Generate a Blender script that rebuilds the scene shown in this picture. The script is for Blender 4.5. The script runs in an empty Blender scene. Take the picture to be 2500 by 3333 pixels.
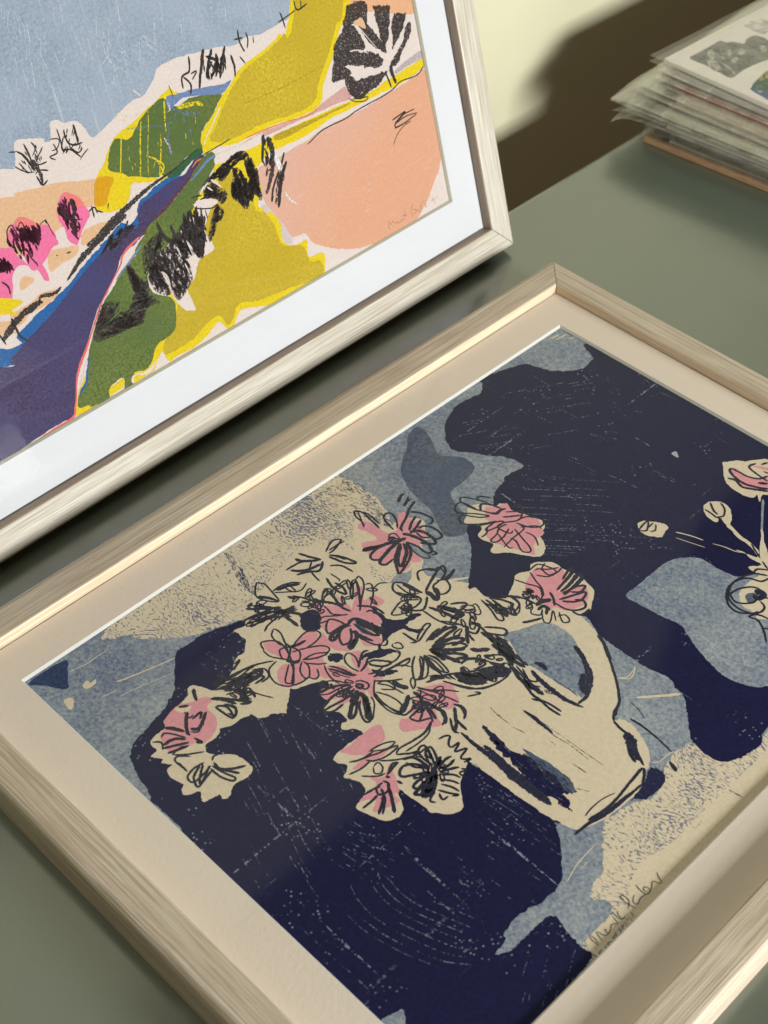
import bpy, math, random
import numpy as np
from mathutils import Vector, Matrix
from mathutils.geometry import delaunay_2d_cdt
SC = bpy.context.scene
COL = SC.collection
rnd = random.Random(7)

# ------------------------------------------------------------------ camera
CAM_POS = (0.48500293, -0.65041527, 0.59889979)
CAM_ROT = Matrix(((0.7065004, -0.4992403, 0.5016137), (0.7076769, 0.491244, -0.5078117), (0.0071053, 0.7137496, 0.7003649)))
cam_data = bpy.data.cameras.new('camera')
cam = bpy.data.objects.new('camera', cam_data)
COL.objects.link(cam)
cam.matrix_world = Matrix.Translation(CAM_POS) @ CAM_ROT.to_4x4()
cam_data.sensor_fit = 'VERTICAL'
cam_data.sensor_height = 36.0
cam_data.sensor_width = 27.0
cam_data.lens = 52.254
cam_data.clip_start = 0.01
cam_data.clip_end = 50
cam_data.dof.use_dof = True
cam_data.dof.focus_distance = 0.80
cam_data.dof.aperture_fstop = 15.0
SC.camera = cam
SC.view_settings.view_transform = 'Standard'
SC.view_settings.look = 'None'
SC.view_settings.exposure = 0.0
SC.view_settings.gamma = 1.0
SC.view_settings.use_curve_mapping = False
SC.cycles.max_bounces = 12
SC.cycles.diffuse_bounces = 5
SC.cycles.glossy_bounces = 5
SC.cycles.transparent_max_bounces = 48
SC.cycles.caustics_reflective = True
SC.cycles.caustics_refractive = False

# ------------------------------------------------------------------ world + lamps
world = bpy.data.worlds.new('World')
SC.world = world
world.use_nodes = True
bg = world.node_tree.nodes['Background']
bg.inputs['Color'].default_value = (1.0, 0.76, 0.48, 1)
bg.inputs['Strength'].default_value = 0.10

def area(name, pos, target, sx, sy, power, color):
    l = bpy.data.lights.new(name, 'AREA')
    l.shape = 'RECTANGLE'; l.size = sx; l.size_y = sy
    l.energy = power; l.color = color
    o = bpy.data.objects.new(name, l)
    COL.objects.link(o)
    o.location = pos
    d = Vector(target) - Vector(pos)
    o.rotation_euler = d.to_track_quat('-Z', 'Y').to_euler()
    return o
# the window the photograph is lit by: four panes, low and to the right behind the camera
for y in (-0.155, -0.03, 0.095, 0.22, 0.345):
    for z in (0.345, 0.455, 0.565):
        area('window_pane_light', (1.75, y, z), (-0.1, y - 0.05, z - 0.25), 0.105, 0.09, 3.8, (1.0, 0.97, 0.92))
# added unseen overhead fill, soft and warm, to brighten the flat frame
area('overhead_fill', (-0.1, -0.5, 2.6), (0.2, -0.1, 0.0), 1.6, 1.6, 11.5, (1.0, 0.92, 0.82))

# ------------------------------------------------------------------ helpers
def put(name, verts, faces, mats, parent=None, fmat=None, smooth=False):
    me = bpy.data.meshes.new(name)
    me.from_pydata([tuple(v) for v in verts], [], faces)
    for m in (mats if isinstance(mats, (list, tuple)) else [mats]):
        me.materials.append(m)
    if fmat is not None:
        me.polygons.foreach_set('material_index', fmat)
    if smooth:
        me.polygons.foreach_set('use_smooth', [True] * len(me.polygons))
    me.update()
    o = bpy.data.objects.new(name, me)
    COL.objects.link(o)
    if parent: o.parent = parent
    return o
def bevel(o, w, seg=2):
    m = o.modifiers.new('bevel', 'BEVEL'); m.width = w; m.segments = seg; m.limit_method = 'ANGLE'; m.angle_limit = math.radians(40)
    return o
def box(name, x0, x1, y0, y1, z0, z1, mat, parent=None, bev=0):
    v = [(x, y, z) for x in (x0, x1) for y in (y0, y1) for z in (z0, z1)]
    f = [(0, 1, 3, 2), (4, 6, 7, 5), (0, 4, 5, 1), (2, 3, 7, 6), (0, 2, 6, 4), (1, 5, 7, 3)]
    o = put(name, v, f, mat, parent)
    if bev: bevel(o, bev)
    return o
def empty(name, mtx, label, cat, group=None):
    o = bpy.data.objects.new(name, None); COL.objects.link(o)
    o.empty_display_size = 0.03
    o.matrix_world = mtx
    o['label'] = label; o['category'] = cat
    if group: o['group'] = group
    return o

# ------------------------------------------------------------------ materials
def new_mat(name):
    m = bpy.data.materials.new(name); m.use_nodes = True
    nt = m.node_tree
    return m, nt, nt.nodes['Principled BSDF']
def N(nt, t, **kw):
    n = nt.nodes.new(t)
    for k, v in kw.items():
        if k.startswith('i_'):
            n.inputs[int(k[2:]) if k[2:].isdigit() else k[2:].replace('_', ' ')].default_value = v
        else: setattr(n, k, v)
    return n
def lk(nt, a, b): nt.links.new(a, b)
def lin(r, g, b, k=1.0):
    def f(c):
        c /= 255.0
        return (c / 12.92 if c <= 0.04045 else ((c + 0.055) / 1.055) ** 2.4) / k
    return (min(f(r), .95), min(f(g), .95), min(f(b), .95), 1)
def coords(nt, scale=(1, 1, 1), rot=(0, 0, 0)):
    tc = N(nt, 'ShaderNodeTexCoord'); mp = N(nt, 'ShaderNodeMapping')
    mp.inputs['Scale'].default_value = scale; mp.inputs['Rotation'].default_value = rot
    lk(nt, tc.outputs['Object'], mp.inputs['Vector'])
    return mp.outputs['Vector']
def noise(nt, vec, scale, detail=3, rough=.55, dist=0):
    n = N(nt, 'ShaderNodeTexNoise'); n.inputs['Scale'].default_value = scale
    n.inputs['Detail'].default_value = detail; n.inputs['Roughness'].default_value = rough; n.inputs['Distortion'].default_value = dist
    lk(nt, vec, n.inputs['Vector']); return n.outputs['Fac']
def ramp(nt, fac, stops, interp='LINEAR'):
    r = N(nt, 'ShaderNodeValToRGB'); r.color_ramp.interpolation = interp
    e = r.color_ramp.elements
    while len(e) < len(stops): e.new(0.5)
    for k, (p, c) in enumerate(stops):
        e[k].position = p; e[k].color = c if len(c) == 4 else (*c, 1)
    lk(nt, fac, r.inputs['Fac']); return r.outputs['Color']
def mixc(nt, fac, a, b):
    m = N(nt, 'ShaderNodeMix', data_type='RGBA')
    if isinstance(fac, (int, float)): m.inputs[0].default_value = fac
    else: lk(nt, fac, m.inputs[0])
    for s, v in ((6, a), (7, b)):
        if isinstance(v, tuple): m.inputs[s].default_value = v
        else: lk(nt, v, m.inputs[s])
    return m.outputs[2]
def math_(nt, op, a, b=None, clamp=False):
    m = N(nt, 'ShaderNodeMath', operation=op, use_clamp=clamp)
    for s, v in ((0, a), (1, b)):
        if v is None: continue
        if isinstance(v, (int, float)): m.inputs[s].default_value = v
        else: lk(nt, v, m.inputs[s])
    return m.outputs[0]
def step(nt, fac, lo, hi):
    mr = N(nt, 'ShaderNodeMapRange'); lk(nt, fac, mr.inputs['Value'])
    mr.inputs['From Min'].default_value = lo; mr.inputs['From Max'].default_value = hi
    return mr.outputs['Result']
def sc(c, k): return (min(c[0]*k,.95), min(c[1]*k,.95), min(c[2]*k,.95), 1)

def wood_mat(name, base, dark, light, rough=.5):
    m, nt, p = new_mat(name)
    tc = N(nt, 'ShaderNodeTexCoord')
    oi = N(nt, 'ShaderNodeObjectInfo')
    add = N(nt, 'ShaderNodeVectorMath', operation='ADD')
    sep = N(nt, 'ShaderNodeCombineXYZ'); lk(nt, math_(nt, 'MULTIPLY', oi.outputs['Random'], 7.0), sep.inputs[0]); lk(nt, math_(nt, 'MULTIPLY', oi.outputs['Random'], 3.0), sep.inputs[1])
    lk(nt, tc.outputs['Object'], add.inputs[0]); lk(nt, sep.outputs[0], add.inputs[1])
    def mp(s):
        q = N(nt, 'ShaderNodeMapping'); q.inputs['Scale'].default_value = s; lk(nt, add.outputs[0], q.inputs['Vector']); return q.outputs['Vector']
    g1 = noise(nt, mp((7, 520, 520)), 1.0, 4, .65, .1)
    g2 = noise(nt, mp((26, 1500, 1500)), 1.0, 3, .6)
    g3 = noise(nt, mp((5, 60, 60)), 1.0, 3, .5, .6)
    c = ramp(nt, g1, [(.30, dark), (.48, base), (.68, light)])
    c = mixc(nt, step(nt, g2, .50, .64), c, light)
    c = mixc(nt, math_(nt, 'MULTIPLY', step(nt, g2, .44, .34), .75), c, dark)
    c = mixc(nt, math_(nt, 'MULTIPLY', step(nt, g3, .45, .75), .4), c, dark)
    lk(nt, c, p.inputs['Base Color'])
    p.inputs['Roughness'].default_value = rough
    bp = N(nt, 'ShaderNodeBump'); bp.inputs['Strength'].default_value = .3; bp.inputs['Distance'].default_value = .0004
    lk(nt, math_(nt, 'ADD', g1, math_(nt, 'MULTIPLY', g2, .6)), bp.inputs['Height']); lk(nt, bp.outputs[0], p.inputs['Normal'])
    return m
M_WOOD1 = wood_mat('limed_wood_pale', (.42, .40, .335, 1), (.31, .275, .21, 1), (.55, .55, .50, 1), .42)
M_WOOD2 = wood_mat('limed_wood_warm', (.43, .37, .28, 1), (.30, .245, .175, 1), (.58, .53, .44, 1), .5)
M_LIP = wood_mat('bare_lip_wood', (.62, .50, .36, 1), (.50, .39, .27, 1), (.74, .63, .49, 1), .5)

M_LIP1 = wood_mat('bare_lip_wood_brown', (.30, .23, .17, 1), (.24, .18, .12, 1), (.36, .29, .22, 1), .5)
def mat_board(name, c, speck=.06):
    m, nt, p = new_mat(name)
    v = coords(nt)
    n1 = noise(nt, v, 900, 3, .6); n2 = noise(nt, v, 25, 3, .5)
    a = mixc(nt, step(nt, n1, .3, .7), sc(c, 1 - speck), c)
    a = mixc(nt, math_(nt, 'MULTIPLY', step(nt, n2, .4, .7), .25), a, sc(c, .93))
    lk(nt, a, p.inputs['Base Color']); p.inputs['Roughness'].default_value = .85
    bp = N(nt, 'ShaderNodeBump'); bp.inputs['Strength'].default_value = .5; bp.inputs['Distance'].default_value = .0003
    lk(nt, noise(nt, v, 420, 4, .6), bp.inputs['Height']); lk(nt, bp.outputs[0], p.inputs['Normal'])
    return m
M_MAT1 = mat_board('white_mat_board', (.55, .57, .63, 1), .02)
M_MAT2 = mat_board('cream_mat_board', (.79, .705, .625, 1), .03)
M_CORE = mat_board('white_bevel_core', (.66, .67, .66, 1), .01)
M_CORE1 = mat_board('bevel_core_cream', (.44, .44, .36, 1), .01)

def glass_mat(name, f=1.0, rough=.015, ior=1.45):
    m = bpy.data.materials.new(name); m.use_nodes = True
    nt = m.node_tree; nt.nodes.clear()
    o = N(nt, 'ShaderNodeOutputMaterial'); mx = N(nt, 'ShaderNodeMixShader')
    t = N(nt, 'ShaderNodeBsdfTransparent'); g = N(nt, 'ShaderNodeBsdfGlossy')
    g.inputs['Roughness'].default_value = rough
    t.inputs['Color'].default_value = (.985, .99, .985, 1)
    fr = N(nt, 'ShaderNodeFresnel'); fr.inputs['IOR'].default_value = ior
    ge = N(nt, 'ShaderNodeNewGeometry')
    lk(nt, math_(nt, 'ADD', math_(nt, 'MULTIPLY', ge.outputs['Backfacing'], 1.0 / ior - ior), ior), fr.inputs['IOR'])
    lk(nt, math_(nt, 'MULTIPLY', fr.outputs[0], f), mx.inputs[0]); lk(nt, t.outputs[0], mx.inputs[1]); lk(nt, g.outputs[0], mx.inputs[2])
    lk(nt, mx.outputs[0], o.inputs['Surface'])
    return m
M_GLASS1 = glass_mat('picture_glass_low_glare', .50)
M_GLASS2 = glass_mat('picture_glass', .42, .075)

# inks -------------------------------------------------------------
def ink_mat(name, col, var=.10, grain=620, alpha=None, stretch=None, rot=0, extra=None, rough=.7):
    """flat printing ink: fine paper grain in the colour, optional broken coverage (alpha = (lo, hi, scale))"""
    m, nt, p = new_mat(name)
    v = coords(nt)
    n1 = noise(nt, v, grain, 4, .65)
    n2 = noise(nt, v, 60, 4, .6)
    c = mixc(nt, step(nt, n1, .38, .62), sc(col, 1 - var * 1.5), sc(col, 1 + var * 1.5))
    c = mixc(nt, math_(nt, 'MULTIPLY', step(nt, n2, .4, .7), .35), c, sc(col, 1 - var))
    if extra: c = extra(nt, c)
    lk(nt, c, p.inputs['Base Color'])
    p.inputs['Roughness'].default_value = rough
    p.inputs['Specular IOR Level'].default_value = .10
    if alpha:
        lo, hi, s = alpha
        va = coords(nt, stretch or (1, 1, 1), (0, 0, rot))
        a = step(nt, noise(nt, va, s, 4, .75), lo, hi)
        lk(nt, a, p.inputs['Alpha'])
    return m
K1 = 1.42
def c1(r, g, b): return lin(r, g, b, K1)
def sky_extra(nt, c):
    pale = c1(205, 214, 222)
    v = coords(nt, (420, 16, 1), (0, 0, .06))
    w = N(nt, 'ShaderNodeVectorMath', operation='ADD')
    n = noise(nt, v, 1.0, 3, .6, .35)
    c = mixc(nt, math_(nt, 'MULTIPLY', step(nt, n, .60, .74), .6), c, pale)
    v2 = coords(nt, (900, 60, 1), (0, 0, .22))
    n2 = noise(nt, v2, 1.0, 3, .6, .2)
    c = mixc(nt, math_(nt, 'MULTIPLY', step(nt, n2, .66, .76), .6), c, pale)
    n3 = noise(nt, coords(nt), 28, 4, .6)
    return mixc(nt, math_(nt, 'MULTIPLY', step(nt, n3, .42, .62), .45), c, c1(172, 184, 204))
def grad_extra(ca, k=.8, s=14):
    def f(nt, c):
        n3 = noise(nt, coords(nt), s, 3, .5)
        return mixc(nt, math_(nt, 'MULTIPLY', step(nt, n3, .40, .62), k), c, ca)
    return f
def peach_extra(nt, c):
    tc = N(nt, 'ShaderNodeTexCoord'); sp = N(nt, 'ShaderNodeSeparateXYZ'); lk(nt, tc.outputs['Object'], sp.inputs[0])
    f = math_(nt, 'SUBTRACT', math_(nt, 'MULTIPLY', sp.outputs[1], 1.0), math_(nt, 'MULTIPLY', sp.outputs[0], .8))
    f = math_(nt, 'ADD', f, math_(nt, 'MULTIPLY', noise(nt, coords(nt), 14, 3, .5), .10))
    c = mixc(nt, step(nt, f, -.17, -.09), c1(220, 164, 134), c1(216, 172, 160))
    c = mixc(nt, math_(nt, 'MULTIPLY', step(nt, noise(nt, coords(nt), 620, 4, .65), .40, .66), .30), c, c1(236, 200, 182))
    return mixc(nt, math_(nt, 'MULTIPLY', step(nt, noise(nt, coords(nt, (1, 5, 1)), 60, 4, .7), .58, .70), .25), c, c1(232, 206, 192))
INK = {}
INK['paper'] = ink_mat('print_paper_blush', c1(226, 214, 212), .04)
INK['paperd'] = ink_mat('print_paper_scuffed', c1(226, 214, 212), .04, alpha=(.42, .55, 900))
INK['white'] = ink_mat('print_white_glint_patch', c1(232, 238, 246), .03, alpha=(.36, .50, 700))  # white strokes; the one on the peach paints a small glass reflection
INK['sky'] = ink_mat('ink_sky_blue', c1(152, 168, 190), .13, extra=sky_extra)
INK['yel'] = ink_mat('ink_bright_yellow', c1(228, 204, 34), .08)
INK['yeld'] = ink_mat('ink_bright_yellow_dry', c1(226, 206, 40), .05, alpha=(.42, .52, 600))
INK['oliv'] = ink_mat('ink_mustard', c1(200, 178, 52), .16, extra=grad_extra(c1(188, 164, 44), .6))
INK['oliv2'] = ink_mat('ink_mustard_dark', c1(184, 160, 42), .09, alpha=(.35, .5, 500))
INK['green'] = ink_mat('ink_green', c1(104, 120, 62), .24, extra=grad_extra(c1(84, 108, 62), .8))
INK['dgreen'] = ink_mat('ink_dark_green', c1(50, 96, 66), .12)
INK['blue'] = ink_mat('ink_blue', c1(40, 100, 168), .12)
INK['blue2'] = ink_mat('ink_hazy_blue', c1(112, 136, 184), .10, alpha=(.30, .42, 600))
INK['blued'] = ink_mat('ink_hazy_blue_dry', c1(112, 136, 170), .10, alpha=(.48, .60, 700))
INK['purple'] = ink_mat('ink_purple', c1(76, 66, 104), .24, extra=grad_extra(c1(68, 68, 118), .7))
INK['brown'] = ink_mat('ink_brown', c1(112, 58, 72), .10, alpha=(.30, .5, 500))
INK['orange'] = ink_mat('ink_orange', c1(232, 130, 52), .08, alpha=(.30, .5, 500))
INK['orng'] = ink_mat('ink_ochre_orange', c1(214, 160, 30), .06)
INK['red'] = ink_mat('ink_coral_red', c1(228, 112, 112), .06)
INK['peach'] = ink_mat('ink_peach', c1(224, 184, 148), .06)
INK['peach2'] = ink_mat('ink_peach_top', c1(228, 176, 140), .05)
INK['peach3'] = ink_mat('ink_orange_peach', c1(226, 170, 134), .05, extra=peach_extra)
INK['pink1'] = ink_mat('ink_rose_peach', c1(226, 176, 160), .05, alpha=(.45, .75, 45))
INK['pinkstrip'] = ink_mat('ink_dusty_pink', c1(206, 164, 162), .07)
INK['lav'] = ink_mat('ink_lavender', c1(192, 184, 192), .05, alpha=(.30, .6, 300))
INK['lavp'] = ink_mat('ink_lavender_patch', c1(208, 196, 198), .07)
INK['pink'] = ink_mat('ink_hot_pink', c1(236, 118, 168), .06)
INK['salm'] = ink_mat('ink_salmon', c1(236, 128, 130), .06)
INK['plum'] = ink_mat('ink_plum', c1(84, 36, 58), .15, alpha=(.30, .40, 500))
INK['char'] = ink_mat('crayon_black', c1(56, 53, 54), .2, alpha=(.24, .40, 1300))
INK['charr'] = ink_mat('crayon_black_rough', c1(62, 56, 58), .25, alpha=(.34, .46, 1200))
INK['charl'] = ink_mat('crayon_grey_rub', c1(70, 64, 66), .3, alpha=(.44, .56, 800))
INK['pencil'] = ink_mat('pencil_grey', c1(150, 118, 96), .1)
def c2(r, g, b):
    k = lin(r, g, b)
    return (min(k[0] / .83, .9), min(k[1] / .80, .9), min(k[2] / .67, .9), 1)
CREAM = c2(204, 190, 156); SLATE = c2(88, 104, 120); NAVY = (.010, .012, .060, 1)
def tone_extra(nt, c):
    n1 = noise(nt, coords(nt, (1, 1, 1)), 520, 4, .7, .5)
    n2 = noise(nt, coords(nt), 22, 4, .6)
    f = math_(nt, 'ADD', math_(nt, 'MULTIPLY', step(nt, n1, .36, .64), .66), math_(nt, 'MULTIPLY', step(nt, n2, .35, .68), .40), clamp=True)
    c = mixc(nt, f, c2(74, 92, 116), c2(160, 165, 156))
    v = coords(nt, (30, 900, 1), (0, 0, .35))
    return mixc(nt, math_(nt, 'MULTIPLY', step(nt, noise(nt, v, 1.0, 2, .5), .71, .75), .5), c, CREAM)
def spek_extra(nt, c):
    # little directional dabs of blue on the cream paper, denser in drifts
    w = N(nt, 'ShaderNodeTexNoise'); w.inputs['Scale'].default_value = 35; lk(nt, coords(nt), w.inputs['Vector'])
    wv = N(nt, 'ShaderNodeVectorMath', operation='MULTIPLY_ADD')
    lk(nt, w.outputs['Color'], wv.inputs[0]); wv.inputs[1].default_value = (.018, .018, 0); lk(nt, coords(nt), wv.inputs[2])
    def dabs(rot, s):
        mp = N(nt, 'ShaderNodeMapping'); mp.inputs['Scale'].default_value = s; mp.inputs['Rotation'].default_value = (0, 0, rot)
        lk(nt, wv.outputs[0], mp.inputs['Vector'])
        return noise(nt, mp.outputs['Vector'], 1.0, 2, .5)
    a = dabs(.5, (430, 1000, 1)); b = dabs(-.6, (430, 1000, 1))
    sel = step(nt, noise(nt, coords(nt), 45, 2, .5), .46, .54)
    mx = N(nt, 'ShaderNodeMix', data_type='FLOAT'); lk(nt, sel, mx.inputs[0]); lk(nt, a, mx.inputs[2]); lk(nt, b, mx.inputs[3])
    dens = noise(nt, coords(nt), 26, 3, .6)
    th = math_(nt, 'ADD', mx.outputs[0], math_(nt, 'MULTIPLY', math_(nt, 'SUBTRACT', dens, .5), .45))
    return mixc(nt, math_(nt, 'MULTIPLY', step(nt, th, .545, .60), .85), c, c2(92, 100, 118))
def navy_extra(nt, c):
    # worn flecks and dotted scratches where the paper grain shows through
    pale = c2(140, 146, 150)
    vo = N(nt, 'ShaderNodeTexVoronoi'); vo.inputs['Scale'].default_value = 520
    lk(nt, coords(nt), vo.inputs['Vector'])
    dots = step(nt, vo.outputs['Distance'], .30, .20)
    msk = step(nt, noise(nt, coords(nt), 38, 3, .6), .55, .63)
    sepc = N(nt, 'ShaderNodeSeparateColor'); lk(nt, vo.outputs['Color'], sepc.inputs[0])
    pick = step(nt, sepc.outputs[0], .55, .57)
    f1 = math_(nt, 'MULTIPLY', math_(nt, 'MULTIPLY', dots, pick), msk)
    # scratch lines broken by the paper grain
    ln = step(nt, noise(nt, coords(nt, (7, 330, 1), (0, 0, .62)), 1.0, 2, .4, .1), .685, .71)
    brk = step(nt, noise(nt, coords(nt), 620, 2, .5), .50, .56)
    m2 = step(nt, noise(nt, coords(nt), 14, 2, .5), .5, .56)
    f2 = math_(nt, 'MULTIPLY', math_(nt, 'MULTIPLY', ln, brk), m2)
    ln3 = step(nt, noise(nt, coords(nt, (330, 8, 1), (0, 0, .5)), 1.0, 2, .4, .1), .70, .72)
    f3 = math_(nt, 'MULTIPLY', math_(nt, 'MULTIPLY', ln3, brk), math_(nt, 'SUBTRACT', 1.0, m2))
    f = math_(nt, 'ADD', math_(nt, 'ADD', f1, f2), f3, clamp=True)
    return mixc(nt, math_(nt, 'MULTIPLY', f, .8), c, pale)
INK['base2'] = INK['tone'] = ink_mat('ink_slate_mottle', SLATE, .08, extra=tone_extra)
INK['mid'] = ink_mat('ink_slate_dark', c2(82, 90, 102), .24, 480, extra=grad_extra(c2(66, 82, 102), .6, 40))
INK['spek'] = ink_mat('paper_with_blue_dabs', CREAM, .04, extra=spek_extra)
INK['cream'] = ink_mat('print_paper_cream', CREAM, .04)
INK['paleink'] = ink_mat('print_paper_pale', c2(180, 176, 150), .04, alpha=(.4, .5, 800))
INK['navy'] = ink_mat('ink_navy', NAVY, .12, extra=navy_extra)
INK['navyd'] = ink_mat('ink_navy_plain', (.022, .025, .075, 1), .15, alpha=(.30, .38, 600))
INK['navydb'] = ink_mat('ink_navy_brushed', NAVY, .15, alpha=(.33, .42, 1.0), stretch=(120, 700, 1), rot=.75)
INK['corner'] = ink_mat('ink_corner_blue', (.03, .05, .14, 1), .2)
INK['pink2'] = ink_mat('ink_soft_pink', c2(206, 142, 142), .05)
INK['ink'] = ink_mat('drawn_line_navy', (.028, .031, .060, 1), .15, alpha=(.16, .30, 1500))
INK['inkr'] = ink_mat('drawn_line_rough', (.026, .030, .066, 1), .15, alpha=(.30, .42, 1100))
INK['inkd'] = ink_mat('drawn_line_dry', (.045, .055, .10, 1), .15, alpha=(.44, .54, 1100))
INK['pencil2'] = ink_mat('pencil_dark', (.085, .085, .08, 1), .1)

INK['rock'] = ink_mat('print_rock_grey', (.15, .16, .15, 1), .35, 300, extra=grad_extra((.30, .31, .28, 1), .7, 90))
INK['rockl'] = ink_mat('print_rock_light', (.48, .47, .42, 1), .15, 300, alpha=(.3, .5, 400))
INK['hazeb'] = ink_mat('print_cloud_blue', (.45, .46, .50, 1), .05, alpha=(.35, .75, 60))
INK['leafg'] = ink_mat('print_leaf_green', (.03, .12, .045, 1), .5, 350, extra=grad_extra((.02, .05, .12, 1), .7, 90))
INK['leafy'] = ink_mat('print_leaf_yellow', (.45, .42, .06, 1), .3, 350, alpha=(.35, .5, 500))
INK['seab'] = ink_mat('print_sea_blue', (.03, .09, .30, 1), .4, 350)
INK['cardw'] = ink_mat('print_card_white', (.82, .79, .75, 1), .02)
INK['streak'] = ink_mat('sky_dry_streak', c1(206, 214, 222), .03, alpha=(.34, .50, 900))
INK['dash'] = ink_mat('scratch_dots', c2(128, 134, 138), .05, alpha=(.50, .55, 700))
INK['dasht'] = ink_mat('scratch_dots_teal', c2(96, 122, 136), .05, alpha=(.46, .54, 800))
INK['dashp'] = ink_mat('scratch_chip', c2(160, 164, 160), .05)
INK['spk'] = ink_mat('blue_dab', c2(84, 94, 114), .05, alpha=(.40, .50, 900))
JIT = dict(navy=.00045, cream=.00028, pink=.00022, tone=.0003, mid=.0002, green=.0003, oliv=.0003, yel=.00025, charr=.0007, char=.0004, navydb=.0011, navyd=.0006, purple=.00018, plum=.0006, spek=.0006, paper=.0003, blue=.00035, peach3=.0003, lavp=.0006, orng=.0002)

def catmull(P, closed, sub):
    n = len(P); out = []
    rng = range(n if closed else n - 1)
    for i in rng:
        if closed: p0, p1, p2, p3 = P[i - 1], P[i], P[(i + 1) % n], P[(i + 2) % n]
        else: p0, p1, p2, p3 = P[max(i - 1, 0)], P[i], P[i + 1], P[min(i + 2, n - 1)]
        for k in range(sub):
            t = k / sub; t2 = t * t; t3 = t2 * t
            out.append(.5 * ((2 * p1) + (p2 - p0) * t + (2 * p0 - 5 * p1 + 4 * p2 - p3) * t2 + (3 * p1 - p0 - 3 * p2 + p3) * t3))
    if not closed: out.append(P[-1])
    return out
def clip_rect(P, r):
    x0, x1, y0, y1 = r
    for ax, lim, sgn in ((0, x0, 1), (0, x1, -1), (1, y0, 1), (1, y1, -1)):
        Q = []
        for i in range(len(P)):
            a, b = P[i - 1], P[i]
            ia = (a[ax] - lim) * sgn >= 0; ib = (b[ax] - lim) * sgn >= 0
            if ia != ib:
                t = (lim - a[ax]) / (b[ax] - a[ax]); Q.append(a + (b - a) * t)
            if ib: Q.append(b)
        P = Q
        if len(P) < 3: return []
    return P
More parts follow.
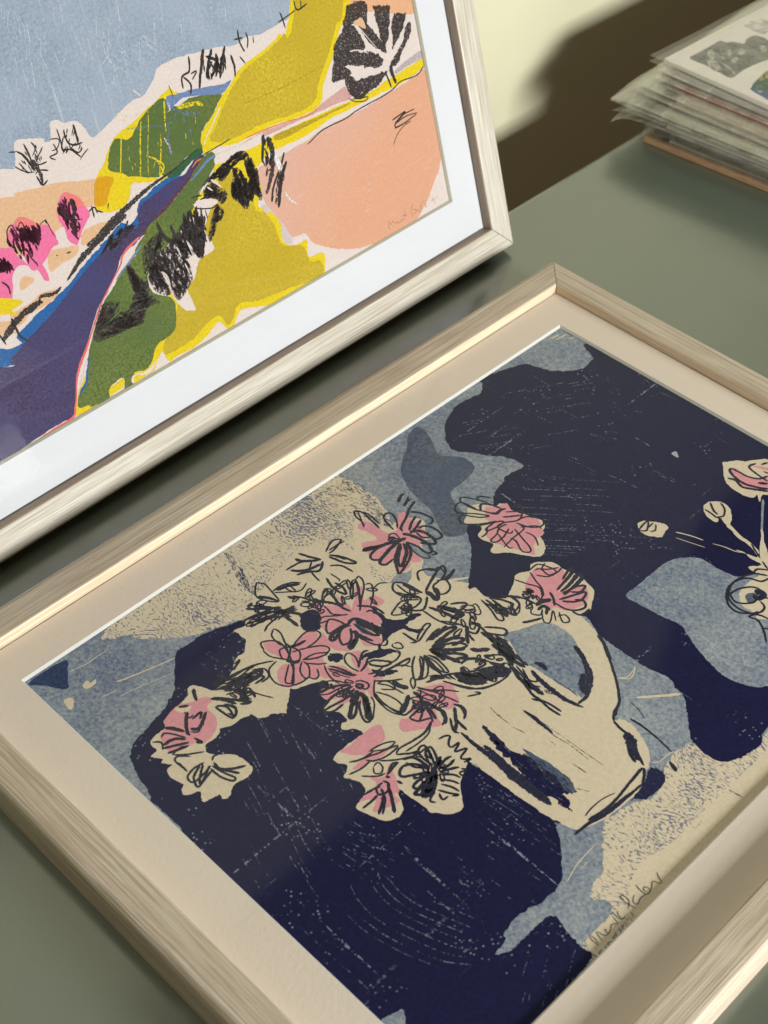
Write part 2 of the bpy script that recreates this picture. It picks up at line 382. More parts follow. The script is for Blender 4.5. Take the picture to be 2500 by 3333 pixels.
def build_print(name, art, rect, base, zdir, parent, tf, pinkkey='pink'):
    """the printed sheet: paper plus every ink shape as thin overlapping layers, one mesh"""
    verts, faces, fm, mats, midx = [], [], [], [], {}
    def mi(k):
        if k not in midx: midx[k] = len(mats); mats.append(INK[k])
        return midx[k]
    def add(P2, tris, z, k):
        o = len(verts)
        verts.extend(tf(p[0], p[1], z) for p in P2)
        for t in tris: faces.append(tuple(o + i for i in t)); fm.append(mi(k))
    x0, x1, y0, y1 = rect
    add([Vector((x0, y0)), Vector((x1, y0)), Vector((x1, y1)), Vector((x0, y1))], [(0, 1, 2, 3)], 0.0, base)
    rg = random.Random(11)
    boxes = []
    DZ = 6e-6
    FREE = ('char', 'charr', 'plum', 'streak', 'dash', 'dasht', 'spk')
    def level(b, k=None):
        l = 1; same = k in FREE
        for bb, ll, kk_ in boxes:
            if b[0] < bb[1] and b[1] > bb[0] and b[2] < bb[3] and b[3] > bb[2]:
                l = max(l, ll if (same and kk_ == k) else ll + 1)
        boxes.append((b, l, k)); return l
    strokes_after = []
    for line in art.strip().split('\n'):
        hd, co = line.split(':'); hd = hd.split()
        # coordinates in tenths of a millimetre: first point absolute, the rest as steps from the one before
        c = [int(v) for v in co.split()]
        P = []; px = py = 0
        for i in range(0, len(c), 2):
            px += c[i]; py += c[i + 1]; P.append(Vector((px * 1e-4, py * 1e-4)))
        k = hd[1]
        kk = pinkkey if k == 'pink' else k
        if hd[0] == 'F':
            S = catmull(P, True, 5)
            # densify, then roughen the edge the way a cut or brushed stencil is
            D = []
            for i in range(len(S)):
                a, b = S[i], S[(i + 1) % len(S)]
                m = max(1, min(60, int((b - a).length / .0009)))
                D += [a + (b - a) * (q / m) for q in range(m)]
            j = JIT.get(k, .0002); low = Vector((0, 0)); D2 = []
            for p in D:
                low = low * .75 + Vector((rg.gauss(0, 1), rg.gauss(0, 1))) * j * .5
                D2.append(p + low + Vector((rg.gauss(0, 1), rg.gauss(0, 1))) * j * .35)
            D2 = clip_rect(D2, rect)
            if len(D2) < 3: continue
            bx = (min(p[0] for p in D2), max(p[0] for p in D2), min(p[1] for p in D2), max(p[1] for p in D2))
            r = delaunay_2d_cdt(D2, [], [list(range(len(D2)))], 1, 1e-7)
            add(r[0], r[2], level(bx) * DZ, kk)
        else:
            ws = [float(w) * 1e-5 for w in hd[2].split(',')]
            if kk in ('ink', 'inkr', 'pencil2'): ws = [w * 1.6 for w in ws]
            if len(ws) == 1: ws = ws * 2
            S = catmull(P, False, 6)
            n = len(S)
            if n < 2: continue
            ds = [0]
            for i in range(1, n): ds.append(ds[-1] + (S[i] - S[i - 1]).length)
            L = ds[-1] or 1e-6
            # resample
            m = max(4, int(L / .0008)); R = []; q = 0
            for i in range(m + 1):
                d = L * i / m
                while q < n - 2 and ds[q + 1] < d: q += 1
                t = (d - ds[q]) / max(ds[q + 1] - ds[q], 1e-9); R.append(S[q] + (S[q + 1] - S[q]) * min(t, 1))
            Lf, Rt = [], []
            rough = .16 if k in ('charr', 'inkr', 'inkd') else .09
            wob = 0
            for i, p in enumerate(R):
                t = i / m; f = t * (len(ws) - 1); a = int(min(f, len(ws) - 2)); w = ws[a] + (ws[a + 1] - ws[a]) * (f - a)
                e = min(1, .35 + min(i, m - i) / max(1.0, .0016 / .0008 * 1.2))
                d = (R[min(i + 1, m)] - R[max(i - 1, 0)])
                if d.length < 1e-9: d = Vector((1, 0))
                d.normalize(); nn = Vector((-d.y, d.x))
                wob = wob * .8 + rg.gauss(0, .05)
                Lf.append(p + nn * w * .5 * e * (1 + wob + rg.gauss(0, rough)))
                Rt.append(p - nn * w * .5 * e * (1 - wob + rg.gauss(0, rough)))
            Q = Lf + Rt; nn_ = len(Lf)
            keep = [x0 < p[0] < x1 and y0 < p[1] < y1 for p in R]
            tris = [(i, i + 1, nn_ + i + 1, nn_ + i) for i in range(nn_ - 1) if keep[i] and keep[i + 1]]
            if not tris: continue
            bx = (min(p[0] for p in R), max(p[0] for p in R), min(p[1] for p in R), max(p[1] for p in R))
            dark = kk in ('char', 'charr', 'ink', 'inkr', 'inkd', 'pencil', 'pencil2')
            if dark: strokes_after.append((Q, tris, kk)); 
            if dark and k in ('char', 'charr', 'pencil'):
                # crayon marks keep their place in the printing order
                strokes_after.pop(); add(Q, tris, level(bx, k) * DZ, kk)
            elif not dark: add(Q, tris, level(bx, k) * DZ, kk)
    top = (max([q[1] for q in boxes] or [0]) + 1) * DZ
    print(name, 'layers', top / DZ)
    for i, (Q, tris, kk) in enumerate(strokes_after):
        add(Q, tris, top + (i % 7) * 2.5e-6, kk)
    o = put(name, verts, faces, mats, parent, fm)
    return o

# ------------------------------------------------------------------ setting: table, wall, floor
def table_mat():
    m, nt, p = new_mat('grey_green_table_paint')
    v = coords(nt)
    n = noise(nt, v, 6, 3, .5); n2 = noise(nt, v, 700, 3, .6)
    c = mixc(nt, step(nt, n, .3, .7), (.094, .120, .096, 1), (.108, .136, .108, 1))
    c = mixc(nt, math_(nt, 'MULTIPLY', n2, .15), c, (.05, .065, .045, 1))
    lk(nt, c, p.inputs['Base Color'])
    dust = step(nt, noise(nt, v, 1500, 2, .5), .70, .76)
    c = mixc(nt, math_(nt, 'MULTIPLY', dust, .5), c, (.35, .37, .33, 1)); lk(nt, c, p.inputs['Base Color'])
    sm = ramp(nt, noise(nt, coords(nt, (9, 16, 3)), 1, 5, .65, .8), [(.3, (.12, .12, .12)), (.7, (.26, .26, .26))])
    lk(nt, sm, p.inputs['Roughness']); lk(nt, sm, p.inputs['Coat Roughness'])
    p.inputs['Coat Weight'].default_value = 1.0; p.inputs['Coat IOR'].default_value = 1.85
    return m
M_TABLE = table_mat()
def wall_mat():
    m, nt, p = new_mat('cream_green_wall_paint')
    v = coords(nt)
    n = noise(nt, v, 4, 4, .6)
    c = mixc(nt, step(nt, n, .3, .7), (.50, .51, .36, 1), (.54, .545, .39, 1))
    c = mixc(nt, math_(nt, 'MULTIPLY', noise(nt, v, 45, 4, .7), .12), c, (.44, .44, .30, 1))
    lk(nt, c, p.inputs['Base Color']); p.inputs['Roughness'].default_value = .7
    return m
M_WALL = wall_mat()
m, nt, p = new_mat('brown_floor_boards'); M_FLOOR = m
lk(nt, mixc(nt, noise(nt, coords(nt, (2, 30, 1)), 1.0, 4, .6), (.10, .055, .03, 1), (.20, .12, .06, 1)), p.inputs['Base Color'])

yw = -0.0132
Rw = Matrix.Rotation(-yw, 4, 'Z')
tb = empty('table', Matrix.Translation((-.1016, 0, 0)) @ Rw, 'glossy grey green table top that the framed prints and the card stack rest on', 'table')
top = box('table_top', 0, 1.05, -1.5, 1.3, -.024, 0, M_TABLE, tb)
bevel(top, .004, 3)
# wall: unseen top edge and raised tab made up to shape the glass reflections
wv = [(0, -2.6, -.78), (0, 2.6, -.78), (0, 2.6, .84), (0, .66, .84), (0, .63, 1.16), (0, .43, 1.10), (0, .45, .84), (0, -2.6, .84)]
wv += [(-.1, y, z) for _, y, z in wv]
n8 = 8
wf = [tuple(range(n8)), tuple(reversed(range(n8, 2 * n8)))] + [(i, i + n8, (i + 1) % n8 + n8, (i + 1) % n8) for i in range(n8)]
wall = put('wall', wv, wf, M_WALL)
wall.matrix_world = Matrix.Translation((-.205, 0, 0)) @ Rw
wall['kind'] = 'structure'
fl = box('floor', -.3, 3.5, -3, 3, -.80, -.78, M_FLOOR); fl['kind'] = 'structure'

# ------------------------------------------------------------------ picture frames
def picture_frame(M_GLASS, lip, root, Wi, Hi, m, T, wins, D, wood, matm, core, print_fn, orient_glass=True):
    """local frame: x along the inner width, y along the inner height, z out of the picture; z=0 front face.
    Wi, Hi inner (sight) size; m moulding width; T thickness; wins = window x0,x1,y0,y1; D depth of glass below the face"""
    # rails, mitred, each with its own long axis as local x so the grain runs along it
    prof = [(0, -T), (0, -D * .0 - .0012), (.0005, -.0003), (.0012, 0), (m - .0040, 0), (m - .0022, -.0004), (m - .0010, -.0012), (m - .0003, -.0026), (m, -.0048), (m, -T)]
    # prof: (distance outward from the sight edge, z)
    rails = [((Wi / 2, 0), 0, Wi), ((Wi, Hi / 2), math.pi / 2, Hi), ((Wi / 2, Hi), math.pi, Wi), ((0, Hi / 2), -math.pi / 2, Hi)]
    for (cx, cy), ang, L in rails:
        v = []; f = []
        for s in (-1, 1):
            for d, z in prof: v.append((s * (L / 2 + d - .00028), -d, z))
        k = len(prof)
        for i in range(k):
            j = (i + 1) % k
            f.append((i, j, k + j, k + i))
        f.append(tuple(range(k))[::-1]); f.append(tuple(range(k, 2 * k)))
        # subdivide along the length is not needed: straight rail
        o = put('rail', v, f, [wood, lip], root, [1 if i in (0, 1) else 0 for i in range(k)] + [0, 0])
        o.location = (cx, cy, 0); o.rotation_euler = (0, 0, ang)
    g = .0006
    # glass
    box('glazing', g, Wi - g, g, Hi - g, -D + .0002, -D + .0020, M_GLASS, root)
    # mat with bevelled window
    z0, z1 = -D - MT, -D
    x0, x1, y0, y1 = wins; b = MT * .7
    V = [(g, g, z1), (Wi - g, g, z1), (Wi - g, Hi - g, z1), (g, Hi - g, z1),
         (x0 - b, y0 - b, z1), (x1 + b, y0 - b, z1), (x1 + b, y1 + b, z1), (x0 - b, y1 + b, z1),
         (x0, y0, z0), (x1, y0, z0), (x1, y1, z0), (x0, y1, z0),
         (g, g, z0), (Wi - g, g, z0), (Wi - g, Hi - g, z0), (g, Hi - g, z0)]
    F = [(0, 1, 5, 4), (1, 2, 6, 5), (2, 3, 7, 6), (3, 0, 4, 7),
         (4, 5, 9, 8), (5, 6, 10, 9), (6, 7, 11, 10), (7, 4, 8, 11),
         (8, 9, 13, 12), (9, 10, 14, 13), (10, 11, 15, 14), (11, 8, 12, 15)]
    put('mat_board', V, F, [matm, core], root, [0] * 4 + [1] * 4 + [0] * 4)
    print_fn(root, (x0 - .006, x1 + .006, y0 - .006, y1 + .006), z0)
    box('backing_board', g, Wi - g, g, Hi - g, -T + .0012, z0 - .0006, M_BACK, root)
m, nt, p = new_mat('brown_backing_board'); M_BACK = m
lk(nt, mixc(nt, noise(nt, coords(nt), 300, 3, .6), (.20, .13, .07, 1), (.30, .20, .12, 1)), p.inputs['Base Color'])

MT = .0016
MW = .020
ART1 = """F sky:-3754 3721 3238 -770 -781 -845 -86 -40 -68 -20 -67 -7 -82 -6 -72 -3 -101 17 -70 -15 -128 26 -133 20 -153 20 -96 1 -55 -10 -32 -35 -47 -39 -52 -31 -42 2 -62 -7 -81 -26 -69 -24 -69 -23 -54 -12 -17 22 -10 38 -24 41 -39 26 -54 9 -28 26 -47 2 -10 -36 -19 -49 -32 4 -8 23 -90 35 -56 13 -24 -25 -15 -52 -27 -44 -79 20 -896 354
S streak 24,14:-2929 2232 -5 -76 -1 -77
S streak 13,8:-3127 2242 0 -16 1 -16
S streak 26,16:-2952 2560 -3 -8 -1 -11
S streak 21,12:-2464 2259 -16 -50 -12 -55
S streak 39,24:-1858 2236 -12 -37 -9 -40
S streak 20,11:-3126 2463 -24 -70 -21 -74
S streak 31,18:-1994 2293 -5 -28 -1 -29
S streak 29,17:-2685 2388 -5 -42 -3 -45
S streak 33,20:-2169 2285 -19 -83 -13 -88
S streak 35,21:-2459 2279 -22 -65 -17 -66
S streak 27,16:-2334 2331 -21 -65 -16 -67
S streak 19,11:-3307 2363 -7 -26 -3 -28
S streak 32,20:-2336 2343 -10 -40 -6 -40
S streak 27,16:-2166 2274 -7 -20 -6 -22
S streak 25,15:-2829 2592 -3 -13 1 -16
S streak 22,13:-2244 2251 -6 -22 -3 -22
S streak 29,17:-2534 2448 -25 -73 -22 -76
S streak 21,13:-3176 2318 -7 -38 -4 -40
S streak 16,10:-3084 2395 -21 -88 -18 -90
S streak 31,19:-2679 2236 -4 -19 -2 -19
S streak 33,19:-2664 2191 -3 -79 0 -80
S streak 25,15:-2855 2430 -7 -20 -4 -21
S streak 19,11:-3183 2651 -10 -29 -6 -29
S streak 32,19:-2968 2675 -11 -77 -9 -81
S streak 37,23:-2266 2443 -9 -56 -6 -59
S streak 26,16:-2478 2268 -4 -19 -1 -19
S streak 31,19:-2680 2465 -28 -81 -26 -83
S streak 30,18:-2770 2548 -4 -10 -2 -12
S streak 20,12:-3003 2173 -2 -11 -1 -12
S streak 14,8:-3128 2565 -17 -59 -14 -61
S streak 23,13:-3244 2318 -12 -64 -10 -66
S streak 36,21:-2832 2149 -1 -53 0 -52
S streak 34,20:-3037 2471 -23 -87 -17 -89
S streak 16,11:-2532 2221 -4 -22 -2 -22
S streak 24,15:-2060 2314 -3 -10 0 -12
S streak 35,20:-1942 2308 -5 -23 -3 -26
S streak 32,19:-1901 2270 -20 -65 -15 -65
S streak 33,19:-2662 2393 -9 -37 -5 -41
S streak 18,12:-2881 2509 -5 -7 0 -7
S streak 25,16:-2554 2303 -29 -104 -22 -108
S streak 34,20:-3050 2185 -4 -10 2 -10
S streak 28,16:-3004 2491 -8 -35 -4 -35
S streak 36,22:-3173 2217 -5 -31 -2 -30
S streak 23,13:-3321 2234 -8 -73 -5 -73
S streak 31,19:-3182 2700 -15 -37 -12 -39
S streak 17,9:-1798 2230 -13 -40 -7 -41
S streak 29,17:-2541 2495 -9 -35 -7 -37
S streak 16,11:-2660 2146 -4 -14 3 -14
S streak 24,15:-3297 2365 -3 -51 -3 -53
S streak 35,21:-2969 2668 -6 -31 -4 -33
S streak 34,21:-2283 2347 -6 -41 -3 -43
S streak 32,20:-2704 2492 -4 -10 0 -11
S streak 14,8:-3154 2585 -7 -37 -4 -37
S streak 33,20:-1532 2109 -4 -11 2 -11
S streak 26,15:-2585 2453 -5 -8 -2 -10
S streak 14,8:-2661 2553 -21 -92 -16 -98
S streak 33,21:-3130 2631 -11 -26 -6 -29
S streak 13,8:-3295 2374 -3 -16 -1 -18
S streak 22,13:-2143 2298 -19 -63 -17 -65
S streak 17,11:-2078 2262 -12 -71 -10 -74
S streak 32,19:-2783 2461 -17 -85 -10 -85
S streak 24,15:-2775 2310 -9 -56 -7 -57
S streak 26,17:-2924 2439 -4 -6 0 -10
S streak 36,21:-2349 2312 -19 -75 -17 -76
S streak 26,16:-3169 2421 -6 -15 -2 -15
S streak 25,15:-3232 2141 -5 -36 1 -36
S streak 21,13:-3070 2561 -5 -13 -2 -14
S paper 27,90,18:-2595 2041 24 -30 24 -33
S streak 52,26:-2531 2500 -13 -89 -4 -117
S streak 49,25:-2865 2607 -6 -66 -14 -48
S streak 49,32:-3084 2565 -10 -71 -14 -48
S streak 49,33:-3127 2376 -14 -72 -14 -57
S streak 49,16:-3040 2536 -2 -52
F peach2:-680 2990 656 -155 -232 -1081 -176 49 -27 -48 -193 62 -220 92 -90 50
F peach:-4447 2178 898 -363 88 -12 131 -25 109 -16 164 -54 84 -28 -28 -63 -31 -55 -41 -1 -40 0 -88 -22 -104 -15 -58 -26 -85 5 -222 13 -876 441
F peach:-3164 1428 46 15 101 -1 50 -3 -41 -27 -92 -29 -80 1
F peach:-3380 1438 82 -17 92 -22 -29 -46 -92 -7 -84 -16 3 62
F peach:-3138 1458 143 -13 13 -26 -111 -20 -90 0
F peach:-3566 1377 48 -42 -50 -16 -43 0 4 37
F peach:-3507 1251 90 -22 -26 -38 -94 -15 -74 5 -44 -28 -80 -11 -46 -7 -942 428 40 89 893 -434 67 7 64 -1 89 7
F pinkstrip:-1955 1499 134 9 181 -18 189 -9 117 19 118 19 88 9 38 -66 -34 -19 -83 10 -318 14 -201 5 -160 0 -104 0 -49 9
F lav:-701 1481 129 29 149 13 -6 -52 -140 -4 -124 -10
F yel:-952 3055 318 -76 -317 -984 -116 -127 -87 -119 -94 -98 -56 -74 -33 -64 -115 -32 -185 19 -182 18 -132 -5 -107 6 -109 24 -84 -2 -6 37 4 59 58 48 68 45 49 41 47 35 92 45 45 36 76 25 99 14 91 22 97 39 92 58
F oliv:-908 3044 228 -54 -318 -980 -99 -114 -87 -118 -96 -106 -56 -65 -35 -63 -98 -30 -171 17 -178 20 -134 -5 -105 4 -109 24 -22 36 47 36 53 53 68 65 63 49 74 45 82 34 101 18 105 27 97 38 92 59
S paper 96,58:-2063 1749 -49 -43 -48 -43 -45 -35 -36 -39
S oliv2 51:-1887 1704 154 -7 172 -3 178 7 139 2
F yel:-430 1466 -29 -49 -145 -24 -124 -9 -268 2 -145 1 -171 0 -189 -22 -231 6 -66 5 -136 -49 -147 28 24 72 87 27 75 -9 163 9 202 -5 207 -5 196 -10 201 -10 94 19 123 9 154 10
F oliv2:-1732 1454 200 -10 206 -10 197 -5 -33 -14 -170 1 -210 -4 -175 5
S orange 82,61:-1949 1517 129 -4 182 -18 184 -23 86 9
F yel:-3032 1562 63 127 64 50 58 61 53 46 78 20 88 17 83 28 80 20 96 32 32 -28 14 -22 -137 -85 -173 -189 61 -94 120 4 49 16 -128 -54 -103 11 -129 49 -43 -61 -65 -34 -107 15
F green:-2835 1804 57 32 82 -27 110 75 118 40 52 -3 62 -64 122 10 172 -42 27 -18 -45 -35 -48 -43 -70 -43 -56 -49 -7 -67 -63 7 -154 -35 -99 -5 -176 67 -56 45 -70 45 11 55
F blue2:-2392 1929 50 -9 62 -6 112 -19 154 -34 72 -1 -50 -33 -49 -13 -111 32 -128 38 -69 -12 -48 -16 -13 38
S yel 81,72:-2750 1829 -34 -87 -36 -88
S yeld 92,92:-2599 1864 -39 -95 -39 -112 -41 -105
S yeld 74,93:-2501 1759 -22 -77 -64 -148
S yeld 129,55:-2418 1914 -28 -91 -17 -79
S yeld 55,37:-2536 1907 -28 -90 -42 -103 -45 -137
S yeld 112,75:-2629 1680 56 -48 19 -68 1 -27
S yeld 264,227:-2347 1846 62 -7 81 -17 23 -29
S blued 223,186:-2392 1871 37 -48 -49 -16 -40 -53 -23 -94 3 -53
S blued 263,226:-2362 1834 80 -47 71 -18
S blued 110,91:-2698 1860 130 -41 95 -28
S paperd 111,74:-2400 1907 3 -51 -33 -5
S paperd 112,75:-2485 1727 14 -48 6 -46
S yel 94,75:-2573 1632 36 -49 -50 -49
F orng:-2971 1685 103 -37 -47 -58 -48 -58 -62 22 15 67
F paper:-2764 1567 56 -19 68 -15 77 8 -29 -23 -112 -15 -95 -31 -54 -3 47 41
F blue:-2330 1554 -87 -28 -68 -8 -134 -15 -72 -23 -69 -15 -39 -63 -60 -36 -40 34 -84 -33 -70 -23 -15 -10 188 -83 271 160
F blue:-2897 1398 -171 -64 -67 -16 -110 -49 -83 -42 -115 -36 -135 -36 -140 -51 -90 -36 -948 421 -27 -60 899 -443 234 43 402 171 327 133 148 16
F paper:-2899 1400 48 15 45 25 20 -4 -14 -38 -53 -30 -30 17
F purple:-4777 1443 895 -453 69 10 114 44 129 47 116 45 125 61 97 46 108 41 101 25 108 42 54 -18 59 17 7 39 42 56 93 14 109 25 80 4 51 -3 50 32 55 27 55 -9 -22 -37 -90 -34 -18 -18 -106 -48 -127 -54 -123 -31 -44 -31 -22 -5 -145 -39 -74 -76 -106 -94 -60 -34 -75 -79 -66 -80 -69 -91 -53 -47 -51 -101 -41 -97 -37 -18 -114 2 -105 -6 -163 -18 -118 -20 -916 455
S brown 134,153:-2285 1527 -100 -67 -144 -65 -127 -54 -150 -61
S orange 96,58:-2280 1525 -39 -2 -40 -20
F dgreen:-2521 1507 -4 19 119 31 110 32 33 -18 -10 -27 -75 -10 -111 -35
F yel:-2202 1468 58 33 113 -158 29 17 69 -34 17 -106 -70 -107 85 -52 39 -91 13 -94 -22 -45 98 -64 84 -4 -19 -104 120 -33 -30 -144 -17 -56 -400 71 -127 33 -110 40 -54 -7 -43 -47 -56 -6 -44 67 -72 -20 -75 -31 -84 -14 -100 6 -78 -4 -22 76 -28 -8 -53 -38 -47 -30 -38 -3 -77 -5 8 51 -69 14 -45 3 -49 -18 -23 -43 -110 -8 -114 8 11 56 164 151 436 -22 237 280 230 129 98 148 107 107
F yel:-1971 1448 -123 -24 -84 -11 -63 -20 -56 -31 -63 -20 -56 -3 -61 -47 -51 -51 -55 -31 -56 -66 232 -102 305 16
F oliv:-2157 1394 125 -127 30 -167 48 -40 55 -103 5 -102 33 -55 125 -56 29 -116 82 -37 -29 -93 -363 54 -133 14 -110 38 -68 -2 -48 -56 -41 -11 -40 75 -94 -5 -103 -36 -119 -10 -114 3 0 56 94 90 126 159 79 158 121 82 127 98
F green:-2254 1535 68 -18 -9 -42 -22 -29 -62 -40 -72 -45 -99 -72 -68 -65 -95 -73 -159 -4 -115 51 95 79 46 36 123 31 127 54 106 48 18 18
F green:-2208 1452 21 19 -30 -25 -62 -40 -72 -45 -118 -82 -43 -38 -55 -24 -59 -40 -51 -16 -82 72 -38 17 -39 -34 -126 -56 -89 -51 -75 -46 -67 -52 -79 -86 -47 -60 -60 -96 -41 -96 -71 -48 -37 -67 72 -27 8 -18 118 -7 26 52 55 16 51 -6 -19 -68 62 3 33 59 68 -19 61 30 60 66 80 17 71 19 40 79 16 77 -34 48 -84 70 -8 101 105 104 115 6 47 36 67 28 120 81 85 78 73 44
S blue2 174,116:-2191 1507 -60 -11 -65 -28 -77 -31
S blue2 131,75:-2828 1232 -103 -55 -57 -26 -60 -33
S blue 113,169:-3371 786 -32 -69 -25 -51 -63 -42
S paper 112,169,56:-3379 780 -39 -55 -59 -65
S red 112,168,93,74,74,112,74,149,168,112,93,168,112,149,74:-2822 1280 -94 -29 -51 -28 -26 -38 -58 -45 -66 -51 -66 -52 -59 -64 -71 -80 -68 -71 -56 -56 -47 -70 -33 -79 -26 -51 -36 -51 -129 -6 -118 -10 -56 -1
F yel:-3299 555 99 9 -18 -40 -64 -5 -34 -9
F paper:-3135 557 79 -19 45 5 79 31 20 -32 5 -41 -69 18 -166 -13
F yel:-3120 549 57 -29 49 -3 63 56 36 47 30 -4 -47 -42 -34 -27 -33 -38 -91 3 -52 -6
F paper:-2431 1244 34 -119 33 -109 -26 -20 -94 -11 -68 -86 -66 -44 12 -130 -71 34 -36 77 -19 51 -14 133 -6 55 75 70 117 52
F paper:-2279 1280 23 -31 -66 -20 -59 -72 -41 4 4 108 5 39 62 8
F paper:-1984 1494 134 9 27 -24 -140 -27 -123 -6 -108 9 26 50
F lavp:-1953 1108 47 -20 32 -70 30 -78 55 -60 -22 -86 -40 10 -16 66 5 71 -36 87 -63 27
F peach3:-464 1398 -128 -14 -141 -14 -273 -18 -174 1 -171 2 -145 -18 -114 -8 -138 -8 -162 -4 -16 -87 -6 -103 47 -105 51 -97 52 -100 92 -18 35 -71 80 -69 111 -66 216 -79 209 -22 155 -9 134 25 121 90 69 77 76 74 42 98 12 200 -11 138 0 175
S white 63,127,42:-1761 1110 12 -48 50 -59
S paperd 68,45:-1110 918 -10 -62 -50 -93
F pink:-3189 1695 62 -43 28 -54 24 -70 -34 -37 -43 -33 -49 -49 -14 -10 -39 51 5 67 -16 58 14 62
F pink:-3516 1666 50 8 68 -67 60 -43 14 -66 -13 -45 -224 100 -10 70
F pink:-3646 1575 57 -16 31 -80 57 -74 52 -4 17 -96 -31 4 -17 67 -82 66 -64 -28 -30 -74 -54 -82 -47 42 -880 455 98 217
F pink:-3375 1589 50 -40 5 -70 -63 -50 -69 -37 -56 -3 -19 86 57 117
F salm:-3505 1670 39 4 68 -67 -46 -22 -67 46
F salm:-3189 1695 70 -46 26 -62 -48 3 -48 55
F yel:-4637 1755 938 -443 -1 -68 -59 -1 -914 431
S plum 160,107:-3178 1509 -6 -26 -8 -27
S plum 160,107:-3206 1502 9 -27 5 -27
S plum 159,106:-3191 1597 -2 -25 3 -26
S plum 158,105:-3198 1633 -2 -17 2 -17
S plum 158,105:-3166 1643 0 -19 -4 -18
S plum 159,106:-3149 1640 -2 -30 -6 -29
S plum 158,106:-3211 1595 4 -33 8 -34
S plum 157,105:-3210 1666 7 -30 6 -30
S plum 158,105:-3232 1599 -3 -32 5 -32
S plum 159,106:-3199 1585 2 -28 0 -27
S plum 159,106:-3178 1571 -7 -16 -12 -12
S plum 160,106:-3200 1510 -5 -20 -2 -21
S plum 157,105:-3237 1620 11 -16 11 -16
S plum 159,106:-3164 1599 3 -33 10 -32
S plum 158,106:-3221 1585 1 -30 0 -30
S plum 158,105:-3203 1641 4 -33 -1 -32
S plum 159,106:-3190 1544 -10 -26 -7 -28
S plum 157,105:-3225 1659 6 -28 1 -29
S plum 158,105:-3213 1602 -6 -29 -2 -31
S plum 159,106:-3209 1533 -1 -22 2 -21
S plum 160,106:-3165 1531 -18 -22 -14 -25
S plum 158,105:-3216 1587 1 -17 0 -18
S plum 158,106:-3214 1582 -2 -26 2 -26
S plum 158,105:-3176 1631 -7 -15 -7 -14
S plum 160,107:-3191 1495 6 -17 10 -16
S plum 158,106:-3207 1609 10 -25 5 -26
S plum 157,105:-3192 1672 -1 -19 2 -20
S plum 158,105:-3248 1610 11 -31 20 -28
S plum 158,106:-3159 1646 1 -31 0 -30
S plum 159,106:-3172 1549 -8 -23 -2 -25
S plum 160,107:-3174 1498 -16 -16 -17 -16
S plum 160,106:-3151 1560 0 -21 0 -20
S plum 159,106:-3192 1588 -2 -23 -4 -24
S plum 158,105:-3240 1594 3 -18 -5 -17
S plum 157,105:-3220 1646 5 -25 2 -25
S plum 159,106:-3191 1540 -1 -22 -5 -22
S plum 159,106:-3154 1605 -6 -16 -10 -14
S plum 157,105:-3249 1634 9 -29 -3 -30
S plum 158,105:-3211 1590 -7 -22 -6 -21
S plum 157,105:-3184 1657 -13 -18 -13 -17
S plum 157,105:-3239 1657 7 -31 11 -32
S plum 158,105:-3183 1631 -4 -30 -8 -30
S plum 160,107:-3218 1488 12 -32 16 -31
S plum 158,105:-3176 1638 -4 -17 -8 -16
S plum 159,106:-3193 1535 3 -17 8 -16
S plum 159,106:-3217 1553 -6 -18 -2 -20
S plum 160,107:-3162 1516 1 -26 -11 -23
S plum 159,106:-3178 1566 -5 -26 -6 -26
S plum 158,106:-3152 1643 6 -18 3 -19
S plum 159,106:-3145 1605 -5 -23 -9 -21
S plum 159,106:-3160 1607 -5 -28 1 -29
S plum 159,106:-3229 1562 -2 -31 5 -31
S plum 158,105:-3225 1623 11 -24 11 -24
S plum 157,105:-3248 1638 -7 -24 4 -25
S plum 158,105:-3221 1596 -4 -23 -1 -24
S plum 160,107:-3181 1502 10 -15 8 -16
S plum 157,105:-3239 1640 -6 -23 -9 -22
S plum 157,105:-3241 1634 -4 -21 -8 -18
S plum 159,106:-3228 1560 -1 -31 -7 -30
S plum 158,105:-3164 1648 3 -21 7 -21
S plum 154,103:-3448 1614 -5 -27 -14 -21
S plum 155,103:-3451 1600 -1 -33 14 -32
S plum 155,103:-3437 1586 -8 -31 -2 -33
S plum 154,102:-3489 1625 4 -26 6 -25
S plum 154,103:-3501 1592 6 -31 7 -32
S plum 154,102:-3491 1611 -4 -28 -4 -29
S plum 156,104:-3417 1565 8 -20 6 -20
S plum 155,103:-3430 1593 -5 -29 6 -31
S plum 154,103:-3475 1628 11 -23 13 -21
S plum 155,104:-3441 1560 3 -29 5 -30
S plum 154,103:-3470 1622 2 -22 6 -22
S plum 155,103:-3420 1610 -11 -27 -6 -29
S plum 154,103:-3476 1596 11 -32 16 -30
S plum 155,103:-3457 1563 3 -24 11 -22
S plum 154,103:-3484 1595 1 -30 -1 -31
S plum 155,103:-3430 1573 1 -24 1 -24
S plum 154,102:-3489 1598 -10 -20 -10 -20
S plum 156,104:-3412 1538 -3 -19 -8 -18
S plum 156,104:-3409 1572 -1 -28 7 -28
S plum 155,103:-3465 1582 -1 -29 1 -29
S plum 156,104:-3413 1574 0 -30 2 -29
S plum 156,104:-3436 1551 5 -29 5 -28
S plum 154,103:-3453 1600 -4 -15 -2 -16
S plum 155,104:-3421 1568 4 -21 -8 -19
S plum 155,103:-3458 1553 3 -22 -4 -21
S plum 155,104:-3393 1602 1 -32 -10 -31
S plum 154,102:-3479 1605 -16 -13 -14 -14
S plum 156,104:-3403 1580 4 -23 1 -24
S plum 154,103:-3468 1620 6 -17 12 -15
S plum 155,103:-3419 1605 -1 -23 -2 -22
S plum 153,102:-3536 1607 -3 -28 -7 -27
S plum 155,103:-3451 1596 0 -25 -4 -25
S plum 156,104:-3439 1551 4 -29 3 -28
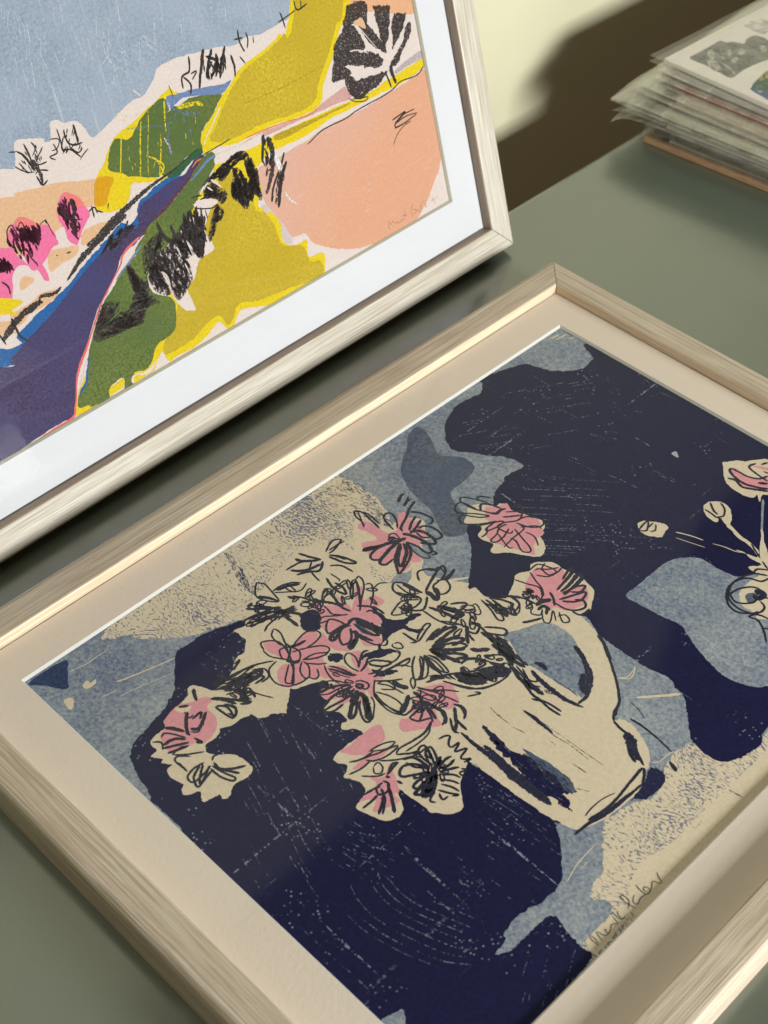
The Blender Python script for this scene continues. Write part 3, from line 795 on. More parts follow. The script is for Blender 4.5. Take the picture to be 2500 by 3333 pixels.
S plum 154,103:-3465 1582 -5 -16 -5 -15
S plum 156,104:-3414 1565 4 -20 2 -21
S plum 154,102:-3508 1592 -7 -17 -6 -17
S plum 154,103:-3481 1577 2 -27 -3 -26
S plum 154,103:-3453 1602 -6 -17 -10 -16
S plum 153,102:-3524 1596 -11 -16 -5 -17
S plum 154,103:-3484 1590 2 -16 -1 -16
S plum 155,103:-3431 1598 18 -25 13 -28
S plum 154,102:-3504 1602 1 -27 11 -25
S plum 156,104:-3415 1552 7 -17 4 -18
S plum 155,103:-3451 1555 5 -16 5 -16
S plum 154,103:-3504 1579 -7 -18 -9 -18
S plum 154,102:-3506 1611 -1 -28 5 -28
S plum 154,103:-3493 1587 14 -29 18 -29
S plum 155,103:-3422 1593 -8 -20 -8 -21
S plum 154,103:-3486 1599 -2 -28 0 -28
S plum 154,102:-3492 1603 -8 -23 -7 -24
S plum 154,103:-3465 1601 5 -29 -7 -27
S plum 155,104:-3445 1547 -1 -18 2 -18
S plum 154,102:-3496 1607 11 -16 9 -17
S plum 155,103:-3472 1578 7 -27 7 -27
S plum 153,102:-3536 1603 1 -21 8 -20
S plum 154,102:-3475 1626 3 -17 6 -18
S plum 156,104:-3422 1562 1 -23 7 -23
S plum 155,103:-3450 1561 1 -22 -4 -21
S plum 154,102:-3493 1625 2 -31 2 -30
S plum 155,103:-3449 1577 -6 -23 -2 -24
S plum 154,102:-3473 1624 -10 -24 -7 -25
S plum 156,104:-3440 1542 3 -21 4 -21
S plum 154,103:-3502 1594 7 -18 7 -18
S plum 153,102:-3554 1590 -6 -21 -5 -22
S plum 152,101:-3587 1607 1 -18 4 -17
S plum 152,102:-3587 1601 1 -21 2 -22
S plum 155,104:-3502 1492 5 -19 6 -19
S plum 154,103:-3466 1589 3 -18 7 -16
S plum 154,103:-3476 1612 10 -27 12 -27
S plum 155,103:-3480 1537 0 -24 -4 -24
S plum 154,102:-3536 1564 -3 -23 -4 -23
S plum 154,103:-3523 1545 4 -23 -3 -23
S plum 153,102:-3512 1631 10 -26 7 -27
S plum 155,103:-3475 1526 -8 -20 2 -22
S plum 154,103:-3534 1543 -3 -14 0 -14
S plum 153,102:-3566 1558 2 -25 -2 -24
S plum 155,104:-3509 1481 -1 -20 -6 -20
S plum 154,103:-3551 1496 1 -15 4 -14
S plum 155,103:-3445 1587 -5 -30 -8 -29
S plum 155,103:-3414 1595 5 -14 1 -14
S plum 152,102:-3550 1646 9 -20 2 -21
S plum 152,102:-3555 1637 6 -18 7 -18
S plum 154,103:-3512 1569 -2 -27 3 -27
S plum 155,103:-3454 1590 27 -19 25 -21
S plum 154,103:-3470 1600 -2 -24 3 -24
S plum 155,103:-3489 1526 7 -17 5 -16
S plum 154,103:-3541 1530 4 -19 -1 -19
S plum 155,104:-3512 1481 -3 -26 -5 -26
S plum 154,103:-3506 1563 -6 -14 2 -15
S plum 156,104:-3481 1511 2 -30 -8 -28
S plum 154,103:-3471 1587 1 -20 -4 -19
S plum 153,102:-3519 1642 11 -24 18 -21
S plum 155,103:-3456 1552 3 -22 -1 -22
S plum 153,102:-3497 1627 -6 -26 -6 -26
S plum 153,102:-3543 1578 -2 -22 -4 -22
S plum 155,104:-3442 1558 14 -23 14 -24
S plum 155,103:-3521 1508 -4 -17 -4 -16
S plum 155,103:-3459 1597 14 -24 19 -21
S plum 153,102:-3580 1569 4 -15 4 -16
S plum 154,103:-3525 1536 10 -23 16 -21
S plum 155,103:-3435 1581 0 -19 1 -19
S plum 156,104:-3447 1510 2 -19 -1 -19
S plum 154,102:-3481 1613 -3 -14 -6 -13
S plum 153,102:-3524 1604 5 -18 6 -17
S plum 152,102:-3592 1587 4 -16 3 -17
S plum 154,103:-3499 1588 7 -15 4 -16
S plum 153,102:-3550 1621 4 -30 -1 -29
S plum 155,103:-3433 1613 8 -24 11 -22
S plum 154,103:-3459 1627 -1 -23 -6 -22
S plum 154,103:-3516 1585 1 -28 2 -28
S plum 154,103:-3539 1548 -2 -22 0 -22
S plum 155,103:-3398 1611 4 -28 2 -28
S plum 154,103:-3525 1522 1 -18 2 -18
S plum 153,102:-3571 1560 6 -28 8 -28
S plum 154,103:-3486 1585 -12 -18 -10 -20
S plum 155,104:-3489 1504 2 -16 0 -16
S plum 152,102:-3594 1593 9 -18 11 -17
S plum 153,102:-3528 1622 2 -24 4 -23
S plum 155,103:-3453 1575 -9 -24 -4 -26
S plum 155,103:-3505 1513 3 -15 5 -16
S plum 152,101:-3681 1537 3 -15 6 -15
S plum 151,101:-4561 1924 844 -395 0 -16
S plum 152,101:-3700 1534 0 -16 0 -16
S plum 153,102:-3652 1512 10 -26 11 -25
S plum 153,102:-3638 1470 -10 -17 -11 -17
S plum 153,102:-3659 1515 1 -15 0 -15
S plum 153,102:-3649 1516 -2 -14 2 -15
S plum 153,102:-3659 1502 5 -22 7 -20
S plum 153,102:-3651 1497 0 -27 3 -29
S plum 153,102:-3674 1497 9 -26 13 -24
S plum 153,102:-3643 1487 -4 -27 -6 -26
S plum 152,101:-3678 1535 -1 -16 -3 -16
S plum 153,102:-3643 1522 2 -24 1 -25
S plum 152,101:-3693 1533 9 -20 15 -18
S plum 152,102:-3686 1496 3 -19 5 -18
S plum 152,101:-3695 1530 8 -27 7 -28
S plum 152,101:-4569 1905 850 -400 7 -18
S plum 153,102:-3663 1507 2 -25 -5 -24
S plum 153,102:-3632 1491 -3 -23 0 -23
S plum 151,101:-4564 1917 851 -403 5 -20
S plum 153,102:-3644 1524 -2 -28 -2 -28
S plum 152,102:-3686 1497 -2 -18 -4 -17
S plum 152,102:-3674 1517 2 -26 2 -25
S plum 152,101:-3713 1522 3 -21 0 -22
S plum 154,103:-3622 1478 3 -24 7 -23
S plum 152,102:-3682 1509 -1 -30 11 -30
S plum 154,102:-3623 1474 -7 -17 -8 -17
S plum 153,102:-3643 1514 -4 -14 -5 -15
S plum 152,101:-3716 1518 9 -16 5 -18
S plum 152,101:-3717 1531 6 -21 1 -21
S plum 152,101:-3684 1514 2 -15 -1 -15
S plum 152,101:-3700 1498 0 -20 -1 -20
S plum 152,101:-3713 1515 5 -18 5 -19
S plum 152,101:-3714 1534 5 -19 1 -19
S plum 153,102:-3681 1490 8 -15 3 -16
S plum 152,102:-3671 1510 -4 -17 -4 -16
S plum 152,102:-3679 1510 2 -16 -2 -16
S plum 153,102:-3665 1489 -4 -22 4 -22
S plum 153,102:-3665 1515 4 -26 -1 -25
S plum 151,101:-3712 1537 -3 -19 6 -20
S plum 152,101:-3667 1530 5 -16 4 -16
S plum 153,102:-3635 1481 -9 -24 -11 -23
S plum 152,101:-3720 1508 0 -15 -5 -14
S plum 152,101:-3697 1528 -2 -28 -1 -28
S plum 152,101:-3704 1524 -7 -16 -6 -16
S plum 152,102:-3688 1508 0 -28 -7 -27
S plum 151,101:-3713 1540 2 -18 3 -19
S plum 152,101:-3691 1532 6 -25 3 -25
S plum 153,102:-3627 1498 -1 -29 3 -29
S plum 152,102:-3695 1506 5 -25 4 -25
S plum 153,102:-3655 1512 9 -18 7 -19
S plum 153,102:-3629 1490 -6 -29 -2 -29
S plum 153,102:-3633 1496 -4 -24 2 -26
S plum 153,102:-3649 1474 8 -13 8 -13
S plum 153,102:-3662 1524 6 -22 9 -21
S plum 153,102:-3656 1500 5 -23 10 -22
S plum 152,101:-4574 1895 848 -407 14 -21
S plum 154,102:-3630 1466 -4 -19 -4 -19
S plum 153,102:-3655 1498 -8 -24 -5 -26
S plum 154,102:-3635 1489 14 -18 9 -21
S char 68:-3588 1580 15 61 35 18 13 -39 41 32 9 -37 -24 -23
S char 52:-3384 1592 41 8 13 -65 10 -39
S char 104:-3340 1607 -4 -23
S char 87:-3500 1462 24 -49 2 -21
S char 103:-3702 1410 26 -41 -3 -47
S char 71:-3349 1404 8 -8
S char 89:-3289 1387 32 -4
S char 177,71:-3158 1649 -12 -81 -36 -70 11 -74
S char 141,53:-3240 1615 34 -65 76 -33
S char 58:-2056 1555 -88 -8 -91 -5 -57 -4
S charr 55,74,147,258,331,331,258:-2298 1585 -191 -47 -146 -20 -115 -27 -94 -26 -91 -23 -96 -37 -92 -30 -32 -3
S charr 289,361,325,253,361,217,108:-2862 1428 -100 -17 -108 -42 -104 -33 -67 -29 -45 -29 -51 -32
S charr 141,247,88:-3382 1232 -51 -16 -81 18 -26 -37
S charr 210,420,350,455,245:-3515 1205 -65 1 -83 -19 -62 -20 -87 -57
S charr 158,88:-3721 1205 12 -106 41 -61
S charr 157,87:-3817 1152 16 -67
S char 84,135,151,101:-3374 1998 32 -36 24 -58 13 -38
S char 84,134,67:-3320 2017 8 -51 5 -58
S char 101,50:-3277 2009 14 -38 -33 -35
S char 84,50:-3380 1937 32 -62 40 -16
S char 67,84:-3413 1934 35 -39 35 -30
S char 102,68:-3231 1836 -49 20 -33 -11
S char 102,68:-3223 1882 -38 -1 -33 13
S char 84,68:-3220 1962 -44 -39 -30 -29
S charr 306,204,170:-3310 1925 27 -76 -9 -70
S char 120,102:-3308 1835 16 -56 39 13
S char 85:-3108 2016 -1 -64 -6 -63
S char 104:-3073 1995 3 -67 37 -30 48 -3
S char 155,86:-3008 2002 1 -49 -9 -62
S char 68:-3165 1981 50 -19 -25 -39 -38 -1
S char 86,104,86:-3084 1966 -33 -60 50 -20 46 -59
S char 70:-2962 1853 -48 -22 -21 -17
S char 85:-3156 1954 8 -52 -50 -5 28 -27
S char 87:-3070 1904 40 -49 34 12
S charr 83:-3416 2007 41 -12
S char 129,111:-2184 2081 -21 -76 -58 -13 -12 -63
S char 112,131:-2254 1989 35 -55 -19 -52
S char 93:-2202 1953 45 35 -44 -1
S char 132,94:-2051 2011 3 -27 9 -26
S char 133,95:-1982 1981 -13 -31 -17 -30
S char 133,95:-1948 2018 0 -36 -9 -33
S char 132,95:-2067 1947 -2 -20 -2 -20
S char 132,94:-2064 2015 -8 -17 -9 -17
S char 132,95:-2010 1993 -24 -20 -21 -23
S char 132,94:-2086 1955 0 -23 2 -24
S char 133,95:-1994 2015 -3 -21 -5 -22
S char 133,95:-2037 1943 -22 -13 -19 -15
S char 131,94:-2090 2037 -6 -18 -6 -17
S char 133,95:-2011 1996 8 -19 1 -19
S char 133,95:-1981 2000 4 -27 7 -26
S char 133,95:-1951 2011 -18 -11 -17 -12
S char 133,95:-1998 1992 -4 -25 -4 -26
S char 134,95:-1958 1960 -1 -18 -2 -17
S char 133,95:-1998 2003 -10 -18 -14 -16
S char 132,94:-2038 2001 -19 -17 -16 -18
S char 133,95:-2026 1984 9 -32 8 -33
S char 133,95:-1962 1974 -12 -31 -16 -29
S char 131,94:-2099 2004 -4 -20 -4 -20
S char 132,94:-2083 1971 -4 -22 -1 -22
S char 133,95:-1954 2012 -22 -27 -15 -30
S char 133,95:-1944 1993 -14 -15 -6 -19
S char 133,95:-2018 1977 -13 -14 -12 -15
S char 132,94:-2071 2002 1 -18 1 -17
S char 132,94:-2076 1957 -13 -20 -8 -22
S char 224,168:-2075 2085 -45 -85 -49 -109
S char 188,226:-2021 2066 -46 -68 -35 -72
S char 170,170:-2073 2042 68 -57 -65 -62
S char 171,171:-1927 2051 -48 -76 -39 -80
S char 190,152:-2000 2034 -13 -72 -28 -49
S char 173,115:-1903 1992 5 -70 -13 -55
S char 97:-1845 1963 28 -52
S char 115:-1814 2105 -6 -65 18 -66
S char 96:-1857 2061 64 -9
S char 99:-1491 2101 10 -51 4 -50
S char 79:-1521 2049 83 11 64 13
S char 100:-1370 2129 8 -60 84 12
S char 100:-1322 2114 -7 -46
S char 96:-1763 2077 3 -49 -20 -41
S char 78:-1719 2038 -7 -41
S char 55:-2363 1982 7 -41 -1 -33
S char 90:-3081 1539 43 8 6 -37
S char 90:-3053 1562 -5 -67
S char 90:-3035 1528 39 -29
S char 73:-2947 1534 -15 -28
F charr:-788 1903 56 -8 39 -17 48 -11 -36 -111 -40 -79 -30 -27 -26 87 -12 86
F charr:-984 1962 58 6 95 -16 -2 -55 -9 -57 34 -83 56 -85 3 -69 -87 82 -74 96 -51 68 -95 -9
F charr:-639 1783 41 13 63 -14 1 -23 -51 -76 -76 -58 -35 -19 20 97
F charr:-533 1718 25 -19 -46 -79 -82 -66 -72 -44 -23 35 111 66
F charr:-1062 1842 88 11 46 -86 20 -78 -107 26 75 -36 128 -65 22 -49 -41 -17 -80 28 -130 51 -53 13 40 -55 -114 -1 -28 0 -20 17 38 89 57 122
F charr:-1100 1622 42 -51 73 -47 113 -14 115 -14 -53 -29 -84 -34 -45 -4 -70 14 -72 0 -32 38 -15 47 1 52
S char 311,200:-734 1524 0 -52 18 -71
S char 133:-788 1491 16 -48 8 -51
S char 66:-1122 1453 47 -38 80 -24 27 16 -62 12 -67 20
S charr 261,348:-950 1443 -77 -14 -63 33
S paper 85,43:-1037 1713 74 -16 73 -46
S paper 64,43:-946 1854 60 -91 71 -106
F peach:-959 1858 84 -58 -10 64 -42 4
S char 75:-458 1422 -46 -27 -40 -7 -60 5 -75 6 -82 -24 -93 -9 -119 -2 -118 -5 -91 -12 -142 3 -72 -4 -77 -23 -45 -12
S char 113,91,159,91:-811 1196 125 12 -103 -40 -1 -32
S char 91,68:-782 1166 87 11 106 -12
S char 92,69:-720 1197 116 -1
S char 114,69:-804 1141 100 1 113 18
S char 68,57:-653 1133 -71 -6 -71 -34 -47 -50
F charl:-2011 1464 44 -24 7 -30 -50 6 -56 -12 -40 -18 -73 -38 -63 39 -81 -14 25 23 66 21 76 23 74 18
S charr 158,98:-2161 1409 -22 -15 -21 -15
S charr 158,99:-2112 1425 -23 -14 -27 -9
S charr 159,99:-2027 1435 -29 4 -29 7
S charr 158,99:-2144 1386 -23 3 -22 2
S charr 157,98:-2195 1406 -23 -7 -19 -14
S charr 157,98:-2223 1418 -20 -12 -18 -12
S charr 159,99:-2026 1458 -18 -15 -19 -14
S charr 159,100:-2011 1423 -22 -6 -21 -8
S charr 159,99:-2068 1422 -15 -17 -13 -17
S charr 158,99:-2071 1443 -28 -3 -29 3
S charr 158,99:-2131 1406 -12 -9 -13 -7
S charr 158,99:-2147 1379 -32 -6 -30 -9
S charr 158,99:-2136 1424 -18 -16 -16 -17
S charr 159,99:-2008 1457 -13 -8 -15 -5
S charr 159,99:-2111 1385 -21 -8 -24 -6
S charr 157,98:-2164 1426 -21 -7 -20 -9
S charr 158,99:-2131 1407 -14 -9 -12 -12
S charr 158,99:-2052 1443 -19 1 -17 -1
S charr 158,99:-2189 1391 -8 -13 -10 -12
S charr 158,99:-2090 1428 -28 4 -27 5
S charr 160,100:-1979 1434 -27 -1 -27 -3
S charr 158,99:-2124 1406 -30 -8 -31 -7
S charr 157,98:-2180 1418 -29 -11 -28 -13
S charr 159,99:-1990 1455 -21 3 -21 -1
S charr 157,98:-2245 1388 -18 -3 -19 -4
S charr 158,99:-2148 1382 -27 0 -28 -2
S charr 157,98:-2171 1399 -16 -4 -16 -4
S charr 159,99:-2050 1408 -20 -4 -22 0
S charr 159,99:-2060 1426 -16 -6 -17 -5
S charr 160,100:-1971 1420 -23 -4 -25 2
S charr 157,98:-2156 1415 -33 -5 -26 -15
S charr 159,99:-2022 1463 -18 -2 -15 -6
S charr 158,99:-2129 1373 -16 -2 -16 -3
S charr 158,98:-2175 1388 -16 -4 -16 -4
S charr 158,99:-2115 1437 -19 -3 -19 -5
S charr 157,98:-2140 1434 -17 -6 -17 -6
S charr 158,99:-2104 1416 -19 -2 -18 -4
S charr 160,100:-1968 1433 -33 -3 -35 5
S charr 158,99:-2082 1430 -18 1 -17 -1
S charr 157,98:-2158 1434 -14 -6 -17 0
S charr 157,98:-2183 1408 -31 -3 -31 -4
S charr 158,99:-2122 1386 -19 0 -18 0
S charr 157,98:-2179 1400 -17 -10 -19 -8
S charr 158,99:-2115 1438 -22 -12 -24 -10
S charr 157,98:-2190 1420 -27 -12 -31 -6
S charr 159,99:-2020 1451 -31 6 -29 -4
S charr 158,98:-2151 1400 -30 -5 -27 -12
S charr 159,100:-2035 1419 -15 -9 -18 -4
S charr 158,98:-2154 1423 -13 -10 -14 -9
S charr 160,100:-1963 1432 -29 -8 -29 -9
S charr 158,99:-2051 1453 -18 0 -16 -4
S charr 158,99:-2049 1448 -30 -4 -30 -7
S charr 159,100:-1988 1420 -34 2 -34 2
S charr 158,99:-2131 1393 -14 -7 -15 -8
S charr 159,99:-2089 1405 -16 -4 -18 2
S charr 158,99:-2106 1427 -20 -13 -22 -12
S charr 157,98:-2223 1387 -29 0 -29 3
S charr 157,98:-2232 1410 -22 -13 -23 -12
S charr 158,99:-2158 1368 -18 -2 -19 0
S charr 157,98:-2187 1380 -34 10 -33 10
S charr 156,98:-2268 1403 -14 -11 -17 -7
S charr 159,99:-2006 1439 -26 0 -25 0
S charr 158,99:-2147 1386 -22 -5 -19 -8
S charr 158,99:-2036 1461 -27 -7 -26 -10
S charr 157,98:-2158 1426 -24 -5 -21 -10
S charr 159,99:-2036 1449 -17 -3 -16 -3
S charr 158,99:-2166 1381 -23 -10 -24 -8
S charr 158,99:-2158 1378 -22 -2 -18 -9
S charr 157,98:-2153 1405 -30 8 -29 6
S charr 159,99:-2090 1398 -23 -9 -25 -7
S charr 158,99:-2093 1427 -27 -11 -27 -11
S charr 160,100:-1979 1419 -29 -1 -31 4
S charr 157,98:-2184 1407 -27 -2 -26 0
S charr 158,99:-2130 1398 -29 -7 -25 -13
S charr 157,98:-2140 1436 -19 -6 -17 -8
S charr 157,98:-2183 1423 -15 -2 -15 -3
S charr 159,100:-1992 1453 -16 -2 -17 -2
S charr 159,99:-2026 1439 -19 -3 -19 -4
S charr 158,99:-2086 1444 -17 -2 -17 -4
S charr 159,99:-2026 1441 -18 -4 -19 -6
S charr 159,100:-1984 1428 -34 -3 -34 0
S charr 157,98:-2188 1410 -25 -8 -22 -12
S charr 159,99:-2060 1416 -30 -7 -34 0
S charr 159,99:-2021 1449 -31 -5 -32 -4
S charr 159,99:-2068 1415 -23 -7 -25 -1
S charr 157,98:-2194 1411 -32 -4 -30 -9
S charr 160,100:-1958 1425 -24 -4 -24 -5
S charr 157,98:-2197 1411 -19 -2 -20 -2
S charr 157,98:-2227 1392 -27 -3 -28 -2
S charr 158,99:-2109 1418 -19 0 -20 2
S charr 158,99:-2104 1401 -20 -11 -19 -12
S charr 157,98:-2144 1441 -28 -11 -30 -6
S charr 158,99:-2091 1447 -25 -12 -23 -15
S charr 158,99:-2170 1378 -19 -5 -19 -4
S charr 158,99:-2070 1460 -14 -5 -13 -7
S charr 158,99:-2107 1424 -17 -15 -18 -13
S charr 158,99:-2130 1406 -23 -16 -17 -21
S charr 158,99:-2158 1399 -22 -14 -21 -15
S charr 158,99:-2102 1401 -29 -7 -31 -2
S charr 157,98:-2236 1406 -18 -10 -17 -10
S charr 158,99:-2110 1414 -29 1 -29 -1
S charr 159,99:-2037 1450 -25 -7 -24 -10
S charr 159,100:-1985 1453 -25 -11 -24 -10
S charr 160,100:-1983 1414 -31 0 -31 5
S charr 157,98:-2183 1401 -16 2 -17 3
S charr 158,99:-2094 1432 -21 0 -22 2
S charr 159,99:-2054 1426 -23 -16 -29 -10
S charr 158,99:-2091 1441 -14 -7 -13 -8
S charr 158,98:-2117 1429 -27 3 -25 -2
S charr 157,98:-2230 1391 -26 -5 -27 -5
F charl:-1995 1410 49 -12 13 -40 3 -43 0 -55 -13 -121 -33 7 2 62 -38 -61 -17 28 -24 -46 -33 7 -18 50 -40 37 1 55 40 66 6 45 40 -9 26 -52 27 -52 7 73
S charr 243,162:-2059 1233 3 -18 0 -18
S charr 242,161:-2062 1280 -8 -18 -3 -19
S charr 242,161:-1943 1394 -20 -20 -10 -27
S charr 240,160:-2066 1323 -14 -16 -11 -17
S charr 239,160:-2070 1383 -3 -19 -3 -19
S charr 242,161:-1974 1356 -2 -24 1 -24
S charr 246,164:-1967 1203 8 -28 5 -27
S charr 242,161:-1994 1346 -1 -26 0 -26
S charr 241,160:-2066 1325 -5 -18 1 -19
S charr 245,163:-1998 1232 13 -31 16 -30
S charr 241,160:-2132 1280 2 -27 -7 -24
S charr 240,160:-2126 1301 -10 -34 -7 -36
S charr 243,162:-2049 1247 -2 -30 -1 -29
S charr 243,162:-1947 1351 -15 -31 -19 -29
S charr 246,164:-1952 1226 -4 -28 -5 -28
S charr 242,162:-2078 1260 9 -24 5 -25
S charr 245,163:-1955 1264 -3 -25 -4 -25
S charr 244,162:-2075 1201 6 -23 5 -23
S charr 242,162:-2037 1282 1 -19 -6 -18
S charr 240,160:-2094 1360 11 -37 3 -38
S charr 242,161:-2021 1300 -16 -20 -17 -20
S charr 243,162:-2110 1205 14 -27 16 -27
S charr 240,160:-2122 1320 6 -30 -5 -29
S charr 244,163:-1961 1269 -5 -31 -4 -31
S charr 240,160:-2124 1289 -3 -26 -7 -25
S charr 243,162:-2075 1196 -4 -18 -2 -19
S charr 241,161:-1964 1408 -7 -24 -3 -26
S charr 244,163:-1978 1268 -3 -23 2 -24
S charr 244,163:-2024 1197 -20 -29 -20 -30
S charr 246,164:-1953 1203 7 -27 7 -27
S charr 243,162:-1986 1285 -13 -26 -15 -26
S charr 243,162:-2086 1243 3 -33 5 -33
S charr 244,163:-1989 1277 9 -33 2 -32
S charr 242,161:-2085 1245 -16 -20 -21 -17
S charr 245,163:-2009 1203 -7 -22 -3 -24
S charr 244,163:-1923 1276 -30 -10 -21 -19
S charr 244,162:-1952 1307 1 -20 5 -21
S charr 245,163:-1998 1225 4 -18 0 -18
S charr 242,162:-1976 1364 7 -33 1 -34
S charr 244,163:-2021 1235 1 -25 -2 -26
S charr 245,163:-2000 1223 -1 -28 1 -28
S charr 242,161:-2086 1281 7 -31 9 -31
S charr 244,162:-1989 1255 -15 -20 -9 -24
S charr 241,161:-2122 1272 -2 -35 -4 -36
S charr 241,161:-2047 1336 0 -29 1 -30
S charr 241,160:-2047 1361 5 -29 5 -28
S charr 244,163:-2048 1236 9 -37 16 -37
S charr 244,163:-1940 1290 -14 -26 -10 -28
S charr 242,161:-2072 1304 7 -36 20 -36
S charr 243,162:-2016 1264 -17 -32 -14 -33
S charr 243,162:-1961 1305 -7 -23 -9 -22
S charr 242,161:-1983 1394 13 -37 17 -37
S charr 244,163:-2029 1198 -8 -21 -7 -20
S charr 243,162:-2036 1231 -14 -11 -12 -14
S charr 241,161:-2108 1304 14 -33 12 -32
S charr 242,161:-2068 1270 -3 -19 -6 -18
S charr 241,161:-2087 1319 16 -33 6 -34
S charr 241,160:-2045 1355 -1 -26 -3 -26
S charr 245,164:-1954 1245 1 -36 -6 -36
S charr 242,161:-2046 1317 9 -23 8 -24
S charr 243,162:-2039 1266 -2 -35 1 -36
S charr 245,163:-1945 1235 -9 -20 -14 -17
S charr 242,162:-2107 1229 5 -27 6 -28
S charr 242,161:-2098 1249 -3 -25 0 -26
S charr 241,161:-2114 1301 10 -36 8 -37
S charr 241,161:-2044 1351 4 -30 6 -30
S charr 243,162:-2002 1259 -8 -18 -8 -18
S charr 242,162:-2032 1289 -10 -35 -15 -32
S charr 244,162:-1956 1323 2 -33 4 -34
S charr 244,162:-2070 1184 -6 -18 -5 -19
S charr 242,161:-1960 1384 10 -28 7 -27
S charr 242,161:-1963 1360 -5 -18 1 -20
S charr 242,161:-2069 1248 -18 -25 -25 -18
S charr 243,162:-2015 1271 -8 -29 -6 -30
S charr 241,160:-2085 1309 -5 -17 -3 -18
S charr 245,164:-1944 1219 -10 -16 -7 -17
S charr 242,162:-2025 1285 -8 -17 -3 -20
S charr 244,163:-2048 1207 13 -24 20 -21
S charr 241,161:-2055 1308 -14 -31 -10 -33
S charr 243,162:-1951 1328 7 -22 7 -22
S charr 244,162:-1994 1277 4 -29 10 -30
S charr 246,164:-1948 1216 2 -19 3 -19
S charr 242,162:-2029 1286 -13 -32 -10 -34
S charr 242,162:-2019 1295 -20 -30 -29 -23
S charr 244,163:-1958 1270 -1 -21 1 -22
S charr 242,161:-2095 1280 15 -28 15 -28
S charr 240,160:-2087 1357 2 -36 13 -37
S charr 243,162:-2073 1237 -3 -36 -6 -35
S charr 241,160:-2115 1289 2 -22 11 -21
S charr 241,160:-2111 1268 -17 -15 -15 -16
S charr 243,162:-1999 1345 20 -37 23 -36
S charr 243,162:-1956 1298 -12 -19 -11 -19
S charr 239,160:-2075 1374 -9 -17 -6 -18
S charr 244,163:-1984 1270 -4 -35 1 -37
S charr 241,160:-2046 1361 3 -27 2 -28
S charr 242,161:-2098 1243 2 -29 -1 -28
S charr 243,162:-2054 1260 0 -34 1 -33
S charr 242,161:-2095 1263 -1 -31 4 -32
S charr 243,162:-1957 1324 -2 -20 0 -21
S charr 244,162:-1959 1308 0 -22 -3 -21
S charr 245,163:-2008 1202 -6 -23 -1 -25
S charr 241,160:-2133 1305 24 -32 20 -35
S charr 245,163:-1938 1289 -3 -36 2 -38
S charr 243,162:-1959 1316 -1 -23 -2 -22
S charr 240,160:-2119 1285 -14 -25 -13 -24
S charr 240,160:-2093 1322 -8 -33 -9 -33
S charr 243,162:-1972 1296 -9 -20 -7 -20
S charr 244,163:-2045 1197 -11 -32 -11 -32
S charr 242,161:-1960 1381 -5 -18 -7 -17
S charr 245,163:-1963 1241 -4 -16 -4 -17
S charr 241,161:-1967 1385 -14 -21 -19 -17
S charr 244,163:-1989 1236 -18 -31 -12 -34
S charr 241,161:-2111 1276 3 -30 -4 -27
S charr 245,163:-1966 1244 -3 -31 -6 -30
S charr 243,162:-2086 1243 15 -32 11 -33
S charr 244,162:-1983 1278 6 -19 6 -19
S charr 243,162:-2003 1276 1 -18 -2 -17
S charr 242,161:-1970 1367 -7 -30 2 -33
S charr 242,161:-1983 1349 -1 -25 4 -26
S charr 241,161:-2039 1327 -5 -22 6 -25
S charr 244,163:-1967 1275 5 -34 2 -34
S charr 244,163:-1962 1274 -2 -23 -5 -21
S charr 242,161:-1955 1380 0 -29 2 -30
S charr 241,161:-1991 1404 -3 -33 -2 -33
S charr 240,160:-2120 1312 9 -19 13 -18
S charr 244,163:-2016 1217 -7 -19 -7 -19
S charr 241,161:-2119 1275 5 -26 0 -24
S charr 243,162:-2086 1196 -2 -22 -4 -23
S charr 242,161:-2071 1300 -2 -37 -13 -33
S charr 243,162:-2010 1270 -7 -30 -14 -27
S charr 240,160:-2038 1350 -17 -11 -18 -11
S charr 243,162:-1945 1348 -12 -26 -3 -28
S charr 242,161:-2012 1300 -18 -22 -21 -20
S charr 239,159:-2088 1392 4 -30 8 -31
S charr 243,162:-1990 1306 8 -30 -1 -29
S charr 242,161:-1960 1394 3 -24 2 -24
S charr 240,160:-2109 1305 -1 -23 3 -24
S charr 244,162:-1967 1307 2 -27 3 -27
S charr 242,161:-1992 1358 4 -36 10 -35
S charr 244,163:-1930 1327 -1 -29 -4 -29
S charr 244,162:-1961 1314 4 -25 0 -25
S charr 241,161:-2126 1258 1 -25 3 -25
S charr 241,161:-2079 1300 -4 -24 0 -25
S charr 243,162:-1963 1319 -10 -22 -3 -25
S charr 241,160:-2119 1279 -11 -32 -13 -30
S charr 239,159:-2077 1388 -10 -25 -6 -26
S charr 240,160:-2090 1326 3 -24 2 -24
S charr 244,163:-1992 1252 4 -36 -7 -34
S charr 240,160:-2097 1314 -19 -28 -18 -28
S charr 241,161:-2065 1308 -3 -30 1 -31
F charl:-2320 1358 73 17 40 -57 30 -40 -12 -36 -41 -17 -34 48 -67 28 -5 36
S charr 177,118:-2243 1319 -20 -8 -20 -9
S charr 177,118:-2251 1311 -18 -4 -20 -2
S charr 176,118:-2281 1340 -22 -6 -20 -8
S charr 179,119:-2203 1270 -21 -6 -22 -6
S charr 177,118:-2276 1309 -10 -6 -10 -7
S charr 177,118:-2282 1340 -9 -15 -15 -12
S charr 178,119:-2224 1288 -12 -1 -13 0
S charr 177,118:-2249 1334 -17 -3 -18 -3
S charr 179,119:-2182 1282 -25 2 -24 -2
S charr 179,119:-2203 1297 -14 -13 -17 -11
S charr 177,118:-2280 1325 -16 -4 -16 -5
S charr 179,119:-2201 1245 -16 0 -14 -3
S charr 178,119:-2213 1308 -12 -1 -13 0
S charr 177,118:-2287 1309 -18 -2 -16 -5
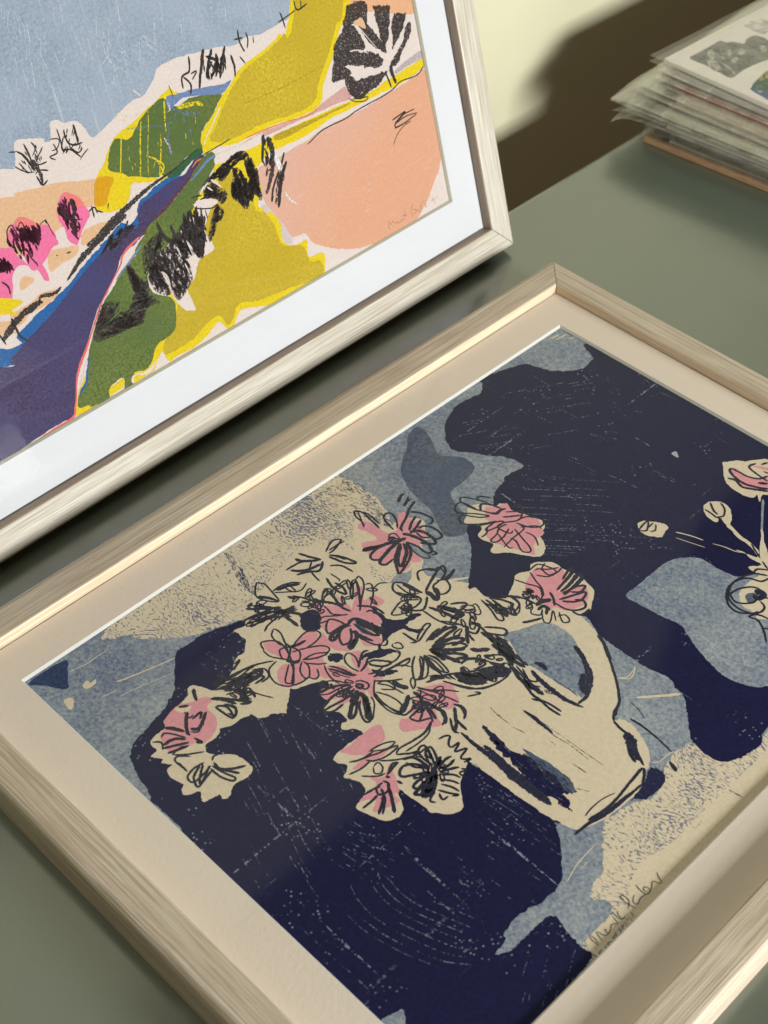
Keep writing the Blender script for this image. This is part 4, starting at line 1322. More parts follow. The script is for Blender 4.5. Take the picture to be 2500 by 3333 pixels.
S charr 177,118:-2256 1339 -16 -5 -17 -6
S charr 177,118:-2273 1314 -15 -5 -15 -5
S charr 179,119:-2225 1259 -10 -5 -11 -4
S charr 176,117:-2296 1349 -10 -9 -7 -10
S charr 178,118:-2238 1301 -21 -5 -20 -6
S charr 179,119:-2180 1273 -23 -5 -23 -4
S charr 177,118:-2241 1318 -13 -2 -13 -2
S charr 176,117:-2288 1347 -13 -4 -13 -3
S charr 177,118:-2251 1304 -19 -3 -19 -6
S charr 176,118:-2279 1337 -19 -7 -20 -6
S charr 177,118:-2239 1333 -18 -9 -19 -10
S charr 178,118:-2252 1299 -16 -6 -16 -7
S charr 178,119:-2218 1273 -21 -4 -21 -2
S charr 177,118:-2242 1370 -17 -6 -18 -3
S charr 176,118:-2267 1352 -20 -9 -23 -6
S charr 177,118:-2282 1314 -7 -8 -8 -6
S charr 177,118:-2233 1317 -24 -1 -24 2
S charr 177,118:-2289 1310 -15 -6 -15 -4
S charr 177,118:-2220 1336 -25 6 -23 7
S charr 176,117:-2293 1360 -15 -6 -12 -8
S charr 178,118:-2246 1300 -15 -8 -16 -6
S charr 176,118:-2274 1337 -13 4 -14 4
S charr 176,118:-2261 1343 -24 4 -23 -2
S charr 177,118:-2253 1354 -16 -12 -16 -11
S charr 177,118:-2239 1361 -18 -10 -20 -7
S charr 176,117:-2314 1328 -10 -7 -10 -7
S charr 178,119:-2214 1288 -18 -3 -18 1
S charr 177,118:-2268 1323 -16 0 -15 0
S charr 177,118:-2236 1322 -14 -4 -13 -4
S charr 177,118:-2289 1308 -18 -1 -16 -5
S charr 177,118:-2222 1340 -19 -5 -20 -1
S charr 177,118:-2252 1338 -22 -5 -21 -9
S charr 177,118:-2262 1340 -14 -4 -14 -4
S charr 176,118:-2304 1319 -15 -6 -13 -6
S charr 176,118:-2301 1329 -16 -9 -17 -8
S charr 179,120:-2202 1236 -17 -1 -18 -1
S charr 178,119:-2236 1295 -10 -14 -15 -9
S charr 179,120:-2186 1255 -19 -4 -19 -6
S charr 178,119:-2243 1287 -14 0 -13 -2
S charr 176,117:-2286 1342 -21 0 -19 -3
S charr 178,118:-2259 1292 -10 -5 -11 -3
S charr 176,117:-2302 1337 -11 -4 -10 -5
S charr 177,118:-2242 1338 -14 -8 -17 -4
S charr 177,118:-2238 1312 -22 -5 -22 -3
S charr 178,119:-2200 1293 -17 -5 -18 -3
S charr 176,118:-2306 1314 -15 -7 -15 -5
S charr 177,118:-2264 1303 -22 -1 -22 2
S charr 177,118:-2282 1316 -15 0 -14 1
S charr 176,117:-2274 1349 -18 5 -19 3
S charr 177,118:-2249 1338 -16 2 -16 -3
S charr 178,119:-2227 1298 -18 -8 -21 -7
S charr 176,118:-2281 1349 -20 -10 -18 -12
S charr 179,119:-2212 1279 -14 -3 -14 -1
S charr 176,118:-2279 1347 -18 -5 -19 -2
S charr 176,117:-2275 1362 -17 -6 -16 -7
S charr 179,120:-2184 1247 -21 -1 -20 4
F charl:-2267 1240 42 -52 -34 -48 -34 0 -45 -57 -45 -30 2 42 48 77
S charr 179,119:-2266 1207 -10 -9 -12 -6
S charr 179,119:-2293 1181 -4 -14 -7 -12
S charr 179,119:-2258 1220 -15 -18 -20 -13
S charr 179,119:-2277 1208 -11 -14 -13 -10
S charr 179,120:-2306 1152 -14 -12 -16 -9
S charr 179,120:-2276 1185 -6 -12 -9 -12
S charr 180,120:-2323 1120 -9 -11 -8 -11
S charr 179,119:-2255 1227 -11 -8 -14 -5
S charr 179,119:-2305 1159 -17 -4 -17 -4
S charr 180,120:-2278 1160 -8 -10 -12 -7
S charr 180,120:-2232 1188 -17 -15 -15 -15
S charr 179,119:-2283 1175 -17 -11 -21 -6
S charr 179,119:-2257 1225 -13 -16 -17 -12
S charr 180,120:-2237 1200 -2 -12 -3 -12
S charr 180,120:-2369 1076 -7 -10 -6 -10
S charr 179,120:-2310 1144 -6 -10 -8 -9
S charr 179,120:-2333 1131 -3 -12 -3 -12
S charr 179,119:-2352 1105 -13 -3 -11 -5
S charr 180,120:-2269 1172 -9 -12 -6 -14
S charr 180,120:-2257 1170 -11 -9 -10 -10
S charr 180,120:-2267 1159 -8 -8 -7 -9
S charr 179,119:-2263 1226 -11 -12 -10 -13
S charr 179,120:-2274 1175 -16 -16 -19 -12
S charr 180,120:-2319 1103 -23 0 -24 4
S charr 179,119:-2265 1228 -18 -11 -17 -12
S charr 179,119:-2271 1218 -13 -7 -13 -6
S charr 179,120:-2275 1180 -19 -15 -22 -13
S charr 179,119:-2292 1187 -15 -15 -16 -13
S charr 179,119:-2250 1221 -14 -18 -17 -15
S charr 180,120:-2250 1162 -11 -8 -10 -9
S charr 180,120:-2345 1092 -15 -7 -11 -12
S charr 179,120:-2323 1131 -7 -9 -11 -5
S charr 179,120:-2265 1189 -11 -9 -12 -8
S charr 179,119:-2254 1212 -25 -8 -27 -1
S charr 179,120:-2323 1129 -10 -12 -8 -14
S charr 180,120:-2335 1095 -9 -9 -8 -10
S charr 179,119:-2296 1172 -8 -12 -7 -12
S charr 180,120:-2238 1185 -8 -10 -6 -11
S charr 179,119:-2283 1184 -11 -7 -10 -8
S charr 179,119:-2318 1145 -15 -11 -17 -8
S charr 179,119:-2285 1218 -6 -12 -4 -12
S charr 179,120:-2277 1157 -20 -4 -18 -7
S charr 179,119:-2313 1173 -13 -3 -11 -5
S charr 180,120:-2268 1164 -15 -14 -16 -12
S charr 180,120:-2336 1098 -6 -12 -9 -10
F charl:-2416 1275 15 -6 -36 -129 24 -3 25 120 14 -6 -35 -151 -36 -103 -41 4 -28 89 -19 64 -8 72 65 20 11 -87
S charr 157,98:-2488 1177 2 -19 6 -19
S charr 157,98:-2491 1128 1 -19 -1 -19
S charr 157,98:-2472 1198 -4 -23 0 -23
S charr 156,98:-2486 1201 -7 -16 -4 -17
S charr 158,99:-2402 1148 -8 -17 -6 -17
S charr 156,98:-2530 1189 3 -30 9 -31
S charr 156,97:-2491 1229 -2 -26 -2 -26
S charr 156,98:-2511 1192 -6 -26 -11 -24
S charr 157,98:-2507 1157 -3 -27 -9 -25
S charr 159,99:-2443 1082 -6 -25 -2 -25
S charr 156,97:-2493 1229 -20 -20 -21 -18
S charr 157,98:-2382 1237 -2 -21 -3 -21
S charr 157,98:-2421 1223 -3 -17 -6 -16
S charr 156,97:-2493 1237 -4 -14 -3 -15
S charr 159,99:-2479 1045 13 -25 6 -26
S charr 158,99:-2441 1086 -18 -16 -21 -14
S charr 158,99:-2422 1125 -14 -24 -11 -24
S charr 157,98:-2470 1196 -1 -16 -1 -17
S charr 158,98:-2497 1113 -1 -22 1 -23
S charr 159,99:-2494 1032 6 -16 5 -17
S charr 158,99:-2509 1100 8 -24 -2 -24
S charr 158,99:-2431 1124 2 -23 -1 -23
S charr 159,99:-2478 1035 0 -18 2 -18
S charr 156,98:-2474 1211 -6 -30 -13 -27
S charr 158,99:-2430 1120 -3 -29 -12 -26
S charr 159,99:-2443 1064 7 -16 2 -16
S charr 156,98:-2425 1245 -6 -18 1 -20
S charr 156,98:-2525 1189 0 -23 4 -25
S charr 157,98:-2490 1173 15 -29 13 -30
S charr 158,99:-2483 1092 -7 -14 -7 -15
S charr 157,98:-2496 1129 -4 -15 -1 -16
S charr 158,99:-2439 1085 -21 -14 -21 -14
S charr 157,98:-2439 1231 5 -31 7 -31
S charr 156,98:-2506 1188 1 -29 -3 -28
S charr 157,98:-2492 1133 6 -26 5 -26
S charr 157,98:-2415 1241 -9 -26 -12 -24
S charr 157,98:-2437 1223 0 -30 0 -31
S charr 158,99:-2470 1100 -2 -29 -2 -29
S charr 156,98:-2495 1218 -3 -28 1 -29
S charr 158,99:-2462 1116 -10 -21 -14 -20
S charr 156,97:-2504 1215 3 -19 1 -18
S charr 157,98:-2515 1143 0 -26 3 -26
S charr 157,98:-2475 1147 -5 -19 -7 -19
S charr 159,99:-2437 1099 1 -19 1 -19
S charr 158,99:-2471 1090 -14 -22 -13 -23
S charr 158,99:-2488 1060 -4 -15 -2 -15
S charr 158,99:-2469 1079 -3 -27 -17 -21
S charr 157,98:-2495 1135 11 -24 5 -25
S charr 158,99:-2432 1119 4 -19 6 -20
S charr 157,98:-2434 1182 -6 -25 -11 -23
S charr 158,99:-2468 1106 -7 -18 -7 -18
S charr 159,99:-2455 1047 -3 -26 -1 -25
S charr 158,99:-2460 1086 4 -18 5 -18
S charr 157,98:-2496 1188 1 -31 -2 -31
S charr 157,98:-2472 1179 -17 -23 -11 -26
S charr 156,97:-2535 1200 2 -19 11 -19
S charr 159,99:-2484 1054 9 -26 9 -25
S charr 159,99:-2467 1056 -11 -13 -8 -16
S charr 159,99:-2469 1064 -8 -24 -14 -21
S charr 157,98:-2415 1246 -4 -21 -2 -22
S charr 156,98:-2495 1184 1 -18 -1 -19
S charr 156,98:-2483 1187 -18 -19 -8 -25
S charr 158,99:-2423 1118 -7 -22 -2 -24
S charr 156,98:-2480 1210 -4 -15 -5 -15
S charr 158,99:-2427 1138 -8 -26 -5 -27
S charr 158,99:-2461 1099 -5 -22 -6 -22
S charr 158,99:-2434 1161 -6 -25 -12 -22
S charr 159,99:-2440 1084 -4 -17 -2 -18
S charr 156,98:-2412 1272 -4 -22 -2 -23
S charr 158,99:-2451 1141 3 -28 -1 -28
S charr 157,98:-2499 1184 2 -32 2 -33
S charr 155,97:-2514 1231 -11 -21 -12 -20
S charr 158,99:-2442 1109 3 -16 2 -16
S charr 159,99:-2417 1094 -10 -24 -8 -25
S charr 158,98:-2438 1177 2 -31 2 -32
S charr 156,98:-2502 1218 8 -22 11 -21
S charr 159,99:-2457 1092 20 -25 5 -28
S charr 159,99:-2411 1122 -6 -30 -7 -31
S charr 157,98:-2500 1177 -4 -27 -11 -25
S charr 159,99:-2465 1072 3 -18 3 -18
S charr 158,98:-2381 1213 -13 -21 -10 -23
S charr 158,99:-2459 1097 -8 -19 -12 -16
S charr 158,99:-2424 1117 -9 -20 -9 -20
S charr 159,99:-2465 1032 2 -18 1 -18
S charr 157,98:-2486 1157 -4 -15 -4 -16
S charr 156,97:-2489 1242 -12 -25 -11 -25
S charr 159,99:-2489 1066 14 -23 12 -24
S charr 156,98:-2511 1204 -1 -26 0 -25
S charr 159,99:-2440 1095 6 -33 -3 -32
S charr 157,98:-2477 1207 6 -29 11 -28
S charr 159,99:-2422 1096 -10 -14 -8 -16
S charr 157,98:-2501 1137 9 -22 4 -22
S charr 158,99:-2473 1102 -18 -25 -17 -26
S charr 159,100:-2440 1030 -9 -16 -7 -16
S charr 158,99:-2506 1074 5 -21 10 -22
S charr 158,99:-2491 1068 -6 -17 -1 -19
S charr 159,99:-2454 1035 -7 -19 -9 -19
S charr 159,99:-2494 1038 5 -20 9 -21
S charr 157,98:-2508 1142 8 -19 6 -19
S charr 157,98:-2530 1162 20 -30 19 -31
S charr 158,98:-2435 1159 -17 -24 -12 -26
S charr 158,99:-2396 1179 -6 -26 -6 -25
S charr 159,99:-2426 1069 -4 -19 -7 -18
S charr 156,98:-2497 1204 -17 -25 -12 -28
S charr 156,97:-2493 1231 -1 -22 -6 -21
S charr 156,97:-2486 1248 1 -29 4 -29
S charr 157,98:-2431 1180 -10 -29 -21 -22
S charr 157,98:-2469 1177 8 -26 7 -26
S charr 157,98:-2490 1145 -8 -16 -13 -14
S charr 157,98:-2485 1158 -9 -18 -13 -16
F charl:-2845 1086 98 69 70 -10 95 61 87 34 23 -41 -56 -89 24 -74 -56 -16 1 -107 -56 -49 -76 -39 -26 34 -15 134 -22 41 22 -147 -92 54
S charr 193,135:-2781 1077 -6 -29 -2 -30
S charr 196,137:-2714 928 2 -18 1 -18
S charr 198,138:-2687 914 18 -23 13 -24
S charr 195,137:-2574 1139 3 -27 5 -27
S charr 194,136:-2681 1085 -9 -24 -12 -23
S charr 192,135:-2797 1095 10 -26 6 -27
S charr 195,136:-2512 1224 4 -31 1 -32
S charr 197,138:-2596 1004 2 -28 6 -29
S charr 192,134:-2763 1153 13 -30 6 -30
S charr 192,135:-2745 1129 5 -20 7 -20
S charr 197,138:-2638 959 3 -21 3 -20
S charr 193,135:-2723 1113 7 -32 1 -32
S charr 195,137:-2630 1085 -1 -26 -6 -24
S charr 194,136:-2790 990 0 -20 0 -20
S charr 198,139:-2632 935 15 -21 7 -23
S charr 194,136:-2656 1094 -4 -20 0 -21
S charr 195,137:-2548 1145 4 -21 6 -20
S charr 198,138:-2674 892 -7 -25 -4 -25
S charr 192,134:-2781 1104 2 -21 -1 -22
S charr 193,135:-2776 1061 1 -27 4 -27
S charr 196,138:-2674 969 -4 -30 -5 -28
S charr 195,136:-2767 999 11 -34 16 -34
S charr 194,136:-2791 975 5 -29 7 -29
S charr 193,135:-2673 1148 -4 -21 -4 -22
S charr 197,138:-2711 909 14 -21 13 -22
S charr 193,135:-2808 1033 11 -20 13 -20
S charr 191,134:-2830 1083 1 -16 0 -15
S charr 195,137:-2541 1168 9 -23 5 -23
S charr 195,136:-2764 981 0 -21 -1 -21
S charr 195,137:-2709 1000 -2 -21 -1 -20
S charr 192,134:-2801 1097 -11 -28 -3 -32
S charr 195,137:-2567 1115 -5 -18 -8 -17
S charr 194,136:-2686 1084 12 -29 9 -30
S charr 196,137:-2700 982 6 -21 6 -20
S charr 194,136:-2779 1003 6 -20 8 -19
S charr 198,139:-2647 874 -8 -20 -10 -19
S charr 195,136:-2776 982 13 -31 15 -31
S charr 194,136:-2664 1123 18 -26 20 -25
S charr 195,136:-2605 1134 -7 -28 -2 -30
S charr 196,137:-2652 1060 19 -26 20 -25
S charr 192,134:-2751 1155 15 -32 12 -32
S charr 195,136:-2573 1171 6 -19 5 -20
S charr 197,138:-2604 991 2 -31 7 -30
S charr 192,135:-2787 1095 7 -22 5 -21
S charr 195,137:-2575 1147 10 -30 10 -30
S charr 198,139:-2634 911 -5 -32 0 -33
S charr 196,137:-2538 1102 0 -23 4 -23
S charr 194,136:-2617 1170 11 -20 13 -18
S charr 198,139:-2631 921 4 -23 7 -24
S charr 195,136:-2501 1237 5 -21 2 -21
S charr 193,135:-2749 1068 2 -17 3 -18
S charr 196,137:-2554 1104 12 -26 11 -25
S charr 197,138:-2589 1042 -4 -28 0 -28
S charr 197,138:-2529 1076 -2 -22 4 -22
S charr 197,138:-2525 1075 -3 -21 1 -21
S charr 196,137:-2660 994 4 -23 9 -23
S charr 195,136:-2769 968 3 -19 4 -19
S charr 194,136:-2592 1194 3 -34 2 -33
S charr 196,137:-2673 1004 11 -23 12 -23
S charr 193,135:-2766 1083 5 -23 4 -23
S charr 198,138:-2704 869 6 -18 7 -19
S charr 194,135:-2811 1003 0 -33 0 -33
S charr 192,135:-2822 1062 -3 -29 0 -31
S charr 196,137:-2559 1132 13 -28 14 -29
S charr 198,139:-2615 907 -6 -21 -5 -21
S charr 195,136:-2673 1064 -3 -32 -8 -29
S charr 195,136:-2650 1074 0 -21 -2 -20
S charr 192,134:-2779 1118 -2 -21 -7 -18
S charr 193,135:-2761 1079 3 -23 4 -23
S charr 194,136:-2722 1037 4 -24 5 -24
S charr 196,137:-2553 1100 -3 -16 1 -17
S charr 195,136:-2575 1154 3 -19 6 -20
S charr 196,137:-2503 1150 -10 -13 -8 -14
S charr 195,136:-2589 1166 3 -30 -6 -28
S charr 192,135:-2761 1107 -2 -18 -4 -18
S charr 195,137:-2505 1215 11 -21 11 -20
S charr 194,136:-2598 1183 -8 -16 -6 -17
S charr 196,137:-2584 1063 3 -17 9 -16
S charr 196,137:-2712 975 0 -18 0 -19
S charr 198,138:-2651 955 20 -32 25 -29
S charr 192,134:-2822 1099 13 -26 4 -27
S charr 198,139:-2674 872 -8 -20 -7 -21
S charr 198,139:-2604 954 -3 -25 0 -25
S charr 197,138:-2567 1009 -5 -20 -7 -19
S charr 193,135:-2771 1079 -5 -25 -4 -26
S charr 195,136:-2538 1208 -1 -33 -7 -31
S charr 196,137:-2661 1004 -8 -18 -4 -19
S charr 193,135:-2628 1183 -4 -30 -8 -30
S charr 193,135:-2699 1150 -3 -18 0 -19
S charr 194,136:-2704 1099 -4 -31 -4 -31
S charr 193,135:-2802 1016 8 -19 7 -20
S charr 194,136:-2758 1057 24 -28 23 -29
S charr 194,136:-2709 1073 -3 -18 -4 -17
S charr 197,138:-2656 973 1 -26 9 -27
S charr 197,138:-2679 930 6 -25 4 -24
S charr 193,135:-2710 1123 3 -31 -1 -29
S charr 194,136:-2605 1174 11 -32 9 -33
S charr 196,137:-2670 1019 3 -30 -3 -29
S charr 194,136:-2639 1130 15 -24 14 -25
S charr 198,139:-2607 943 9 -27 12 -26
S charr 195,137:-2598 1127 2 -29 -2 -28
S charr 195,137:-2588 1123 5 -26 2 -25
S charr 193,135:-2773 1055 -6 -27 7 -29
S charr 197,138:-2618 1006 8 -20 6 -21
S charr 193,135:-2697 1118 2 -30 6 -30
S charr 194,136:-2566 1195 8 -26 8 -26
S charr 196,137:-2552 1108 16 -26 21 -25
S charr 196,137:-2563 1111 12 -24 10 -25
S charr 196,137:-2677 984 -1 -19 -6 -17
S charr 195,137:-2570 1130 -6 -29 3 -32
S charr 195,137:-2530 1198 9 -33 12 -33
S charr 193,135:-2745 1080 10 -18 7 -18
S charr 192,134:-2806 1118 13 -28 7 -28
S charr 194,136:-2777 1012 -2 -19 3 -19
S charr 196,137:-2579 1096 10 -24 15 -22
S charr 192,134:-2770 1127 -2 -22 -1 -23
S charr 198,139:-2657 899 -2 -20 1 -21
S charr 197,138:-2692 910 16 -15 11 -18
S charr 192,135:-2757 1121 7 -20 6 -21
S charr 197,138:-2608 1016 -4 -17 -2 -18
S charr 194,136:-2701 1054 -2 -28 14 -28
S charr 196,138:-2598 1018 -11 -12 -8 -15
S charr 197,138:-2628 1007 3 -24 5 -25
S charr 193,135:-2831 1051 13 -32 13 -32
S charr 193,135:-2726 1119 4 -32 -1 -32
S charr 196,137:-2597 1080 4 -27 10 -27
S charr 198,139:-2646 911 3 -17 4 -17
S charr 195,136:-2546 1180 2 -29 4 -29
S charr 195,136:-2630 1104 -14 -25 -12 -25
S charr 195,136:-2571 1140 -13 -26 -10 -27
S charr 196,137:-2669 986 -6 -27 2 -28
S charr 197,138:-2594 1048 11 -33 14 -32
S charr 197,138:-2626 973 -4 -16 -2 -16
S charr 196,137:-2726 947 8 -17 8 -16
S charr 196,137:-2631 1040 -2 -16 -3 -15
S charr 195,137:-2704 999 -3 -19 3 -20
S charr 195,136:-2707 1018 0 -18 6 -18
S charr 194,136:-2788 1003 3 -29 3 -30
S charr 197,138:-2560 1061 -1 -16 -5 -15
S charr 195,137:-2758 956 11 -28 6 -28
S charr 193,135:-2745 1066 4 -23 9 -23
S charr 194,136:-2597 1157 3 -18 3 -18
S charr 198,138:-2580 990 -12 -27 -10 -28
S charr 193,135:-2746 1103 3 -23 3 -23
S charr 192,134:-2824 1089 12 -31 13 -30
S charr 194,136:-2711 1060 5 -29 5 -30
S charr 196,137:-2637 1035 4 -18 4 -19
S charr 196,137:-2630 1025 5 -17 8 -17
S charr 192,135:-2714 1149 1 -18 1 -17
S charr 198,139:-2641 910 13 -19 9 -22
S charr 194,136:-2650 1161 7 -34 4 -34
S charr 198,138:-2668 926 1 -35 -5 -33
S charr 196,138:-2654 994 6 -27 8 -26
S charr 194,136:-2511 1227 -2 -19 -6 -17
S charr 196,137:-2748 929 -2 -18 3 -19
S charr 195,136:-2512 1218 -5 -16 -3 -17
S charr 197,138:-2581 1028 12 -30 10 -30
S charr 197,138:-2582 1011 -1 -26 0 -25
S charr 195,137:-2650 1043 0 -18 0 -18
S charr 195,137:-2611 1117 18 -25 9 -28
S charr 193,135:-2778 1052 -3 -17 0 -17
S charr 194,136:-2790 1017 17 -25 15 -26
S charr 192,135:-2815 1050 1 -18 -5 -16
S charr 193,135:-2806 1068 10 -27 5 -27
S charr 195,136:-2578 1151 9 -22 10 -23
S charr 192,134:-2802 1095 -3 -16 -3 -16
S charr 197,138:-2693 957 9 -30 8 -29
S charr 197,138:-2641 943 -1 -19 -1 -18
S charr 193,135:-2789 1043 15 -23 18 -23
S charr 192,135:-2830 1050 -2 -30 1 -31
S charr 195,136:-2593 1121 -6 -22 -4 -22
S charr 197,138:-2703 914 1 -30 -2 -29
S charr 194,135:-2769 1039 7 -19 10 -19
S charr 196,137:-2575 1089 -1 -16 -2 -16
S charr 194,136:-2738 1062 16 -32 9 -33
S charr 192,134:-2791 1100 -5 -20 -7 -18
S charr 194,136:-2577 1197 1 -27 -1 -27
S charr 194,136:-2785 986 2 -21 8 -21
S charr 196,137:-2670 976 0 -24 0 -24
S charr 194,136:-2809 987 4 -19 0 -18
S charr 192,135:-2780 1105 10 -32 13 -31
S charr 193,135:-2664 1127 -14 -13 -7 -19
S charr 193,135:-2675 1156 11 -31 18 -30
S charr 196,137:-2562 1090 4 -29 0 -29
S charr 191,134:-2827 1106 15 -20 15 -19
S charr 192,134:-2817 1106 15 -33 24 -29
S charr 194,136:-2735 1042 2 -23 -3 -23
S charr 195,136:-2648 1096 3 -28 3 -28
S charr 196,137:-2572 1075 5 -20 -3 -19
S charr 194,135:-2810 1003 1 -31 2 -31
S charr 157,98:-2452 1194 3 -31 -1 -29
S charr 158,99:-2482 1096 5 -33 -3 -32
S charr 159,99:-2432 1112 -2 -27 -4 -27
S charr 157,98:-2481 1180 -1 -20 3 -20
S charr 159,100:-2440 1050 -2 -21 0 -20
S charr 157,98:-2439 1179 -2 -23 0 -23
S charr 157,98:-2503 1128 2 -17 -1 -16
S charr 157,98:-2480 1172 -7 -32 1 -34
S charr 158,99:-2448 1124 0 -19 -8 -17
S charr 158,99:-2480 1116 12 -24 10 -26
S charr 158,98:-2432 1165 -13 -26 -16 -25
S charr 157,98:-2454 1199 -16 -19 -13 -21
S charr 159,99:-2462 1069 0 -26 1 -26
S charr 158,99:-2408 1182 -7 -29 -11 -26
S charr 159,99:-2461 1070 -3 -21 -6 -20
S charr 159,100:-2443 1031 -6 -18 -3 -19
S charr 158,99:-2433 1154 1 -27 -1 -26
S charr 158,99:-2463 1072 -11 -21 -13 -20
S charr 159,99:-2416 1140 7 -30 7 -29
S charr 157,98:-2474 1163 -2 -18 -2 -18
S charr 158,99:-2433 1141 -16 -16 -16 -17
S charr 158,99:-2404 1145 -4 -15 -2 -16
S charr 158,99:-2428 1154 -2 -25 1 -26
S charr 157,98:-2461 1176 -1 -25 8 -26
S charr 157,98:-2468 1183 -1 -30 0 -31
S charr 159,99:-2408 1107 -7 -13 -4 -15
S charr 158,99:-2465 1093 -9 -24 -7 -26
S charr 157,98:-2448 1203 2 -26 -6 -23
S charr 159,99:-2457 1045 0 -17 -1 -16
S charr 159,100:-2442 1044 -3 -17 -1 -17
S charr 158,99:-2411 1179 7 -28 3 -27
S charr 159,99:-2410 1084 -11 -22 -9 -23
S charr 158,99:-2433 1144 1 -27 -4 -26
S charr 158,99:-2418 1140 0 -18 -1 -18
S charr 159,99:-2440 1054 -12 -27 -10 -28
S charr 158,99:-2429 1135 -9 -23 -13 -20
S charr 158,99:-2417 1158 -4 -27 -4 -27
S charr 157,98:-2427 1204 -5 -22 -5 -23
S charr 157,98:-2432 1207 9 -30 10 -29
S charr 158,99:-2444 1140 1 -31 4 -32
S paper 97,39:-2749 1032 25 -53 -5 -83
S paper 117,59:-2610 1126 13 -69
S paper 79,59:-2533 1133 15 -101
S paper 99,59:-2588 1011 13 -69
S paper 177,79:-2259 1387 31 -33 29 -39
S paper 138,59:-2298 1359 33 -37
S char 98:-2370 1311 41 -4 67 -28
S char 79:-2421 1284 49 -27 76 -25 38 11
S char 79:-2352 1241 -2 -54
S char 78:-2426 1341 33 0 46 -13
S char 243,203,162:-1819 1491 -24 -73 -30 -77
S charr 329,370,206:-1792 1467 8 -86 -35 -110 -84 -120
S char 145,166:-1700 1335 -48 -65 -68 -71 -40 -54 -22 -54
S char 187,333,187:-1699 1279 -76 -96 -65 -144
S white 207,331,165:-1768 1348 6 -65 -1 -63
F charl:-2824 1210 58 26 78 16 16 -58 -71 -61 -102 -47 -14 -107 -51 -40 -56 79 8 120 31 -45 60 -69 11 98
S charr 152,95:-2917 1031 -18 -5 -16 -7
S charr 152,95:-2787 1180 -9 -10 -9 -10
S charr 153,96:-2903 1023 0 -14 -3 -14
S charr 153,96:-2864 1028 -20 -7 -20 -9
S charr 153,96:-2742 1149 -11 -9 -11 -10
S charr 153,95:-2905 1040 -11 -14 -12 -13
S charr 152,95:-2903 1056 -15 0 -13 -5
S charr 153,95:-2906 1040 -13 -16 -13 -16
S charr 153,96:-2708 1189 -2 -13 -4 -12
S charr 153,95:-2903 1024 -18 -17 -17 -18
S charr 153,96:-2691 1223 -5 -15 -8 -12
S charr 153,95:-2891 1056 -11 -15 -12 -13
S charr 153,95:-2896 1039 -15 -6 -15 -8
S charr 153,96:-2754 1160 -11 -18 -10 -19
S charr 154,96:-2906 974 -6 -14 -7 -13
S charr 153,96:-2888 986 -17 -15 -20 -11
S charr 153,95:-2686 1235 -14 -9 -13 -9
S charr 152,95:-2769 1208 -4 -12 -8 -9
S charr 152,95:-2798 1183 -11 -6 -10 -6
S charr 153,96:-2727 1189 -17 -14 -18 -14
S charr 153,96:-2706 1185 -7 -18 -10 -15
S charr 152,95:-2795 1165 -4 -18 -4 -19
S charr 152,95:-2816 1152 -12 -13 -10 -15
S charr 153,96:-2705 1217 -13 -17 -14 -16
S charr 153,95:-2922 1024 -8 -19 -14 -14
S charr 154,96:-2863 1018 -5 -16 -6 -16
S charr 152,95:-2736 1243 -21 -12 -22 -10
S charr 152,95:-2937 1029 -6 -22 -4 -22
S charr 152,95:-2765 1189 -10 -21 -5 -22
S charr 153,96:-2713 1196 -8 -14 -10 -13
S charr 153,96:-2716 1197 -9 -19 -9 -20
S charr 152,95:-2759 1184 -18 -10 -19 -7
S charr 152,95:-2732 1229 -11 -12 -13 -9
S charr 153,96:-2727 1196 -3 -17 -4 -15
S charr 153,95:-2817 1112 -12 -8 -10 -11
S charr 153,95:-2923 1011 -12 -16 -5 -21
S charr 153,95:-2750 1170 -15 -11 -13 -12
S charr 152,95:-2771 1220 -13 -13 -9 -16
S charr 152,95:-2929 1087 -5 -14 -5 -14
S charr 152,95:-2946 1083 -4 -20 -7 -18
S charr 153,96:-2706 1182 -15 -8 -17 -6
S charr 152,95:-2818 1150 -5 -15 -9 -13
S charr 153,96:-2678 1233 -13 -12 -15 -11
S charr 153,96:-2714 1200 -12 -20 -17 -16
S charr 153,95:-2832 1097 -17 -12 -15 -15
S charr 154,96:-2898 985 -4 -12 -6 -11
S charr 153,96:-2903 1015 -13 -18 -8 -21
S charr 153,95:-2690 1249 -9 -11 -9 -11
S charr 153,95:-2778 1159 -9 -13 -3 -16
S charr 153,96:-2927 1004 -5 -12 -4 -12
S charr 153,95:-2713 1235 -4 -15 -8 -13
S charr 153,96:-2713 1223 -3 -24 1 -25
S charr 153,96:-2706 1212 -2 -12 -3 -13
S charr 153,95:-2891 1045 -7 -12 -5 -13
S charr 153,96:-2915 1005 -9 -9 -6 -12
S charr 152,95:-2930 1034 -12 -19 -13 -20
S charr 153,96:-2873 1028 -13 -17 -8 -19
S charr 152,95:-2938 1079 -4 -22 -8 -22
S charr 153,96:-2710 1184 -10 -9 -10 -10
S charr 153,96:-2768 1134 -9 -9 -9 -9
S charr 153,95:-2786 1142 -20 -13 -14 -19
S charr 152,95:-2903 1054 -10 -10 -11 -8
S charr 153,95:-2887 1040 -8 -8 -10 -7
S charr 152,95:-2924 1061 -21 -9 -17 -14
S charr 153,96:-2796 1120 -8 -10 -7 -10
S charr 152,95:-2925 1047 -19 -12 -21 -9
S charr 153,96:-2748 1156 -14 -10 -12 -11
S charr 152,95:-2930 1038 -19 -9 -20 -10
S charr 153,96:-2708 1213 -8 -16 -7 -17
S charr 153,96:-2895 1038 -4 -14 -7 -11
S charr 153,95:-2746 1182 -7 -11 -6 -13
S charr 152,95:-2751 1237 -12 -10 -13 -9
S charr 153,96:-2887 1024 -11 -7 -13 -5
S charr 153,95:-2693 1247 -11 -15 -10 -15
S charr 154,96:-2873 1006 -8 -13 -8 -12
S charr 153,95:-2734 1193 -10 -17 -6 -19
